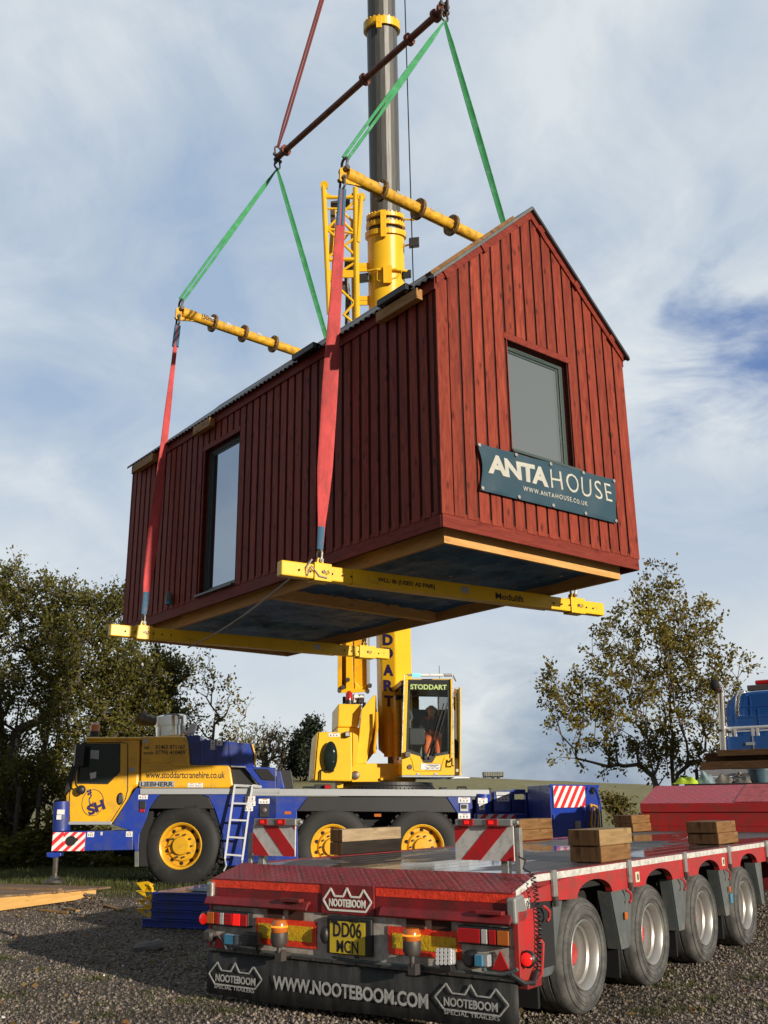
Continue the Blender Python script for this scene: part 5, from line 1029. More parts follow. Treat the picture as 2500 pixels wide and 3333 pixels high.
    br(200,655,535,655,r=.04); br(235,1345,540,1340,r=.045); br(225,780,540,780,r=.025)
    for a in ((215,1010,530,690),(225,1010,535,1300),(240,1310,535,1100),(215,1000,540,1060),(430,960,530,1050),(245,1560,555,1850),(400,1960,555,1790),(400,1950,555,2080),(255,1550,540,1370)): br(*a)
    for a in ((262,1300,500,1000),(300,780,520,1080),(300,730,500,920)): br(*a,v=v1)
    for (x,y) in ((210,660),(535,660),(240,1345),(545,1340),(550,1850)): m.cyl(J(x,y,v0),J(x+20,y,v1),.026,n=7)
    m.prism([J(190,580,v0),J(285,645,v0),J(200,650,v0)],(0,.03,0)); m.prism([J(545,570,v0),J(530,645,v0),J(440,650,v0)],(0,.03,0)); m.prism([J(245,1460,v0-.02),J(530,1460,v0-.02),J(530,1540,v0-.02),J(255,1540,v0-.02)],(0,.06,0))
    jb=m.build('lattice_jib',mYelB,t)
    m=M(); rr_=random.Random(5)
    for k in range(9): x,y=rr_.uniform(240,500),rr_.choice((730,760,860,1400,1600,1650,1800,1880)); p=J(x,y,v0+.25); m.obox(p,(rr_.uniform(.03,.09),0,.01),(0,.08,0),(0,.0,rr_.uniform(.04,.12)))
    m.tube([J(440,1350,0),J(430,1500,0),J(450,1700,0),J(440,2100,0)],.05,7); m.build('jib_sheave',mStl,jb)
    # lower end of the jib with its sheet-metal sides, below the cabin
    G=lambda x,y,v:BM.loc(*c6(x,y),1,v)
    def slab(name,pts,v,dv,mt): m=M(); m.prism([G(x,y,v) for x,y in pts],(0,dv,0)); return m.build(name,mt,jb,bevel=.008)
    slab('jib_side',[(442,80),(470,75),(470,430),(452,452),(440,445)],-.3,.6,mYel); slab('jib_channel',[(500,80),(545,80),(555,435),(500,430)],-.34,.3,mYelB); slab('jib_plate',[(560,80),(660,60),(664,440),(560,425)],-.2,.04,mYel); slab('jib_flange',[(565,375),(600,410),(630,410),(655,370),(660,440),(565,440)],-.26,.05,mYelB)
    slab('jib_shadow_web',[(470,80),(562,80),(562,430),(470,430)],.1,.05,mYel); slab('jib_edge',[(644,40),(668,35),(672,400),(650,400)],-.3,.5,mStrip)
    slab('jib_foot',[(452,432),(500,425),(640,435),(660,445),(560,455),(450,455)],-.36,.5,mYelB)
    m=M()
    for x,y in ((480,415),(514,360),(453,440),(655,445),(672,405)): p=G(x,y,-.38); m.cyl(p,p+Vector((0,.12,0)),.045,n=12)
    m.build('jib_roller',mStl,jb)
    # hoist rope along the boom
    m=M(); a=BM.loc(1345,905,1,-.2); b=BM.loc(1318,0,1,-.2); d=(b-a); m.tube([a-d*.9,a,b,b+d*.45,Vector((.1,-.7,HZ+.3))],.013,6); m.build('hoist_rope',mBlk,t,smooth=True)
    # hook block far above the picture, where the dark red slings meet
    hw=H.w(HK); head=BM.w((0,-.75,HZ+.2)); tt=thing('hook_block','black hook block above the picture where the upper slings meet','hook block',WORLD,hw); m=M(); m.box((-.25,-.12,.35),(.25,.12,1.1)); m.tube([(0,0,.35),(0,0,.15),(.12,0,.02),(.05,0,-.12),(-.1,0,-.08)],.05,8); m.build('hook',mStl,tt,bevel=.02)
    m=M(); 
    for q_ in (-.15,.15): m.cyl((q_,0,1.1),tuple(head-hw+Vector((q_*.6,0,-.1))),.012,n=6)
    m.build('rope_fall',mBlk,tt)
boom()
# ---------------------------------------------------------------- low-loader trailer
TY=.9582; Tt=Vector((math.cos(TY),math.sin(TY),0)); Tn=Vector((math.sin(TY),-math.cos(TY),0)); TR=Frame(Vector((1.4412,7.8297,0))-Tt*1.07,Tt,-Tn)
c8=lambda x,y:(600+x*.7233,2750+y*.7233); c2=lambda x,y:(1600+x*.5425,2500+y*.5425); cg=lambda x,y:(2000+x*.3014,2150+y*.3014)
def treadmat(name,base,dirt,ang,wet=.35):
    m=new_mat(name); nt=m.node_tree; N=nt.nodes.new; L=nt.links.new; p=nt.nodes['Principled BSDF']; p.inputs['Roughness'].default_value=wet
    tc=N('ShaderNodeTexCoord'); outs=[]
    for a,off in ((.785,0),(-.785,.5)):
        mp=N('ShaderNodeMapping'); mp.inputs['Rotation'].default_value=(0,0,a); mp.inputs['Scale'].default_value=(26,26,0); mp.inputs['Location'].default_value=(off,off*.5,0); L(tc.outputs['Object'],mp.inputs[0])
        sx=N('ShaderNodeSeparateXYZ'); L(mp.outputs[0],sx.inputs[0])
        def fr(o,k=1.0,w=.5):
            q=N('ShaderNodeMath'); q.operation='MULTIPLY'; L(o,q.inputs[0]); q.inputs[1].default_value=k; f=N('ShaderNodeMath'); f.operation='PINGPONG'; L(q.outputs[0],f.inputs[0]); f.inputs[1].default_value=.5; r=N('ShaderNodeMapRange'); L(f.outputs[0],r.inputs[0]); r.inputs[1].default_value=w-.1; r.inputs[2].default_value=w+.05; return r.outputs[0]
        a1=fr(sx.outputs[0],1,.30); a2=fr(sx.outputs[1],.42,.14); q=N('ShaderNodeMath'); q.operation='MULTIPLY'; L(a1,q.inputs[0]); L(a2,q.inputs[1]); outs.append(q.outputs[0])
    mx=N('ShaderNodeMath'); mx.operation='MAXIMUM'; L(outs[0],mx.inputs[0]); L(outs[1],mx.inputs[1])
    n=N('ShaderNodeTexNoise'); n.inputs['Scale'].default_value=7; n.inputs['Detail'].default_value=8; L(tc.outputs['Object'],n.inputs['Vector']); r=N('ShaderNodeMapRange'); r.inputs[1].default_value=.45; r.inputs[2].default_value=.7; L(n.outputs[0],r.inputs[0])
    c=N('ShaderNodeMix'); c.data_type='RGBA'; L(r.outputs[0],c.inputs[0]); c.inputs[6].default_value=V3(base); c.inputs[7].default_value=V3(dirt); c2_=N('ShaderNodeMix'); c2_.data_type='RGBA'; k=N('ShaderNodeMath'); k.operation='MULTIPLY'; L(mx.outputs[0],k.inputs[0]); k.inputs[1].default_value=.5; L(k.outputs[0],c2_.inputs[0]); L(c.outputs[2],c2_.inputs[6]); c2_.inputs[7].default_value=V3((base[0]*1.5,base[1]*3.5,base[2]*3.5)); L(c2_.outputs[2],p.inputs['Base Color'])
    b=N('ShaderNodeBump'); b.inputs['Strength'].default_value=.9; b.inputs['Distance'].default_value=.006; L(mx.outputs[0],b.inputs['Height']); L(b.outputs[0],p.inputs['Normal']); return m
mTread=treadmat('red_tread_plate',(.25,.014,.018),(.10,.02,.016),0)
mTread2=treadmat('clean_red_tread_plate',(.42,.03,.045),(.30,.05,.05),0,.45)
def deckmat():
    m=new_mat('wet_deck_boards'); nt=m.node_tree; N=nt.nodes.new; L=nt.links.new; p=nt.nodes['Principled BSDF']
    tc=N('ShaderNodeTexCoord'); geo=N('ShaderNodeNewGeometry')
    mp=N('ShaderNodeMapping'); mp.inputs['Scale'].default_value=(.25,3,1); L(tc.outputs['Object'],mp.inputs[0]); n=N('ShaderNodeTexNoise'); n.inputs['Scale'].default_value=9; n.inputs['Detail'].default_value=8; L(mp.outputs[0],n.inputs['Vector'])
    r=N('ShaderNodeValToRGB'); r.color_ramp.elements[0].color=(.030,.028,.028,1); r.color_ramp.elements[0].position=.3; r.color_ramp.elements[1].color=(.095,.085,.08,1); r.color_ramp.elements[1].position=.7; L(n.outputs[0],r.inputs[0])
    h=N('ShaderNodeHueSaturation'); L(r.outputs[0],h.inputs['Color']); mr=N('ShaderNodeMapRange'); mr.inputs[3].default_value=.75; mr.inputs[4].default_value=1.25; L(geo.outputs['Random Per Island'],mr.inputs[0]); L(mr.outputs[0],h.inputs['Value']); L(h.outputs[0],p.inputs['Base Color'])
    # puddles
    n2=N('ShaderNodeTexNoise'); n2.inputs['Scale'].default_value=.9; n2.inputs['Detail'].default_value=3; mp2=N('ShaderNodeMapping'); mp2.inputs['Scale'].default_value=(.55,1.3,1); mp2.inputs['Location'].default_value=(.35,.2,0); L(tc.outputs['Object'],mp2.inputs[0]); L(mp2.outputs[0],n2.inputs['Vector'])
    w=N('ShaderNodeMapRange'); w.inputs[1].default_value=.47; w.inputs[2].default_value=.52; w.inputs[3].default_value=.55; w.inputs[4].default_value=.06; L(n2.outputs[0],w.inputs[0]); L(w.outputs[0],p.inputs['Roughness'])
    b=N('ShaderNodeBump'); b.inputs['Distance'].default_value=.003; L(n.outputs[0],b.inputs['Height']); s=N('ShaderNodeMapRange'); s.inputs[1].default_value=.46; s.inputs[2].default_value=.51; s.inputs[3].default_value=.5; s.inputs[4].default_value=0; L(n2.outputs[0],s.inputs[0]); L(s.outputs[0],b.inputs['Strength']); L(b.outputs[0],p.inputs['Normal']); return m
mDeck=deckmat()
def trailer():
    t=thing('low_loader_trailer','long red low-loader trailer with four axles, wet deck and a black mud flap','trailer',TR)
    L=TR.loc; R_=lambda x,y,s=0:L(*c8(x,y),0,s); W=2.758
    def rb(name,x0,y0,x1,y1,s0,s1,m_,par=t,bevel=.004):   # box on the rear face; corners in the rear view
        a,b=R_(x0,y0),R_(x1,y1); m=M(); m.box((s0,a.y,a.z),(s1,b.y,b.z)); return m.build(name,m_,par,bevel=bevel)
    # deck boards and edges
    m=M(); n=13; wd=(W-.16)/n
    for i in range(n): m.box((.34,.08+i*wd+.003,.94),(9.45,.08+(i+1)*wd-.003,1.005))
    m.build('deck',mDeck,t,bevel=.004)
    m=M(); m.box((.34,.075,.85),(9.45,W-.075,.939)); m.build('deck_frame',mBlkM,t)
    m=M(); m.box((.34,.0,.92),(9.45,.078,1.010)); m.build('edge_rail',mTrRd,t,bevel=.006)
    m=M(); m.box((.34,W-.078,.92),(9.45,W,1.010)); m.build('edge_rail',mTrRd,t,bevel=.006)
    # sloped tail plate
    m=M(); m.prism([(0,.0,.913),(.338,.0,1.008),(.338,.0,.85),(.02,.0,.85)],(0,W,0)); m.build('tail_slope',mTread,t,bevel=.004)
    m=M(); m.prism([(.02,.01,.849),(.60,.01,.849),(.60,.01,.40),(.02,.01,.40)],(0,W-.02,0)); m.build('tail_box',mBlkM,t)
    # side rails with arches (right side seen, left side the same)
    arcs=[1.31,2.68,4.04,5.40]; Ra=.345; zc=.58
    def rail(w0,w1):
        top=.965; m=M(); seg_=[(.02,.84)]; pts=[]
        zb=.80; xs=[.02]; P=[(.02,.845)]
        for a in arcs:
            P.append((a-.33,zb)); 
            for k in range(1,12): q=math.pi-math.pi*k/12; P.append((a+.325*math.cos(q),zb+.115*math.sin(q)))
            P.append((a+.33,zb))
        P.append((6.35,zb)); P.append((9.45,zb))
        T_=[(.02,.845),(.02,.90)]
        # as vertical strips between the lower curve and the top edge
        topz=lambda x: min(.965,.885+(x-.02)*.28)
        for i in range(len(P)-1):
            (x0,z0),(x1,z1)=P[i],P[i+1]
            if x1-x0<1e-6: continue
            m.prism([(x0,w0,z0),(x1,w0,z1),(x1,w0,topz(x1)),(x0,w0,topz(x0))],(0,w1-w0,0))
        return m
    rail(-.004,.05).build('side_rail',mTrR,t); rail(W-.05,W+.004).build('side_rail',mTrR,t)
    m=M(); m.prism([(.035,-.006,.885),(.33,-.006,.958),(9.45,-.006,.958),(9.45,-.006,1.004),(.33,-.006,1.004),(.035,-.006,.925)],(0,.004,0)); m.build('reflective_tape',mTape,t)
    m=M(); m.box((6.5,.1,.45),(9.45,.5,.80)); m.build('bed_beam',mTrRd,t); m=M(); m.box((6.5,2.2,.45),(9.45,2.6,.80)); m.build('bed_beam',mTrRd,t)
    m=M(); m.box((.7,.95,.45),(9.4,1.75,.84)); m.build('chassis_spine',mBlkM,t)
    m=M(); m.box((6.3,.0,.62),(9.45,.03,.79)); m.build('side_skirt',mTrR,t)
    # wheels
    def wheel(c,flip=0):
        R=.405; W_=.27; m=M(); m.lathe((0,0,0),(0,-1,0),[(.225,.0),(.245,.012),(.262,.03),(.30,.045),(.345,.042),(.385,.015),(.398,-.012),(.402,-.03),(.402,-.075),(.394,-.078),(.394,-.088),(.402,-.091),(.402,-.15),(.394,-.153),(.394,-.163),(.402,-.166),(.402,-W_+.03),(.385,-W_),(.24,-W_-.02)],56)
        for rr,dd in ((.278,.040),(.318,.0462),(.337,.046),(.37,.030)): m.lathe((0,0,0),(0,-1,0),[(rr-.004,dd-.002),(rr-.001,dd+.0035),(rr+.002,dd+.0035),(rr+.005,dd-.004)],56)
        w=m.build('wheel',mTyre,t,smooth=True); w.location=c; w.rotation_euler=(0,0,flip)
        m=M(); m.lathe((0,0,0),(0,-1,0),[(.232,.005),(.243,.022),(.236,.030),(.226,.022),(.215,-.005),(.207,-.02),(.207,-.035),(.198,-.045),(.192,-.05),(.190,-.09),(.182,-.10),(.176,-.135),(.150,-.14),(.10,-.13),(.10,-.14),(0,-.14)],48); rm=m
        m=M(); m.lathe((0,.0,0),(0,-1,0),[(.088,-.14),(.088,-.085),(.075,-.07),(0,-.068)],24); m.build('hub_cap',mTrR,w,smooth=True)
        m=rm; m.cur=1
        for k in range(8):
            a=2*math.pi*k/8; m.cyl((math.cos(a)*.118,.14,math.sin(a)*.118),(math.cos(a)*.118,.105,math.sin(a)*.118),.012,n=6)
        m.cur=2
        for k in range(6):
            a=2*math.pi*(k+.5)/6; m.ball((math.cos(a)*.150,.138,math.sin(a)*.150),.021,8,sc=(1,.25,1))
        m.build('rim',[mRim,mStl,mBlkM],w,smooth=True)
        return w
    w0=wheel((1.13,.055,.40))
    for k in range(1,4): c=copy_tree(w0,t); c.location=(1.13+1.36*k,.055,.40)
    for k in range(4): c=copy_tree(w0,t); c.location=(1.13+1.36*k,W-.055,.40); c.rotation_euler=(0,0,math.pi)
    for k in range(4): m=M(); m.cyl((1.13+1.36*k,.3,.40),(1.13+1.36*k,W-.3,.40),.075,n=12); m.build('axle',mBlkM,t)
    # grey mudguard panels between the wheels
    def guard(s0,s1,t0,t1,z1=.80,z0=.36,fold=True,w_=.0):
        sm=s0+(s1-s0)*.45; tm=t0+(t1-t0)*.45
        for sg,ww in ((1,w_+.012),(-1,W-w_-.012)):
            m=M(); m.prism([(s0,ww,z1),(sm,ww,z1),(tm,ww,z0),(t0,ww,z0)],(0,sg*.012,0)); m.prism([(sm+.004,ww-sg*.0,z1),(s1,ww+sg*.05,z1),(t1,ww+sg*.05,z0),(tm+.004,ww-sg*.0,z0)],(0,sg*.012,0))
            m.prism([(s0,ww+sg*.013,z1),(t0,ww+sg*.013,z0),(t0,ww+sg*.12,z0),(s0,ww+sg*.12,z1)],(.012,0,0)); m.prism([(s1,ww+sg*.07,z1),(t1,ww+sg*.07,z0),(t1,ww+sg*.14,z0),(s1,ww+sg*.14,z1)],(.012,0,0))
            m.build('mudguard',mGry,t,bevel=.003)
    guard(.26,.87,.40,.66,.80,.345); guard(1.645,2.21,1.78,2.09); guard(3.03,3.57,3.11,3.40); guard(4.37,4.90,4.48,4.74); guard(5.68,6.1,5.8,6.0)
    for s in (.5,1.93,3.26,4.62): 
        for ww in (.10,W-.36): m=M(); m.box((s-.02,ww,.13),(s+.01,ww+.26,.36)); m.build('mud_flap_small',mBlk,t)
    # straps, hooks, labels and lamps on the side
    for x in (370,812,1148,1413,1628):
        a=L(*c2(x,600),1,-.01); s=a.x if x!=370 else .60; s={370:.585,812:1.98,1148:3.33,1413:4.68,1628:6.10}[x]
        m=M(); m.box((s-.032,-.03,.845),(s+.032,-.007,1.02)); b=m.build('stake_clip',mGalv,t,bevel=.003); m=M(); m.box((s-.026,-.034,.78),(s+.026,-.012,.843)); m.box((s-.02,-.038,.79),(s+.02,-.0345,.825)); m.build('buckle',mStl,b)
    for s in (.42,1.90,3.20,4.55):
        m=M(); m.tube([(s-.03,-.02,.80),(s-.015,-.04,.785),(s+.015,-.045,.76),(s+.02,-.04,.72),(s-.01,-.035,.70)],.010,6); m.build('rope_hook',mTrR,t,smooth=True)
    for s,z in ((.14,.82),(2.13,.87),(4.46,.87)): m=M(); m.box((s,-.0075,z-.035),(s+.085,-.0045,z+.045)); m.build('yellow_label',mTape if s<1 else mPlateW,t); txt(None,'lettering','0',(s+.03,-.0095,z-.02),(1,0,0),(0,0,1),mTxtB,t,h=.05)
    for s,z,mm in ((1.845,.60,mAmb),(4.60,.60,mAmb)): m=M(); m.box((s,-.012,z-.025),(s+.055,.0,z+.03)); m.build('side_marker',mm,t,bevel=.004)
    m=M(); m.box((4.63,-.006,.47),(4.70,.0,.56)); m.build('blue_label',mSock,t)
    # ---- rear face
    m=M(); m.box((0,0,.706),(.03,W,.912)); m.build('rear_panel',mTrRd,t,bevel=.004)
    m=M(); m.box((.012,.0,.40),(.05,W,.705)); m.build('white_panel',mWhite,t)
    a,b=R_(120,478),R_(1488,606); m=M(); m.box((.0,0,.375),(.06,W,.41)); m.build('bumper_edge',mGry,t,bevel=.003)
    for x0,y0,x1,y1 in ((124,152,618,188),(862,182,1482,236)):
        p,q=R_(x0,y0),R_(x1,y1); m=M(); m.box((-.004,p.y,.845),(-.001,q.y,.900)); m.build('red_reflective_strip',mRefR,t)
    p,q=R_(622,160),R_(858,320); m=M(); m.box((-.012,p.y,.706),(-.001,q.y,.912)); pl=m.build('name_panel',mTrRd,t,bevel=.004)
    def crown(mb,O,X,w,h,th,out,base=.0,r=None):
        """outlined badge: pointed ends and three peaks"""
        X=Vector(X).normalized(); Z=Vector((0,0,1)); o=Vector(O); pts=[(0,.42),(.16,.95),(.24,.62),(.42,.62),(.50,1.0),(.58,.62),(.76,.62),(.84,.95),(1,.42),(.88,0),(.12,0)]
        P=[o+X*(u*w)+Z*(v*h) for u,v in pts]
        for i in range(len(P)): mb.bar(P[i],P[(i+1)%len(P)],th,.004,up=out)
    def rtext(body,x0,y0,x1,y1,sd,m_,bold=0,par=t,name='lettering',**k):   # text reads left to right from behind: direction -w
        a,b=R_(x0,y1),R_(x1,y0); return txt(None,name,body,(sd,a.y,a.z),(0,-1,0),(0,0,1),m_,par,w=a.y-b.y,h=b.z-a.z,bold=bold,**k)
    m=M(); yc=(p.y+q.y)/2; crown(m,(-.015,p.y-.02,.735),(0,-1,0),p.y-q.y-.04,.155,.013,(1,0,0)); m.build('badge_outline',mTxtW,pl)
    txt(None,'lettering','NOOTEBOOM',(-.015,p.y-.075,.758),(0,-1,0),(0,0,1),mTxtW,pl,w=p.y-q.y-.15,h=.055,bold=.03)
    # folded flaps
    for x0,x1,y0,y1 in ((100,570,228,300),(895,1480,262,340)):
        p,q=R_(x0,y0),R_(x1,y0); y_a,y_b=min(p.y,W+.02),q.y
        m=M(); m.prism([(-.001,y_b,.785),(-.035,y_b,.775),(-.062,y_b,.725),(-.05,y_b,.715),(-.02,y_b,.755),(-.001,y_b,.76)],(0,y_a-y_b,0)); m.box((-.075,y_b+.05,.775),(-.02,y_b+.25,.80)); m.build('hinge_flap',mTrRd,t,bevel=.004)
    mRust=mat('rust',(.05,.02,.012),.9,var=.3)
    for x in (405,500,1035,1150): p=R_(x,300); m=M(); m.box((-.0,p.y-.08,.645),(.0115,p.y+.07,.705)); m.build('rust_patch',mRust,t)
    # corner caps
    for y0,y1 in ((-.03,.035),(W-.035,W+.03)): m=M(); m.prism([(-.035,y0,.88),(.10,y0,.90),(.16,y0,.76),(.10,y0,.72),(-.03,y0,.72)],(0,y1-y0,0)); m.build('corner_cap',mGalv,t,bevel=.015)
    m=M(); m.box((.0,-.03,.36),(.28,.012,.80)); m.build('tail_corner',mTrR,t,bevel=.006); m=M(); m.box((.0,W-.012,.36),(.28,W+.02,.80)); m.build('tail_corner',mTrR,t,bevel=.006)
    m=M(); m.tube([(.24,-.05,.62),(.26,-.07,.58),(.22,-.07,.40),(.20,-.05,.36)],.013,7); m.build('tie_hook',mTrR,t,smooth=True); m=M(); m.box((.02,-.07,.33),(.22,.10,.375)); m.build('corner_step',mTrRd,t,bevel=.004)
    # lamps
    def lamp(x0,y0,x1,y1,order):
        a,b=R_(x0,y0),R_(x1,y1); y0_,y1_=max(a.y,b.y),min(a.y,b.y); z1,z0=a.z,b.z; w=y0_-y1_; ho=M(); ho.box((-.05,y1_,z0),(.011,y0_,z1)); hb=ho.build('tail_lamp',mBlk,t,bevel=.008); u=0
        for f,mm,nm in order:
            m=M(); m.box((-.064,y0_-w*(u+f)+.004,z0+.012),(-.051,y0_-w*u-.004,z1-.012)); m.build(nm,mm,hb,bevel=.006); u+=f
    lamp(125,290,305,372,[(.2,mAmb,'indicator_lens'),(.12,mLR,'red_lens'),(.12,mLW,'clear_lens'),(.2,mLR,'red_lens'),(.2,mLRL,'red_lens'),(.16,mLR,'red_lens')])
    lamp(1245,358,1484,460,[(.46,mLR,'red_lens'),(.14,mLW,'clear_lens'),(.16,mLR,'red_lens'),(.24,mAmb,'indicator_lens')])
    for x0,y0,x1,y1,a0,b0,a1,b1 in ((322,326,592,470,332,350,575,440),(915,365,1245,520,935,395,1225,490)):
        p,q=R_(x0,y0),R_(x1,y1); m=M(); m.box((.002,q.y,q.z),(.0115,p.y,p.z)); o=m.build('marker_plate',mRefR,t); p,q=R_(a0,b0),R_(a1,b1); m=M(); m.box((-.001,q.y,q.z),(.0015,p.y,p.z)); m.build('yellow_reflector',mRefY,o)
    # number plate
    hb=rb('number_plate_frame',650,318,852,505,-.03,.011,mBlk,bevel=.012); rb('number_plate',668,338,826,496,-.034,-.0305,mPlate,hb,bevel=.0); rtext('DD06',684,352,810,410,-.0355,mTxtB,.015,hb,thick=.001); rtext('MCN',700,432,796,480,-.0355,mTxtB,.015,hb,thick=.001)
    m=M(); 
    for yy in (690,790): p=R_(yy,338); m.box((-.045,p.y-.03,p.z-.012),(-.0355,p.y+.03,p.z+.012)); p=R_(yy,503); m.box((-.040,p.y-.02,p.z-.008),(-.0355,p.y+.02,p.z+.008))
    m.build('plate_clips',mBlk,hb)
    m=M(); p=R_(628,405,-.04); m.ball((-.03,p.y,p.z),.062,14,sc=(.5,.6,1)); m.build('plate_lamp',mBlk,t,smooth=True)
    # beacons on stalks
    for x,y0,y1,yb,lit in ((427,332,438,500,1),(1025,372,475,560,1)):
        a=R_(x,y0,-.12); b=R_(x,y1,-.12); e=R_(x,yb,-.12); hh=a.z-b.z; r=.060
        m=M(); m.lathe((-.12,b.y,b.z),(0,0,1),[(0,-.07),(.018,-.07),(.020,-.035),(.048,-.03),(.064,.0),(.064,hh*.42),(.0,hh*.43)],20); m.tube([(-.12,b.y,b.z-.05),(-.12,b.y,e.z+.02),(-.08,b.y,e.z),(-.0,b.y,e.z)],.016,8); m.obox((-.10,b.y,e.z),(.03,0,0),(0,.03,0),(0,0,.035)); bo=m.build('beacon',mStl,t,smooth=True)
        m=M(); m.lathe((-.12,b.y,b.z),(0,0,1),[(.058,hh*.43),(.062,hh*.55),(.060,hh*.82),(.048,hh*.96),(0,hh)],22); m.build('beacon_lens',mAmb,bo,smooth=True); m=M(); m.ball((-.12,b.y,b.z+hh*.72),.03,10); m.build('beacon_bulb',mAmbL,bo)
        m=M(); m.lathe((-.12,b.y,b.z+hh*.64),(0,0,1),[(.0635,0),(.0635,hh*.08)],22); m.build('lit_band',mAmbL,bo)
    # work lamps, sockets, triangles, side lamps on stalks
    b=rb('work_lamp',296,386,364,455,-.10,-.03,mBlk,bevel=.015); m=M()
    for k in range(5): p,q=R_(300,392+k*13),R_(362,398+k*13); m.box((-.106,q.y,q.z),(-.101,p.y,p.z))
    m.build('lamp_fins',mStl,b); p=R_(330,470,-.04); m=M(); m.tube([(-.05,p.y,p.z+.02),(-.03,p.y,p.z-.03),(.0,p.y,p.z-.03)],.012,6); m.build('lamp_bracket',mBlk,b)
    b=rb('led_lamp',1166,455,1245,535,-.10,-.05,mStrip,bevel=.018); m=M()
    for i in range(4):
        for j in range(4): p=R_(1178+i*18,467+j*18); m.cyl((-.112,p.y,p.z),(-.101,p.y,p.z),.014,n=10)
    m.build('led_lens',mLab,b); m=M(); p=R_(1205,548); m.box((-.09,p.y-.045,p.z-.02),(-.01,p.y+.045,p.z+.02)); m.build('lamp_bracket',mBlk,b,bevel=.005)
    for x0,y0,x1,y1 in ((205,395,266,448),(1325,486,1385,546)):
        b=rb('socket',x0,y0,x1,y1,-.055,.0,mStrip,bevel=.006); xm=(x0*.35+x1*.65); rb('socket_lid',x0+2,y0+3,xm,y1-3,-.068,-.056,mSock,b)
    m=M(); p=R_(1296,510); m.lathe((-.0,p.y,p.z),(-1,0,0),[(.055,0),(.055,.04),(.035,.06),(0,.06)],16); m.build('round_socket',mBlk,t,smooth=True)
    m=M(); p=R_(125,405); m.lathe((-.0,p.y-.0,p.z),(-1,0,0),[(.05,0),(.05,.04),(.03,.06),(0,.06)],16); m.build('round_socket',mStl,t,smooth=True)
    for pts in ([(158,400),(186,468),(130,466)],[(1424,474),(1470,574),(1385,560)]):
        P=[R_(x,y) for x,y in pts]; m=M(); m.prism([(-.012,q.y,q.z) for q in P],(.012,0,0)); m.build('warning_triangle',mLR,t,bevel=.003)
    m=M(); m.tube([tuple(R_(x,y,-.05)) for x,y in ((150,405),(172,430),(190,470),(215,468),(212,430),(190,420))],.008,6); m.build('lamp_cable',mGry,t,smooth=True); m=M(); m.tube([tuple(R_(x,y,-.03)) for x,y in ((1345,548),(1360,575),(1430,582),(1480,570),(1500,560))],.012,6); m.build('lamp_cable',mGry,t,smooth=True)
    for y_,z_,s_ in ((W+.07,.60,.0),(-.07,.51,.03)):
        m=M(); m.tube([(s_+.05,y_-.07*(1 if y_>0 else -1),z_+.02),(s_+.02,y_,z_)],.02,7); m.lathe((s_,y_,z_),(-1,0,0),[(0,-.03),(.05,-.03),(.055,.0),(.045,.012)],16); o=m.build('stalk_lamp',mBlk,t,smooth=True); m=M(); m.ball((s_-.012,y_,z_),.042,12,sc=(.5,1,1)); m.build('red_lens',mLRL,o,smooth=True)
    # coiled cable down the right-hand corner
    m=M(); pts=[]; n=150
    for k in range(n):
        u=k/n; z=1.02-.62*u; a=k*.95; pts.append((.17+.06*math.sin(u*3)+.018*math.cos(a),-.065+.018*math.sin(a),z))
    m.tube(pts,.0045,5); m.tube([(.17,-.05,1.03),(.22,.03,1.05),(.30,.05,1.10),(.33,.12,1.12)],.006,5); m.tube([(.17,-.06,.42),(.10,-.07,.36),(.0,-.05,.37),(-.03,.02,.42)],.018,7); m.build('coiled_cable',mBlk,t,smooth=True)
    # mud flap with lettering
    m=M(); nx=40; V=[]; 
    for i in range(nx+1):
        y=-.01+(W+.02)*i/nx
        for z in (.374,.23,.06): V.append((-.006-.003*math.sin(y*4+1)*(1-(z-.06)/.33),y,z+(.012*math.sin(y*2.3) if z<.1 else 0)))
    for i in range(nx): Fq=[(3*i,3*i+1,3*i+4,3*i+3),(3*i+1,3*i+2,3*i+5,3*i+4)]; m.f+=Fq; m.mi+=[0]*2
    m.v=V; fl=m.build('mud_flap',mFlap,t,smooth=True); sm=fl.modifiers.new('thickness','SOLIDIFY'); sm.thickness=.008; sm.offset=1
    m=M(); m.box((-.022,.0,.375),(-.002,W,.395)); 
    for k in range(14): m.cyl((-.028,.1+k*.197,.385),(-.02,.1+k*.197,.385),.009,n=6)
    m.build('flap_clamp',mStl,t)
    a,b=R_(405,668),R_(1105,738); txt(None,'lettering','WWW.NOOTEBOOM.COM',(-.0200,a.y,.150),(0,-1,0),(0,0,1),mTxtF,fl,w=a.y-b.y,h=.095,bold=.03,thick=.001); 
    for nm in ('lettering',): pass
    T_=lambda b_,y,z,w,h,bo:txt(None,'lettering',b_,(-.0200,y,z),(0,-1,0),(0,0,1),mTxtF,fl,w=w,h=h,bold=bo,thick=.001)
    T_('NOOTEBOOM',2.66,.155,.42,.055,.03); T_('SPECIAL TRAILERS',2.67,.105,.42,.026,.0); T_('NOOTEBOOM',.545,.185,.41,.055,.03); T_('SPECIAL TRAILERS',.545,.135,.42,.026,.0)
    m=M(); crown(m,(-.0185,2.735,.135),(0,-1,0),.56,.165,.010,(1,0,0)); m.build('badge_outline',mTxtF,fl); m=M(); crown(m,(-.0185,.615,.165),(0,-1,0),.56,.165,.010,(1,0,0)); m.build('badge_outline',mTxtF,fl)
    # gooseneck at the far end
    z0,z1,z2=1.08,1.285,1.418
    m=M(); m.box((9.45,.0,.60),(9.75,W,z0)); m.build('gooseneck_base',mTrR,t)
    m=M(); m.box((9.47,0,z0+.001),(10.2,W,z1)); m.build('gooseneck_step',mTrR,t,bevel=.006); m=M(); m.box((9.45,-.0,z1+.001),(10.2,W,z2)); m.build('gooseneck_lip',mTrR,t,bevel=.01)
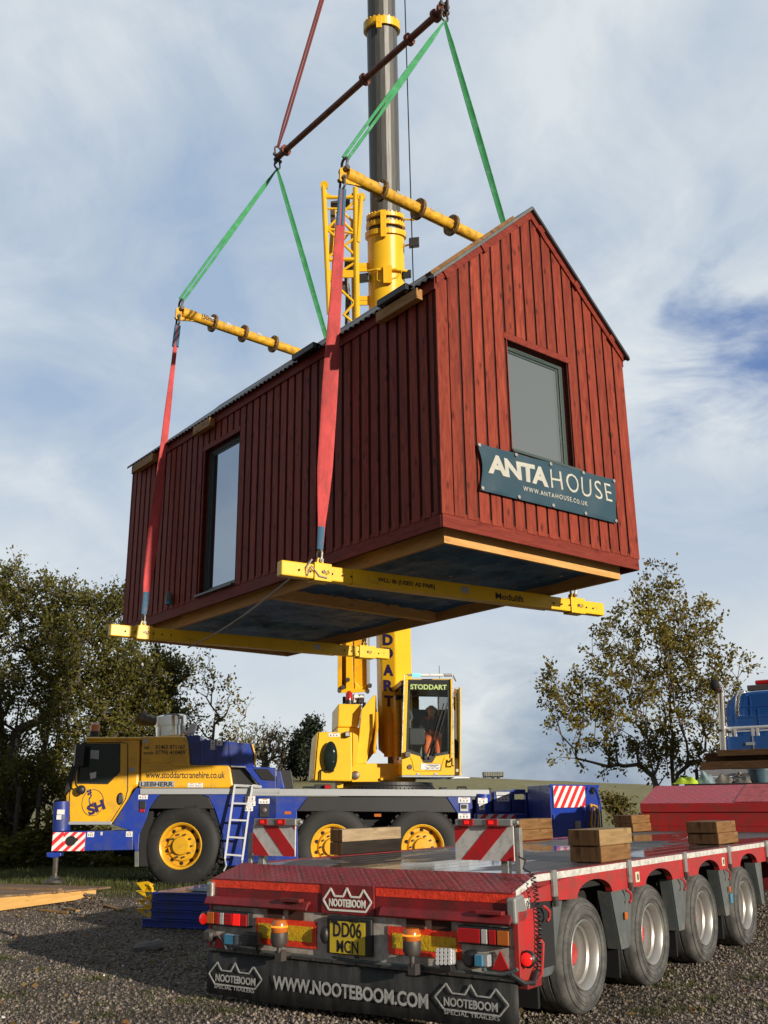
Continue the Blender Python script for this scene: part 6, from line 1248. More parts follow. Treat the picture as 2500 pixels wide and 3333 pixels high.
    m=M(); m.prism([(9.45,0,z2+.001),(10.2,0,1.69),(14.2,0,1.69),(14.2,0,1.30),(10.21,0,1.30),(10.21,0,z2+.001)],(0,W,0)); m.build('gooseneck',mTread2,t,bevel=.01)
    a=.70; b=1.28; m=M(); m.prism([(9.47,a,z2+.012),(10.19,a,1.691),(10.19,a,1.696),(9.46,a,z2+.018)],(0,b-a,0)); m.build('smooth_cover_plate',mTrR,t)
    m=M(); m.box((10.6,.05,1.692),(13.9,W-.35,1.72)); m.build('rubber_mat',mBlk,t,bevel=.004)
    for s in (11.5,12.8): 
        pass
    # lamp posts and marker boards
    def board(name,x0,y0,x1,y1,hx0,hy0,hx1,hy1,flip,posts,s=.35):
        a=L(*c7(x0,y1),0,s); b=L(*c7(x1,y0),0,s); w=a.y-b.y; h=b.z-a.z
        e=M(); hazard(e,(s,a.y,a.z),(0,-1,0),(0,0,1),w,h,.16,slope=-1 if flip else 1,phase=.05 if not flip else .03,out=(-1,0,0)); o=e.build('marker_board',[mHz,mHzR],t)
        p,q=L(*c7(hx0,hy1),0,s),L(*c7(hx1,hy0),0,s); m=M(); m.box((s-.03,q.y,p.z),(s+.05,p.y,q.z)); m.cyl((s+.01,q.y-.04,(p.z+q.z)/2),(s+.01,q.y,(p.z+q.z)/2),.018,n=8); ho=m.build('lamp_housing',mGalv,o,bevel=.008)
        for f in (.23,.66): yy=p.y-(p.y-q.y)*f; m=M(); m.box((s-.04,yy-.05,(p.z+q.z)/2-.022),(s-.031,yy+.04,(p.z+q.z)/2+.025),0); m.box((s-.044,yy-.02,(p.z+q.z)/2-.01),(s-.0405,yy+.02,(p.z+q.z)/2+.014),1); m.build('marker_lamp',[mLR,mLRL],ho)
        for px,pt,wd in posts:
            pp=L(*c7(px,380),0,s+.05); m=M(); m.box((s+.03,pp.y-wd,.99),(s+.03+2*wd,pp.y+wd,pt)); m.build('post',mGalv,o,bevel=.003)
    board('b',155,235,333,362,170,210,343,238,True,((150,1.25,.018),(197,1.2,.03)))
    # the left board falls the other way: stripes run down to the right
    board('b',1000,242,1237,380,1005,212,1237,240,False,((1207,1.12,.028),(1263,1.31,.022)))
    return t
mPlateW=mat('cream_label',(.62,.58,.42),.5,dirt=(.3,.25,.15),scale=12,amt=.4)
trailer()
# timber blocks resting on the deck: each beam is a thing of its own
def block(label,s,w,z,ls,lw,h,m_,rot=0):
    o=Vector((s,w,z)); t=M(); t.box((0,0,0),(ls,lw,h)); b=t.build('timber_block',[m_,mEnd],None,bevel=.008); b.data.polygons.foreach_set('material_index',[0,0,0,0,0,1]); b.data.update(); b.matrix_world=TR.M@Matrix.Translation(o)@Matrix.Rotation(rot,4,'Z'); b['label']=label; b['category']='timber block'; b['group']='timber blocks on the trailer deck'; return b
mDunPale2=wood('pale_long_timber',(.44,.33,.20),(.27,.19,.11),'x',(.10,.06,.03),.8,island=.1); zd=1.011; mEnd=wood('shaded_end_grain',(.12,.065,.03),(.06,.033,.016),'z',(.03,.015,.01),1.2,island=.1)  # end grain on the rear faces darkened, with their shade painted into the colour
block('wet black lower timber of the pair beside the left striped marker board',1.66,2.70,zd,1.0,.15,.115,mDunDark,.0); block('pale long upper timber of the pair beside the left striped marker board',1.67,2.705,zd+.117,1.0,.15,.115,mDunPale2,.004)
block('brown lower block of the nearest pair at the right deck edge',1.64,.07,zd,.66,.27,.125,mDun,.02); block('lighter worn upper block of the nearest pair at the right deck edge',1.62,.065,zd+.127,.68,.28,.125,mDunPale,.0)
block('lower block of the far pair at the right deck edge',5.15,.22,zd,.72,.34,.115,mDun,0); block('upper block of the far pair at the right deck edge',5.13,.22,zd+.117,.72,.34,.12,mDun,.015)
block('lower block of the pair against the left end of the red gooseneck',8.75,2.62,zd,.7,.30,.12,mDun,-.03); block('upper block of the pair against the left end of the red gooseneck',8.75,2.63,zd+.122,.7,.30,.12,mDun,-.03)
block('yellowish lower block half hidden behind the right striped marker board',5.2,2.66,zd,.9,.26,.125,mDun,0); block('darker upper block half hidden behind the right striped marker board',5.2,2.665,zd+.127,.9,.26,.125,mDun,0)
# ---------------------------------------------------------------- load on the gooseneck and the blue tractor
def gear():
    L=TR.loc; zt=1.722
    P=lambda x,y,s:L(*cg(x,y),0,s)
    def plank(x0,y0,y1,s,label,m_,dp=.22,ln=2.2):
        a=P(x0,y1,s); b=P(x0,y0,s); m=M(); m.box((0,-ln,0),(dp,0,b.z-a.z)); o=m.build('timber_beam',m_,None,bevel=.006); o.matrix_world=TR.M@Matrix.Translation((s,a.y,a.z)); tag(o,label,'timber beam','timber beams stacked behind the gooseneck')
    plank(1112,968,1034,13.0,'topmost brown beam of the stack in front of the blue truck',mDunX)
    plank(985,1000,1096,13.25,'middle dark beam of the stack in front of the blue truck',mDunX)
    plank(930,1097,1180,12.8,'lowest brown beam of the stack in front of the blue truck',mDunX)
    a=P(930,1255,12.8); b=P(930,1184,12.8); c=P(1030,1318,12.8)
    m=M(); m.box((0,-2.2,0),(.05,0,b.z-a.z)); o=m.build('aluminium_sideboard',mStrip,None,bevel=.004); o.matrix_world=TR.M@Matrix.Translation((12.8,a.y,a.z)); tag(o,'upper pale metal dropside board below the brown beams','dropside board','dropside boards')
    m=M(); m.box((0,-2.0,0),(.05,0,a.z-c.z-.01)); o=m.build('aluminium_sideboard',mStrip,None,bevel=.004); o.matrix_world=TR.M@Matrix.Translation((12.8,c.y,c.z)); tag(o,'lower pale metal dropside board just above the gooseneck','dropside board','dropside boards')
    m=M(); e=P(905,1170,12.9); f=P(905,1300,12.9); m.box((0,0,0),(.06,.05,e.z-f.z)); o=m.build('headboard_post',mBlk,None); o.matrix_world=TR.M@Matrix.Translation((12.9,f.y,f.z)); tag(o,'short black upright post at the left end of the pale dropside boards','post')
    # bucket
    q=P(1590,1320,11.6); r=P(1590,1172,11.6); hb=r.z-q.z; t=thing('bucket','round blue-grey plastic bucket standing on the gooseneck','bucket',TR,(11.6,q.y,zt+.01)); hb=max(.2,r.z-zt-.01)
    m=M(); m.lathe((0,0,0),(0,0,1),[(0,0),(.16,0),(.20,hb),(.215,hb),(.215,hb-.015),(.19,hb-.015),(.15,.01),(0,.01)],28); m.build('tub',mBucket,t,smooth=True); m=M(); m.tube([(0,-.2,hb-.02),(.1,-.15,hb*.5),(.14,0,hb*.35),(.1,.15,hb*.5),(0,.2,hb-.02)],.006,6); m.build('handle',mGalv,t,smooth=True)
    def heap(name,x0,x1,s,h,m_,label,cat,seed,dep=.3):
        a=P(x0,1330,s); b=P(x1,1330,s); w=a.y-b.y; rr=random.Random(seed); n=26; k=12; V=[]
        for j in range(k+1):
            for i in range(n+1):
                u,v=i/n,j/k; z=h*(math.sin(math.pi*u)**.6)*(math.sin(math.pi*v)**.6)*(.72+.28*math.sin(u*9+seed+v*4)*math.cos(v*5+u*3)+.03*rr.random()); V.append((dep*(v-.5),-w*u+.02*math.sin(v*9+seed),max(0,z)))
        m=M(); m.add(V,[(j*(n+1)+i,j*(n+1)+i+1,(j+1)*(n+1)+i+1,(j+1)*(n+1)+i) for j in range(k) for i in range(n)]); o=m.build(name,m_,None,smooth=True); o.matrix_world=TR.M@Matrix.Translation((s,a.y,1.692 if s<10.55 else zt)); tag(o,label,cat)
    heap('hi_vis_jacket',665,905,10.9,.17,mHiv,'crumpled lime hi-vis jacket lying on the gooseneck','jacket',2)
    heap('work_gloves',900,1070,11.1,.22,mCloth,'pale blue and green cloth bundle beside the lime jacket','cloth bundle',5)
    heap('ratchet_strap',1090,1300,11.4,.20,mWeb,'left heap of grey webbing straps on the gooseneck mat','strap',7); heap('ratchet_strap',1310,1480,11.4,.15,mWeb,'right heap of grey webbing straps next to the bucket','strap',9)
    m=M(); 
    for pts in (((1350,1215),(1330,1235),(1365,1260),(1400,1240),(1440,1225),(1490,1205)),((1400,1290),(1440,1300),(1480,1310))): m.tube([P(x,y,12.75) for x,y in pts],.022,7)
    for x,y in ((1350,1215),(1478,1215),(1335,1300),(1475,1300)): p=P(x,y,12.75); m.ball(p,.035,8)
    o=m.build('lashing_strap',mWeb,None,smooth=True); tag(o,'lashing strap and bolts hanging on the pale dropside boards','strap',fr=TR)
mDunX=wood('stacked_brown_beam',(.13,.075,.035),(.075,.042,.022),'y',(.03,.015,.01),.8,island=.2)
mBucket=mat('bucket_plastic',(.05,.10,.13),.45,dirt=(.2,.2,.18),scale=9,amt=.4); mCloth=mat('pale_blue_cloth',(.22,.30,.36),.85,dirt=(.05,.10,.03),scale=6,amt=.9); mWeb=mat('grey_webbing',(.13,.115,.10),.85,dirt=(.30,.27,.22),scale=9,amt=.6)
gear()
def truck():
    t=thing('tractor_truck','blue tractor unit cab seen from behind, with chrome exhaust stack','truck',TR,(15.6,0,0)); L=TR.loc
    P=lambda x,y,s=15.6:Vector(L(*cg(x,y),0,s))-Vector((15.6,0,0))
    q=P(1205,700); yl=q.y; zt=P(1500,325).z; zb=.9; wd=2.45
    # rounded cab body: section through the width, extruded forward
    pr=[(0,zb),(0,P(1205,520).z),(.10,P(1240,430).z),(.22,P(1265,370).z),(.38,zt-.02),(.7,zt),(wd-.7,zt),(wd-.38,zt-.02),(wd-.22,P(1265,370).z),(wd-.1,P(1240,430).z),(wd,P(1205,520).z),(wd,zb)]
    m=M(); m.prism([(0,yl-u,z) for u,z in pr],(2.1,0,0)); cab=m.build('cab',mBlueT,t,bevel=.07)
    m=M()
    for y0,x0,x1 in ((505,1330,1900),(618,1290,1900)): a=P(x0,y0); b=P(x1,y0); m.box((-.012,b.y,a.z-.012),(-.001,a.y,a.z+.012))
    for x0,y0,y1 in ((1460,380,505),(1465,505,618),(1548,520,700)): a=P(x0,y0); b=P(x0,y1); m.box((-.01,a.y-.015,b.z),(-.001,a.y+.015,a.z))
    m.build('panel_seam',mBlueT,cab,bevel=.004)
    m=M(); m.tube([P(1400,345,15.5),P(1360,350,15.45),P(1335,400,15.42),P(1325,520,15.42),P(1335,600,15.45)],[.05,.06,.055,.05,.04],12); m.build('bent_pipe',mChr,t,smooth=True)
    m=M(); m.tube([P(1180,965,15.2),P(1150,340,15.2)],.075,18); ex=m.build('exhaust_stack',mChr,t,smooth=True)
    m=M(); m.tube([P(1150,345,15.2),P(1135,300,15.18),P(1105,262,15.12)],[.078,.09,.105],18); m.build('exhaust_elbow',mChr,ex,smooth=True); m=M(); a=P(1105,262,15.12); m.ball(a+Vector((-.04,.03,.0)),.10,14,sc=(.6,1,1.3)); m.build('exhaust_mouth',mBlkM,ex,smooth=True)
    m=M(); a=P(1165,770,15.2); m.cyl(a,a+Vector((0,0,.05)),.09,n=16); m.obox(a+Vector((.1,-.1,0)),(.1,0,0),(0,.08,0),(0,0,.02)); m.build('exhaust_clamp',mStl,ex)
    a=P(1225,735,15.35); b=P(1225,825,15.35)
    m=M(); m.cyl((-.25,a.y,a.z),(-.25,a.y-2.3,a.z),.035,n=12)
    for k in range(6): m.box((-.28,a.y-.08-k*.46,b.z),(-.22,a.y-.02-k*.46,a.z)); m.box((-.28,a.y-.17-k*.46,b.z),(-.22,a.y-.12-k*.46,a.z))
    m.box((-.275,a.y-2.3,b.z+.09),(-.225,a.y,b.z+.12)); m.build('guard_rail',mAlu,t,smooth=False)
    a=P(1205,825,15.3); b=P(1205,965,15.3); m=M(); m.box((-.30,a.y-2.4,b.z-.3),(-.05,a.y,a.z)); lk=m.build('headboard_locker',mBlueT,t,bevel=.01)
    m=M(); c=P(1500,880,15.3); m.box((-.312,c.y-.012,b.z),(-.301,c.y+.012,a.z)); m.box((-.32,c.y-.04,c.z-.06),(-.3125,c.y+.15,c.z+.0)); m.build('latch',mChr,lk)
    a=P(1460,300,16.2); m=M(); m.box((.4,a.y-1.6,zt+.04),(.55,a.y,zt+.16)); m.box((.5,a.y-1.5,zt),(.54,a.y-.1,zt+.04)); m.build('light_bar',mStl,t,bevel=.01); a=P(1515,240,16.2); m=M(); m.box((.6,a.y-1.3,zt+.18),(.85,a.y,zt+.28)); m.build('amber_beacon_bar',mLR,t,bevel=.03); m=M(); m.box((.62,a.y-1.2,zt+.001),(.8,a.y-.1,zt+.179)); m.build('beacon_base',mBlk,t)
    m=M(); m.box((-2.0,yl-1.8,.75),(2.0,yl-.6,1.0)); m.build('chassis',mBlkM,t)
    for s in (-1.6,-.3,1.3):
        for yy in (yl-.15,yl-wd+.15): m=M(); m.lathe((s,yy,.52),(0,1,0),[(0,-.14),(.3,-.14),(.48,-.15),(.52,-.1),(.52,.1),(.48,.15),(.3,.14),(0,.14)],28); m.build('wheel',mTyre,t,smooth=True)
truck()
# ---------------------------------------------------------------- things on the ground at the left
def mats():
    a=WORLD.loc(452,3018,2,0); b=WORLD.loc(740,3030,2,0); X=(b-a).normalized(); fr=Frame(a,X,Vector((0,0,1)).cross(X)); q=lambda x,y:fr.loc(100+x*.4822,2300+y*.4822,1,0)
    rows=[(1250,1330),(1332,1392),(1394,1455),(1457,1520)]; zs=[q(815,1250).z,q(815,1325).z,q(815,1390).z,q(815,1455).z,0]; x0=q(818,1300).x; w=1.35
    labs=['topmost blue steel outrigger pad of the stack, with rags on it','second blue steel outrigger pad from the top of the stack','third blue steel outrigger pad from the top of the stack','lowest blue steel outrigger pad lying on the gravel']
    zt=zs[0]; hh=zt/4
    for k in range(4):
        z1=zt-k*hh; z0=z1-hh+.006; t=thing('outrigger_pad',labs[k],'outrigger pad',fr,(0,0,z0),'stacked blue outrigger pads'); z1-=z0
        xx=x0-(.12 if k==3 else 0); m=M(); m.box((xx,0,0),(x0+w,1.2,z1)); m.box((xx,-.018,z1-.022),(x0+w,-.001,z1)); m.box((xx,-.018,0),(x0+w,-.001,.02)); m.build('pad_box',mBlue,t,bevel=.004)
        if k==3: continue
        for xe,sg in ((x0,-1),(x0+w,1)):
            m=M(); e=.245*1.0; n=14; zc=z1*.42; cx_=xe+sg*.085
            out=[(xe,z1),(xe+sg*e,z1*1.02),(xe+sg*e*.9,z1*.85),(xe+sg*e*.35,.02),(xe,.0)]
            hole=[(cx_+.045*math.cos(2*math.pi*i/n),zc+.05+.052*math.sin(2*math.pi*i/n)) for i in range(n)]
            # plate with a round hole: ring of quads from the outline to the hole
            O2=[]
            for i in range(n):
                an=2*math.pi*i/n; dx,dz=math.cos(an),math.sin(an); best=9
                for j in range(5):
                    p,r=out[j],out[(j+1)%5]; ex,ez=r[0]-p[0],r[1]-p[1]; det=dx*(-ez)+dz*ex
                    if abs(det)<1e-9: continue
                    tt=((p[0]-cx_)*(-ez)+(p[1]-zc-.05)*ex)/det; uu=(dx*(p[1]-zc-.05)-dz*(p[0]-cx_))/det
                    if tt>0 and -1e-6<=uu<=1+1e-6: best=min(best,tt)
                O2.append((cx_+dx*best,zc+.05+dz*best))
            for i in range(n):
                j=(i+1)%n; m.prism([(O2[i][0],.02,O2[i][1]),(O2[j][0],.02,O2[j][1]),(hole[j][0],.02,hole[j][1]),(hole[i][0],.02,hole[i][1])],(0,.012,0))
            m.box((min(xe+sg*.02,xe+sg*e),-.0,z1),(max(xe+sg*.02,xe+sg*e),.10,z1+.008)); m.build('handle_plate',mBeam,t)
    zt2=zt+.002; t=thing('loose_handle','bent yellow lifting handle lying on top of the pad stack','handle',fr,(x0-.1,.02,zt2)); m=M(); m.prism([(-.16,0,.10),(.0,0,.12),(.10,0,.085),(.02,0,.01),(-.05,0,.0)],(0,.012,0)); m.tube([(.0,.0,.08),(.06,-.02,.08),(.1,-.02,.04),(.09,-.01,.0)],.018,6); m.build('plate',mBeam,t)
    m=M(); n=20; V=[]
    for j in range(9):
        for i in range(n+1): u,v=i/n,j/8; V.append((.55+u*.75,.1+v*.7,zt2+.012+.05*math.sin(math.pi*u)*math.sin(math.pi*v)*(.6+.5*math.sin(u*13+v*5))))
    m.add(V,[(j*(n+1)+i,j*(n+1)+i+1,(j+1)*(n+1)+i+1,(j+1)*(n+1)+i) for j in range(8) for i in range(n)]); o=m.build('tarpaulin',mCloth,None,smooth=True); tag(o,'crumpled grey-blue rag of tarpaulin on top of the pad stack','tarpaulin',fr=fr)
mats()
def platform():
    fr=Frame((-5.61,15.29,0),(.38,.925,0),(-.925,.38,0)); a=fr.loc(0,2915,1,0); b=fr.loc(314,2890,1,0); L_=b.x; h0,h1=a.z,b.z
    t=thing('timber_platform','new pine deck platform with brown boards lying on the gravel at the left edge','platform',fr)
    s0=-3.0; hz=lambda x:h0+(h1-h0)*x/L_
    m=M(); m.prism([(s0,0,.03),(L_,0,.02),(L_,0,hz(L_)-.03),(s0,0,hz(s0)-.03)],(0,.045,0)); m.build('fascia',mRawF,t,bevel=.003)
    m=M(); m.prism([(L_-.05,.046,.02),(L_,.046,.02),(L_,.046,hz(L_)-.03),(L_-.05,.046,hz(L_)-.03)],(0,2.6,0)); m.build('fascia',mRawF,t)
    m=M(); n=int((L_-s0)/.145)
    for i in range(n+1):
        x=s0+i*.145; ov=random.uniform(.01,.05); dz=random.choice((0,0,.0,.004)); x1=min(x+.136,L_+.06); 
        m.prism([(x,-ov,hz(x)-.029+dz),(x1,-ov,hz(x1)-.029+dz),(x1,-ov,hz(x1)+dz),(x,-ov,hz(x)+dz)],(0,2.7+random.uniform(0,.1),0))
    m.build('deck_boards',mPlank,t,bevel=.003)
    m=M(); x=L_*.42
    m.box((L_*.55,-.03,hz(L_*.55)+.001),(L_*.55+.09,2.6,hz(L_*.55)+.035)); m.build('loose_batten',mPlank,t); m=M(); m.box((L_+.0,-.06,hz(L_)-.027),(L_+.30,2.7,hz(L_)+.0)); m.build('edge_board',mPlank,t,bevel=.003)
    # chain heap and loose laths
    c=WORLD.loc(300,2945,2,.05); t2=thing('chain','heap of grey lifting chain beside the corner of the pine platform','chain',WORLD,(c.x,c.y,0)); rr=random.Random(4)
    m=M(); p=Vector((0,0,.1)); 
    for k in range(120):
        u=k/120; r_=.22*(1-u*.2); p=Vector((r_*math.cos(k*.9)*rr.uniform(.4,1)-(.0 if k<90 else (k-90)*.018),r_*math.sin(k*1.3)*rr.uniform(.4,1),max(.012,.21*(1-(rr.random()*.9))*(1 if k<85 else .1)))); a=rr.random()*3.14; d=Vector((math.cos(a),math.sin(a),rr.uniform(-.5,.5))).normalized(); s_=d.orthogonal().normalized()
        if k%2: s_=d.cross(s_)
        pts=[p+d*(.032*math.cos(q))+s_*(.017*math.sin(q)) for q in np.linspace(0,6.283,9)]; m.tube(pts,.007,5)
    m.build('links',mat('rusty_chain',(.19,.16,.13),.55,.4,dirt=(.10,.06,.04),scale=12,amt=.6),t2,smooth=True)
    for i,(x,y,x2,y2,lab) in enumerate(((135,2962,225,2970,'short pale lath on the gravel below the pine platform'),(215,2957,255,2964,'small yellow offcut near the chain heap'),(315,2940,395,2962,'long thin brown lath between the chain heap and the blue pads'),(205,2862,245,2866,'brown board end under the jack foot of the crane'))):
        a=WORLD.loc(x,y,2,.02); b=WORLD.loc(x2,y2,2,.02); m=M(); m.bar((0,0,.02),b-a+Vector((0,0,.02-.0)),.07,.025); o=m.build('lath',mDunP2,None,bevel=.003); o.location=(a.x,a.y,.0); tag(o,lab,'lath','offcuts of timber on the ground')
    c=WORLD.loc(487,3083,2,.03); t3=M(); t3.ball((0,0,0),.17,9,sc=(1.1,.6,.42)); rr=random.Random(8); t3.v=[(x*(1+rr.uniform(-.16,.16)),y*(1+rr.uniform(-.16,.16)),max(-.05,min(z,.05))*(1+rr.uniform(-.2,.2))) for x,y,z in t3.v]; o=t3.build('rock',mRock,None); o.location=(c.x,c.y,.04); o.rotation_euler=(.1,-.12,.35); tag(o,'flat grey stone slab lying on the gravel in the shade','rock')
mRawF=wood('fresh_pine_fascia',(.72,.44,.15),(.60,.33,.10),'x',(.30,.12,.03),.5,island=.05,knots=.6); mDunP2=wood('lath_wood',(.42,.26,.10),(.28,.16,.06),'x',(.1,.05,.02),.8)
mRock=mat('grey_stone',(.20,.185,.17),.9,var=.2,bump=.5,bscale=12)
platform()
def farm_trailer():
    y=118.; a=WORLD.loc(1577,2533,1,y); b=WORLD.loc(1640,2533,1,y); tz=WORLD.loc(1600,2512,1,y).z; gz0=float(gz((a.x+b.x)/2,y)); w=b.x-a.x
    t=thing('farm_trailer','grey tipping farm trailer parked on the skyline of the field','farm trailer',WORLD,(a.x,y,gz0)); h=tz-gz0
    m=M(); m.prism([(0,0,h*.4),(w,0,h*.4),(w*1.02,0,h),(-w*.02,0,h)],(0,2.2,0)); bd=m.build('trailer_body',mFarm,t)
    m=M()
    for k in range(8): m.box((w*(.06+k*.125),-.06,h*.42),(w*(.09+k*.125),-.001,h*.97))
    m.build('body_ribs',mFarm,bd); m=M(); m.box((0,.3,h*.28),(w,1.9,h*.40)); m.build('chassis',mBlkM,t)
    for u in (.45,.72): m=M(); m.cyl((w*u,.05,h*.18),(w*u,.45,h*.18),h*.19,n=16); m.build('wheel',mTyre2,t)
mFarm=mat('grey_farm_paint',(.20,.20,.17),.7,var=.15)
farm_trailer()
# ---------------------------------------------------------------- crane driver in the operator's cab
def driver():
    O_=.30; K=lambda x,y,d:CR.loc(*cc(x,y),1,O_+d-.20)
    xb=K(690,1330,1.0); base=Vector((xb.x,O_+1.0,xb.z-.1)); t=thing('person','balding man with glasses, dark jacket and orange trousers seated in the operator cab','person',CR,base)
    J={'pel':(690,1335,1.02),'sp':(682,1190,1.05),'ch':(676,1075,1.03),'nk':(672,985,1.0),'jaw':(668,925,.96),'hd':(668,860,.98),'tp':(672,785,.99),
       'sl':(560,1045,1.03),'el':(490,1185,.93),'wl':(505,1235,.68),'pl':(512,1240,.60),'sr':(800,1045,1.03),'er':(860,1195,.93),'wr':(835,1310,.70),'pr':(825,1330,.62),
       'hl':(625,1345,1.0),'kl':(600,1395,.52),'al':(590,1650,.45),'fl':(588,1680,.30),'hr':(755,1345,1.0),'kr':(790,1400,.52),'ar':(790,1650,.45),'fr':(795,1680,.30)}
    P={k:K(*v)-base for k,v in J.items()}
    def skin(name,nodes,edges,m_,root,sub=2,par=t):
        idx={n:i for i,n in enumerate(nodes)}; me=bpy.data.meshes.new(name); me.from_pydata([tuple(n_[0]) for n_ in nodes.values()],[(idx[a],idx[b]) for a,b in edges],[]); me.materials.append(m_); o=bpy.data.objects.new(name,me); COL.objects.link(o); o.parent=par
        sk=o.modifiers.new('skin','SKIN'); sk.use_smooth_shade=True
        for i,(n,(p,r)) in enumerate(nodes.items()):
            v=me.skin_vertices[0].data[i]; v.radius=(r,r) if not isinstance(r,tuple) else r; v.use_root=(n==root)
        su=o.modifiers.new('sub','SUBSURF'); su.levels=sub; su.render_levels=sub; return o
    R={'pel':.13,'sp':.135,'ch':(.15,.12),'nk':.060,'jaw':.070,'hd':.092,'tp':.072,'sl':.062,'el':.045,'wl':.030,'pl':.034,'sr':.062,'er':.045,'wr':.030,'pr':.034,'hl':.09,'kl':.065,'al':.042,'fl':.04,'hr':.09,'kr':.065,'ar':.042,'fr':.04}
    E_=[('pel','sp'),('sp','ch'),('ch','nk'),('nk','jaw'),('jaw','hd'),('hd','tp'),('ch','sl'),('sl','el'),('el','wl'),('wl','pl'),('ch','sr'),('sr','er'),('er','wr'),('wr','pr'),('pel','hl'),('hl','kl'),('kl','al'),('al','fl'),('pel','hr'),('hr','kr'),('kr','ar'),('ar','fr')]
    nodes={k:(P[k],R[k]) for k in R}; edges=list(E_)
    for h,s_ in (('l',1),('r',-1)):
        w=P['w'+h];p=P['p'+h]; d=(p-w).normalized(); side=Vector((1,0,0))
        for i,ln in enumerate((.060,.070,.065,.050)):
            off=side*((i-1.5)*.019); a=p+d*.03+off; b=a+d*ln*.55+Vector((0,0,-.012)); c=b+d*ln*.25+Vector((0,0,-.032)); n0='f%s%d'%(h,i); nodes[n0+'a']=(a,.0095); nodes[n0+'b']=(b,.0088); nodes[n0+'c']=(c,.0078); edges+=[('p'+h,n0+'a'),(n0+'a',n0+'b'),(n0+'b',n0+'c')]
        a=w+d*.02+side*s_*.035; b=a+d*.035+side*s_*.018+Vector((0,0,-.015)); nodes['t'+h+'a']=(a,.011); nodes['t'+h+'b']=(b,.009); edges+=[('w'+h,'t'+h+'a'),('t'+h+'a','t'+h+'b')]
    body=skin('body',nodes,edges,mSkin,'pel')
    jk=['pel','sp','ch','sl','el','wl','sr','er','wr']; JR={'pel':.16,'sp':.165,'ch':(.178,.145),'sl':.085,'el':.062,'wl':.045,'sr':.085,'er':.062,'wr':.045}
    JN={k:(P[k].lerp(P['el' if k=='wl' else 'er'],.12) if k in('wl','wr') else P[k],JR[k]) for k in jk}; JN['col']=(P['ch'].lerp(P['nk'],.55),.082); JN['pel']=(P['pel']+Vector((0,.0,.03)),.155)
    skin('jacket',JN,[('pel','sp'),('sp','ch'),('ch','sl'),('sl','el'),('el','wl'),('ch','sr'),('sr','er'),('er','wr'),('ch','col')],mJack,'pel')
    tr=['pel','hl','kl','al','hr','kr','ar']; TRR={'pel':.145,'hl':.105,'kl':.083,'al':.06,'hr':.105,'kr':.083,'ar':.06}
    skin('trousers',{k:(P[k]+(Vector((0,0,-.03)) if k=='pel' else Vector()),TRR[k]) for k in tr},[('pel','hl'),('hl','kl'),('kl','al'),('pel','hr'),('hr','kr'),('kr','ar')],mTrou,'pel')
    # jacket details: orange collar V and shoulder flashes
    c=P['ch']; m=M(); nk=P['nk']
    m.prism([(nk.x-.055,nk.y-.075,nk.z-.01),(nk.x+.055,nk.y-.075,nk.z-.01),(nk.x+.004,c.y-.175,c.z+.035)],(0,-.012,0)); m.build('shirt_collar',mTrou,t)
    m=M(); 
    for s_ in (-1,1): m.obox((c.x+s_*.115,c.y-.150,c.z+.055),(.040,0,0),(0,.01,0),(0,.0,.022))
    m.build('chest_flash',mFlash,t); m=M(); m.box((c.x-.004,c.y-.19,c.z-.22),(c.x+.004,c.y-.165,c.z+.03)); m.build('zip',mBlk,t)
    # head: ears, nose, hair ring, eyes, mouth, glasses (facing the photographer)
    h=P['hd'].lerp(P['jaw'],.25); f=h+Vector((-.004,-.088,0))
    m=M(); m.ball(f+Vector((0,-.012,-.012)),.017,8,sc=(.75,1,1.3)); m.build('nose',mSkin,t,smooth=True)
    for s_ in (-1,1): m=M(); m.ball(h+Vector((s_*.088,.0,-.005)),.024,8,sc=(.4,.7,1.2)); m.build('ear',mSkin,t,smooth=True)
    for s_ in (-1,1): m=M(); m.ball(f+Vector((s_*.031,.001,.022)),.011,8,sc=(1.1,.6,.7)); m.build('eye',mBlk,t,smooth=True)
    m=M(); m.ball(f+Vector((0,.004,-.050)),.026,8,sc=(1,.4,.32)); m.build('mouth',mMouth,t,smooth=True)
    hd=P['hd']; m=M(); n=22
    for i in range(n):
        a=-.35+(math.pi+.7)*i/(n-1); m.ball(hd+Vector((math.cos(a)*.083,math.sin(a)*.078+.012,.0+.012*math.sin(i*2))),.026,6,sc=(.7,.7,1.5))
    m.build('hair',mHair,t,smooth=True)
    m=M()
    for s_ in (-1,1):
        cx_=f+Vector((s_*.032,-.016,.022)); m.tube([cx_+Vector((.026*math.cos(a),0,.019*math.sin(a))) for a in np.linspace(0,6.283,13)],.0028,5); m.tube([cx_+Vector((s_*.026,0,.005)),hd+Vector((s_*.09,0,.0))],.0028,5)
    m.build('glasses',mBlk,t)
    return t
mSkin=mat('skin',(.68,.38,.28),.5,var=.08); mJack=mat('charcoal_jacket',(.055,.058,.065),.8,var=.2,bump=.4,bscale=14); mTrou=mat('orange_trousers',(.80,.17,.045),.75,var=.12,bump=.4,bscale=12); mFlash=mat('red_flash',(.42,.05,.04),.8); mHair=mat('grey_hair',(.14,.12,.11),.9); mMouth=mat('mouth',(.25,.06,.05),.6)
driver()
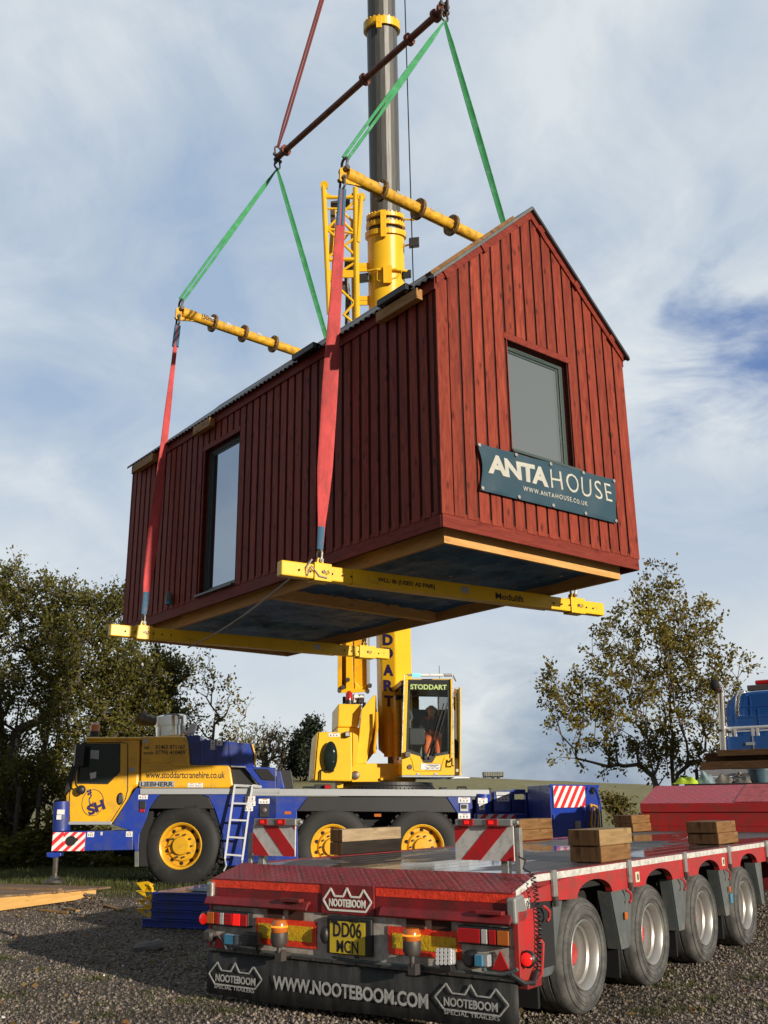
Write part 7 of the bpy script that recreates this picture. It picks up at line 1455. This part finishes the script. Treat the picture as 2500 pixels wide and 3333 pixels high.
# ---------------------------------------------------------------- trees
def tree(name,label,cat,base,lobes,ntgt,nleaf,lsz,ml,mb,seed,trunk=.12,group=None,twl=.45,up=.35,tr_top=.7,stems=1,lean=(0,0),fill=.55):
    """limbs grow towards points spread through the crown's lobes; leaves sit on the end twigs"""
    rg=np.random.default_rng(seed); base=np.array([base[0],base[1],base[2]],float)
    V=np.array([max(l[3],.01)*max(l[4],.01)*max(l[5],.01) for l in lobes]); pk=rg.choice(len(lobes),ntgt,p=V**.75/(V**.75).sum()); Lb=np.array(lobes)[pk]
    d=rg.normal(size=(ntgt,3)); d/=np.linalg.norm(d,axis=1)[:,None]; T=Lb[:,:3]+d*(rg.random(ntgt)**(1/3*fill/.55))[:,None]*Lb[:,3:]
    zmin=min(l[2]-l[5] for l in lobes); T[:,2]=np.maximum(T[:,2],.3+.0*zmin)
    top=max(l[2]+l[5]*.3 for l in lobes)*tr_top; nodes=[];par=[]
    for s in range(stems):
        a=2*np.pi*s/max(stems,1)+.7; off=np.array([np.cos(a),np.sin(a)*.6])*(.16 if stems>1 else 0); n=12; prev=-1; w=rg.normal(0,.05,(n+1,2)).cumsum(0)
        for k in range(n+1):
            u=k/n; nodes.append(np.array([off[0]*(1+u*5)+lean[0]*u+w[k,0],off[1]*(1+u*5)+lean[1]*u+w[k,1],top*u*(1-.12*s)])); par.append(prev); prev=len(nodes)-1
    order=np.argsort(np.linalg.norm(T-np.array([0,0,top*.3]),axis=1)); tips=[]
    A=np.zeros((len(nodes)+ntgt*6,3)); A[:len(nodes)]=nodes; cnt=len(nodes)
    for i in order:
        t=T[i]; dv=A[:cnt]-t; dist=np.sqrt((dv**2).sum(1)); pen=np.maximum(dv[:,2]+up*np.sqrt(dv[:,0]**2+dv[:,1]**2),0)*1.6; j=int(np.argmin(dist+pen)); p=A[j].copy(); L=dist[j]; k=max(1,min(5,int(L/.28)))
        c=(p+t)/2+rg.normal(0,.045*L,3)+np.array([0,0,-.04*L if L>1 else 0]); last=j
        for q in range(1,k+1):
            u=q/k; A[cnt]=(1-u)**2*p+2*u*(1-u)*c+u*u*t; par.append(last); last=cnt; cnt+=1
        tips.append(last)
    A=A[:cnt]; par=np.array(par); w=np.zeros(cnt); w[tips]+=1
    for i in range(cnt-1,-1,-1):
        if par[i]>=0: w[par[i]]+=w[i]
    rad=trunk*(np.maximum(w,.6)/w.max())**.56; rad=np.maximum(rad,.007 if lsz<.2 else .02)
    # flare at the foot
    rad*=1+.5*np.exp(-A[:,2]/.35)*(rad>trunk*.4)
    Vv=[];Ff=[];c0=0; idx=[i for i in range(cnt) if par[i]>=0]
    P0=A[par[idx]];P1=A[idx]; D=P1-P0; Ln=np.linalg.norm(D,axis=1)+1e-9; D/=Ln[:,None]; ref=np.where(np.abs(D[:,2:3])>.9,np.array([[1.,0,0]]),np.array([[0,0,1.]])); X=np.cross(D,ref); X/=np.linalg.norm(X,axis=1)[:,None]; Y=np.cross(D,X); ns=6
    r1=rad[idx]; r0=np.minimum(rad[par[idx]],r1*1.5+.004); an=np.arange(ns)*2*np.pi/ns; C=np.cos(an)[None,:,None];Sn=np.sin(an)[None,:,None]
    R0=P0[:,None]+ (X[:,None]*C+Y[:,None]*Sn)*r0[:,None,None]; R1=P1[:,None]+(X[:,None]*C+Y[:,None]*Sn)*r1[:,None,None]; VV=np.concatenate([R0,R1],1).reshape(-1,3); k=len(idx); b=(np.arange(k)*2*ns)[:,None,None]; i_=np.arange(ns); q=np.stack([i_,(i_+1)%ns,(i_+1)%ns+ns,i_+ns],-1)[None]; FF=(q+b).reshape(-1,4)
    # twigs with leaves
    tips=np.array(tips); ntw=max(1,int(nleaf/14/len(tips)*1.0)); St=np.repeat(A[tips],ntw,0); cen=A.mean(0); od=St-cen; od/=np.linalg.norm(od,axis=1)[:,None]+1e-9; dr=rg.normal(0,.75,St.shape)+od*.7+np.array([0,0,.35]); dr/=np.linalg.norm(dr,axis=1)[:,None]; tl=twl*(.4+.8*rg.random(len(St))); En=St+dr*tl[:,None]
    Xt=np.cross(dr,[0,0,1.01]); Xt/=np.linalg.norm(Xt,axis=1)[:,None]; Yt=np.cross(dr,Xt); rt=.006 if lsz<.2 else .015; tri=np.array([[1,0],[-.5,.87],[-.5,-.87]]); tv=np.concatenate([St[:,None]+(Xt[:,None]*tri[None,:,0:1]+Yt[:,None]*tri[None,:,1:2])*rt,En[:,None]+(Xt[:,None]*tri[None,:,0:1]+Yt[:,None]*tri[None,:,1:2])*rt*.5],1).reshape(-1,3); bq=len(VV)+(np.arange(len(St))*6)[:,None,None]; tf=(np.array([[0,1,4,3],[1,2,5,4],[2,0,3,5]])[None]+bq).reshape(-1,4)
    t=thing(name,label,cat,WORLD,tuple(base),group); tk=fastmesh('trunk',np.concatenate([VV,tv]),np.concatenate([FF,tf]),mb,t); tk.data.polygons.foreach_set('use_smooth',[True]*len(tk.data.polygons))
    m=int(nleaf/len(St))+1; u=rg.random((len(St),m))**.7; Pp=(St[:,None]+(En-St)[:,None]*u[...,None]).reshape(-1,3)+rg.normal(0,lsz*.9,(len(St)*m,3)); n=len(Pp); dl=np.repeat(dr,m,0)+rg.normal(0,.9,(n,3)); dl/=np.linalg.norm(dl,axis=1)[:,None]; sv=np.cross(dl,rg.normal(size=(n,3))); sv/=np.linalg.norm(sv,axis=1)[:,None]; nv=np.cross(dl,sv); sz=lsz*(.55+.8*rg.random(n))[:,None]
    a=Pp; b_=Pp+dl*sz*.55+sv*sz*.36+nv*sz*.08; c=Pp+dl*sz*1.15; d_=Pp+dl*sz*.5-sv*sz*.36+nv*sz*.08; LV=np.stack([a,b_,c,d_],1).reshape(-1,3); fastmesh('crown',LV,np.arange(4*n).reshape(-1,4),ml,t); return t
def at(px,py,y,ground=True):
    p=WORLD.loc(px,py,1,y); return p
def lob(px,py,rx,ry,y,b,dy=0,ry_=None):
    """crown lobe centred at a photo position at depth y, radii in photo pixels, relative to the base"""
    p=WORLD.loc(px,py,1,y+dy); k=y/F*1.03; return (p.x-b[0],p.y-b[1],p.z-b[2],rx*k,(ry_ if ry_ else min(rx,ry))*k,ry*k)
# right-hand oak
y=24.5; p=WORLD.loc(2168,2600,1,y); b=(p.x,y,float(gz(p.x,y))-.05)
tree('oak_tree','autumn oak with open olive and brown crown behind the red gooseneck','tree',b,[lob(2110,2120,190,150,y,b),lob(2000,2230,130,110,y,b),lob(1880,2290,110,90,y,b),lob(1880,2430,90,45,y,b),lob(2260,2170,150,120,y,b),lob(2330,2280,90,80,y,b),lob(2140,2010,95,110,y,b),lob(2150,1900,40,65,y,b),lob(2270,2030,70,80,y,b),lob(2060,2360,160,110,y,b),lob(2240,2400,130,90,y,b),lob(2080,2470,130,55,y,b),lob(2260,2480,90,50,y,b),lob(1800,2230,40,70,y,b),lob(2370,2150,50,50,y,b)],620,16500,.082,mLeafO,mBarkL,11,.072,None,.38,.95,.88,2)
# tall hedge trees on the left
for (cx_,lbs,sd,lab,yy,nt_,nl) in (
    (60,[(60,2060,150,170),(20,1930,90,100),(150,1985,90,105),(60,2300,170,150),(30,2500,150,110),(170,2200,110,130)],21,'dense autumn hedge tree at the far left edge',28.5,480,19000),
    (300,[(280,2140,130,140),(230,2010,80,110),(330,2030,90,100),(300,2330,150,140),(420,2200,110,110),(250,2470,140,110),(370,1960,50,80)],22,'dense green and brown hedge tree directly behind the driver cab',27.5,480,19000),
    (500,[(500,2200,110,70),(460,2330,120,90),(560,2190,60,45),(540,2330,75,60),(440,2440,110,80),(575,2420,45,40)],23,'spreading hedge tree whose right side hangs above the exhaust silencer',28,300,10500),
    (150,[(90,2560,140,90),(230,2600,110,70),(10,2620,110,80)],24,'low bushy growth at the foot of the left hedge trees',26,160,6500)):
    p=WORLD.loc(cx_,2600,1,yy); b=(p.x,yy,float(gz(p.x,yy))-.1)
    tree('hedge_tree',lab,'tree',b,[lob(*l,yy,b,random.uniform(-.6,.6)) for l in lbs],nt_,int(nl*1.25),.082,mLeafH,mBark,sd,.15,'tall trees along the left boundary',.5,.35,.7,3)
# slim saplings between the hedge and the sky
for (cx_,lbs,sd,lab,yy,nt_,nl) in ((672,[(690,2190,50,60),(650,2240,35,60),(720,2260,45,50),(670,2340,70,60),(690,2420,60,50),(640,2150,20,40),(745,2215,20,20)],31,'tall thin sapling with sparse leaves right of the hedge',27,70,650),
    (790,[(790,2340,18,50),(770,2400,45,40),(800,2440,60,30),(815,2300,10,20)],32,'thin leafless sapling left of the bare distant trees',29,34,260)):
    p=WORLD.loc(cx_,2600,1,yy); b=(p.x,yy,float(gz(p.x,yy))-.1)
    tree('sapling',lab,'tree',b,[lob(*l,yy,b) for l in lbs],nt_,nl,.085,mLeafO,mBarkL,sd,.045,'saplings beside the hedge',.35,.9,.8,1)
# far trees on the skyline
def far(name,px,top,bot,wid,yy,sd,lab,ml,nl,ls,nt_=70,grp='distant trees on the skyline'):
    p=WORLD.loc(px,bot,1,yy); b=(p.x,yy,p.z); h=bot-top
    tree(name,lab,'tree',b,[lob(px,top+h*.36,wid*.5,h*.30,yy,b),lob(px-wid*.2,top+h*.5,wid*.35,h*.22,yy,b),lob(px+wid*.22,top+h*.5,wid*.34,h*.22,yy,b),lob(px,top+h*.16,wid*.25,h*.16,yy,b)],nt_,nl,ls,ml,mBark,sd,.35,grp,1.3,.5,.8,1)
far('bare_tree',862,2352,2515,120,88,41,'rounded thin-leaved tree on the skyline, right of the saplings',mLeafF,1300,.17); far('bare_tree',920,2382,2518,90,92,42,'smaller thin-leaved tree on the skyline next to the conifers',mLeafF,900,.17); far('bare_tree',800,2400,2515,110,90,43,'low thin-leaved tree on the skyline behind the thin saplings',mLeafF,900,.17); far('bare_tree',975,2440,2520,70,95,44,'small scrubby tree on the skyline left of the dark conifer',mLeafD,1200,.22)
def conifer(px,top,bot,wid,yy,sd,lab):
    p=WORLD.loc(px,bot,1,yy); b=(p.x,yy,p.z); h=bot-top; rg=random.Random(sd); L_=[]
    for k in range(9):
        u=k/8; w=wid*.5*(.30+.75*u**.8)*rg.uniform(.75,1.1); L_.append(lob(px+rg.uniform(-.2,.2)*wid*u,top+h*(.06+.72*u),w,h*.045,yy,b))
    tree('conifer',lab,'tree',b,L_,110,2900,.26,mLeafD,mBark,sd,.4,'distant conifers on the skyline',1.0,.1,1.0,1)
conifer(1018,2352,2522,92,84,51,'tall dark conifer on the skyline at the left of the yellow turret'); conifer(985,2405,2520,60,86,52,'shorter dark conifer close to the tall one on the skyline')
# small shrub in front of the oak and fence posts far left
p=WORLD.loc(2012,2660,1,22.5); b=(p.x,22.5,float(gz(p.x,22.5))-.05); tree('shrub','small twiggy shrub below the oak, left of the red gooseneck','shrub',b,[lob(2010,2640,40,25,22.5,b),lob(1990,2620,20,15,22.5,b)],40,700,.07,mLeafO,mBark,61,.03,None,.25,.3,.5,2)
for i,(px,lab) in enumerate(((128,'dark fence post at the left edge behind the crane front'),(60,'dark fence post furthest left in the hedge'))):
    p=WORLD.loc(px,2600,1,25.0); m=M(); m.cyl((0,0,0),(0,0,1.9),.06,n=8); o=m.build('fence_post',mBark,None); o.location=(p.x,25.0,0); tag(o,lab,'fence post','fence posts in the hedge')
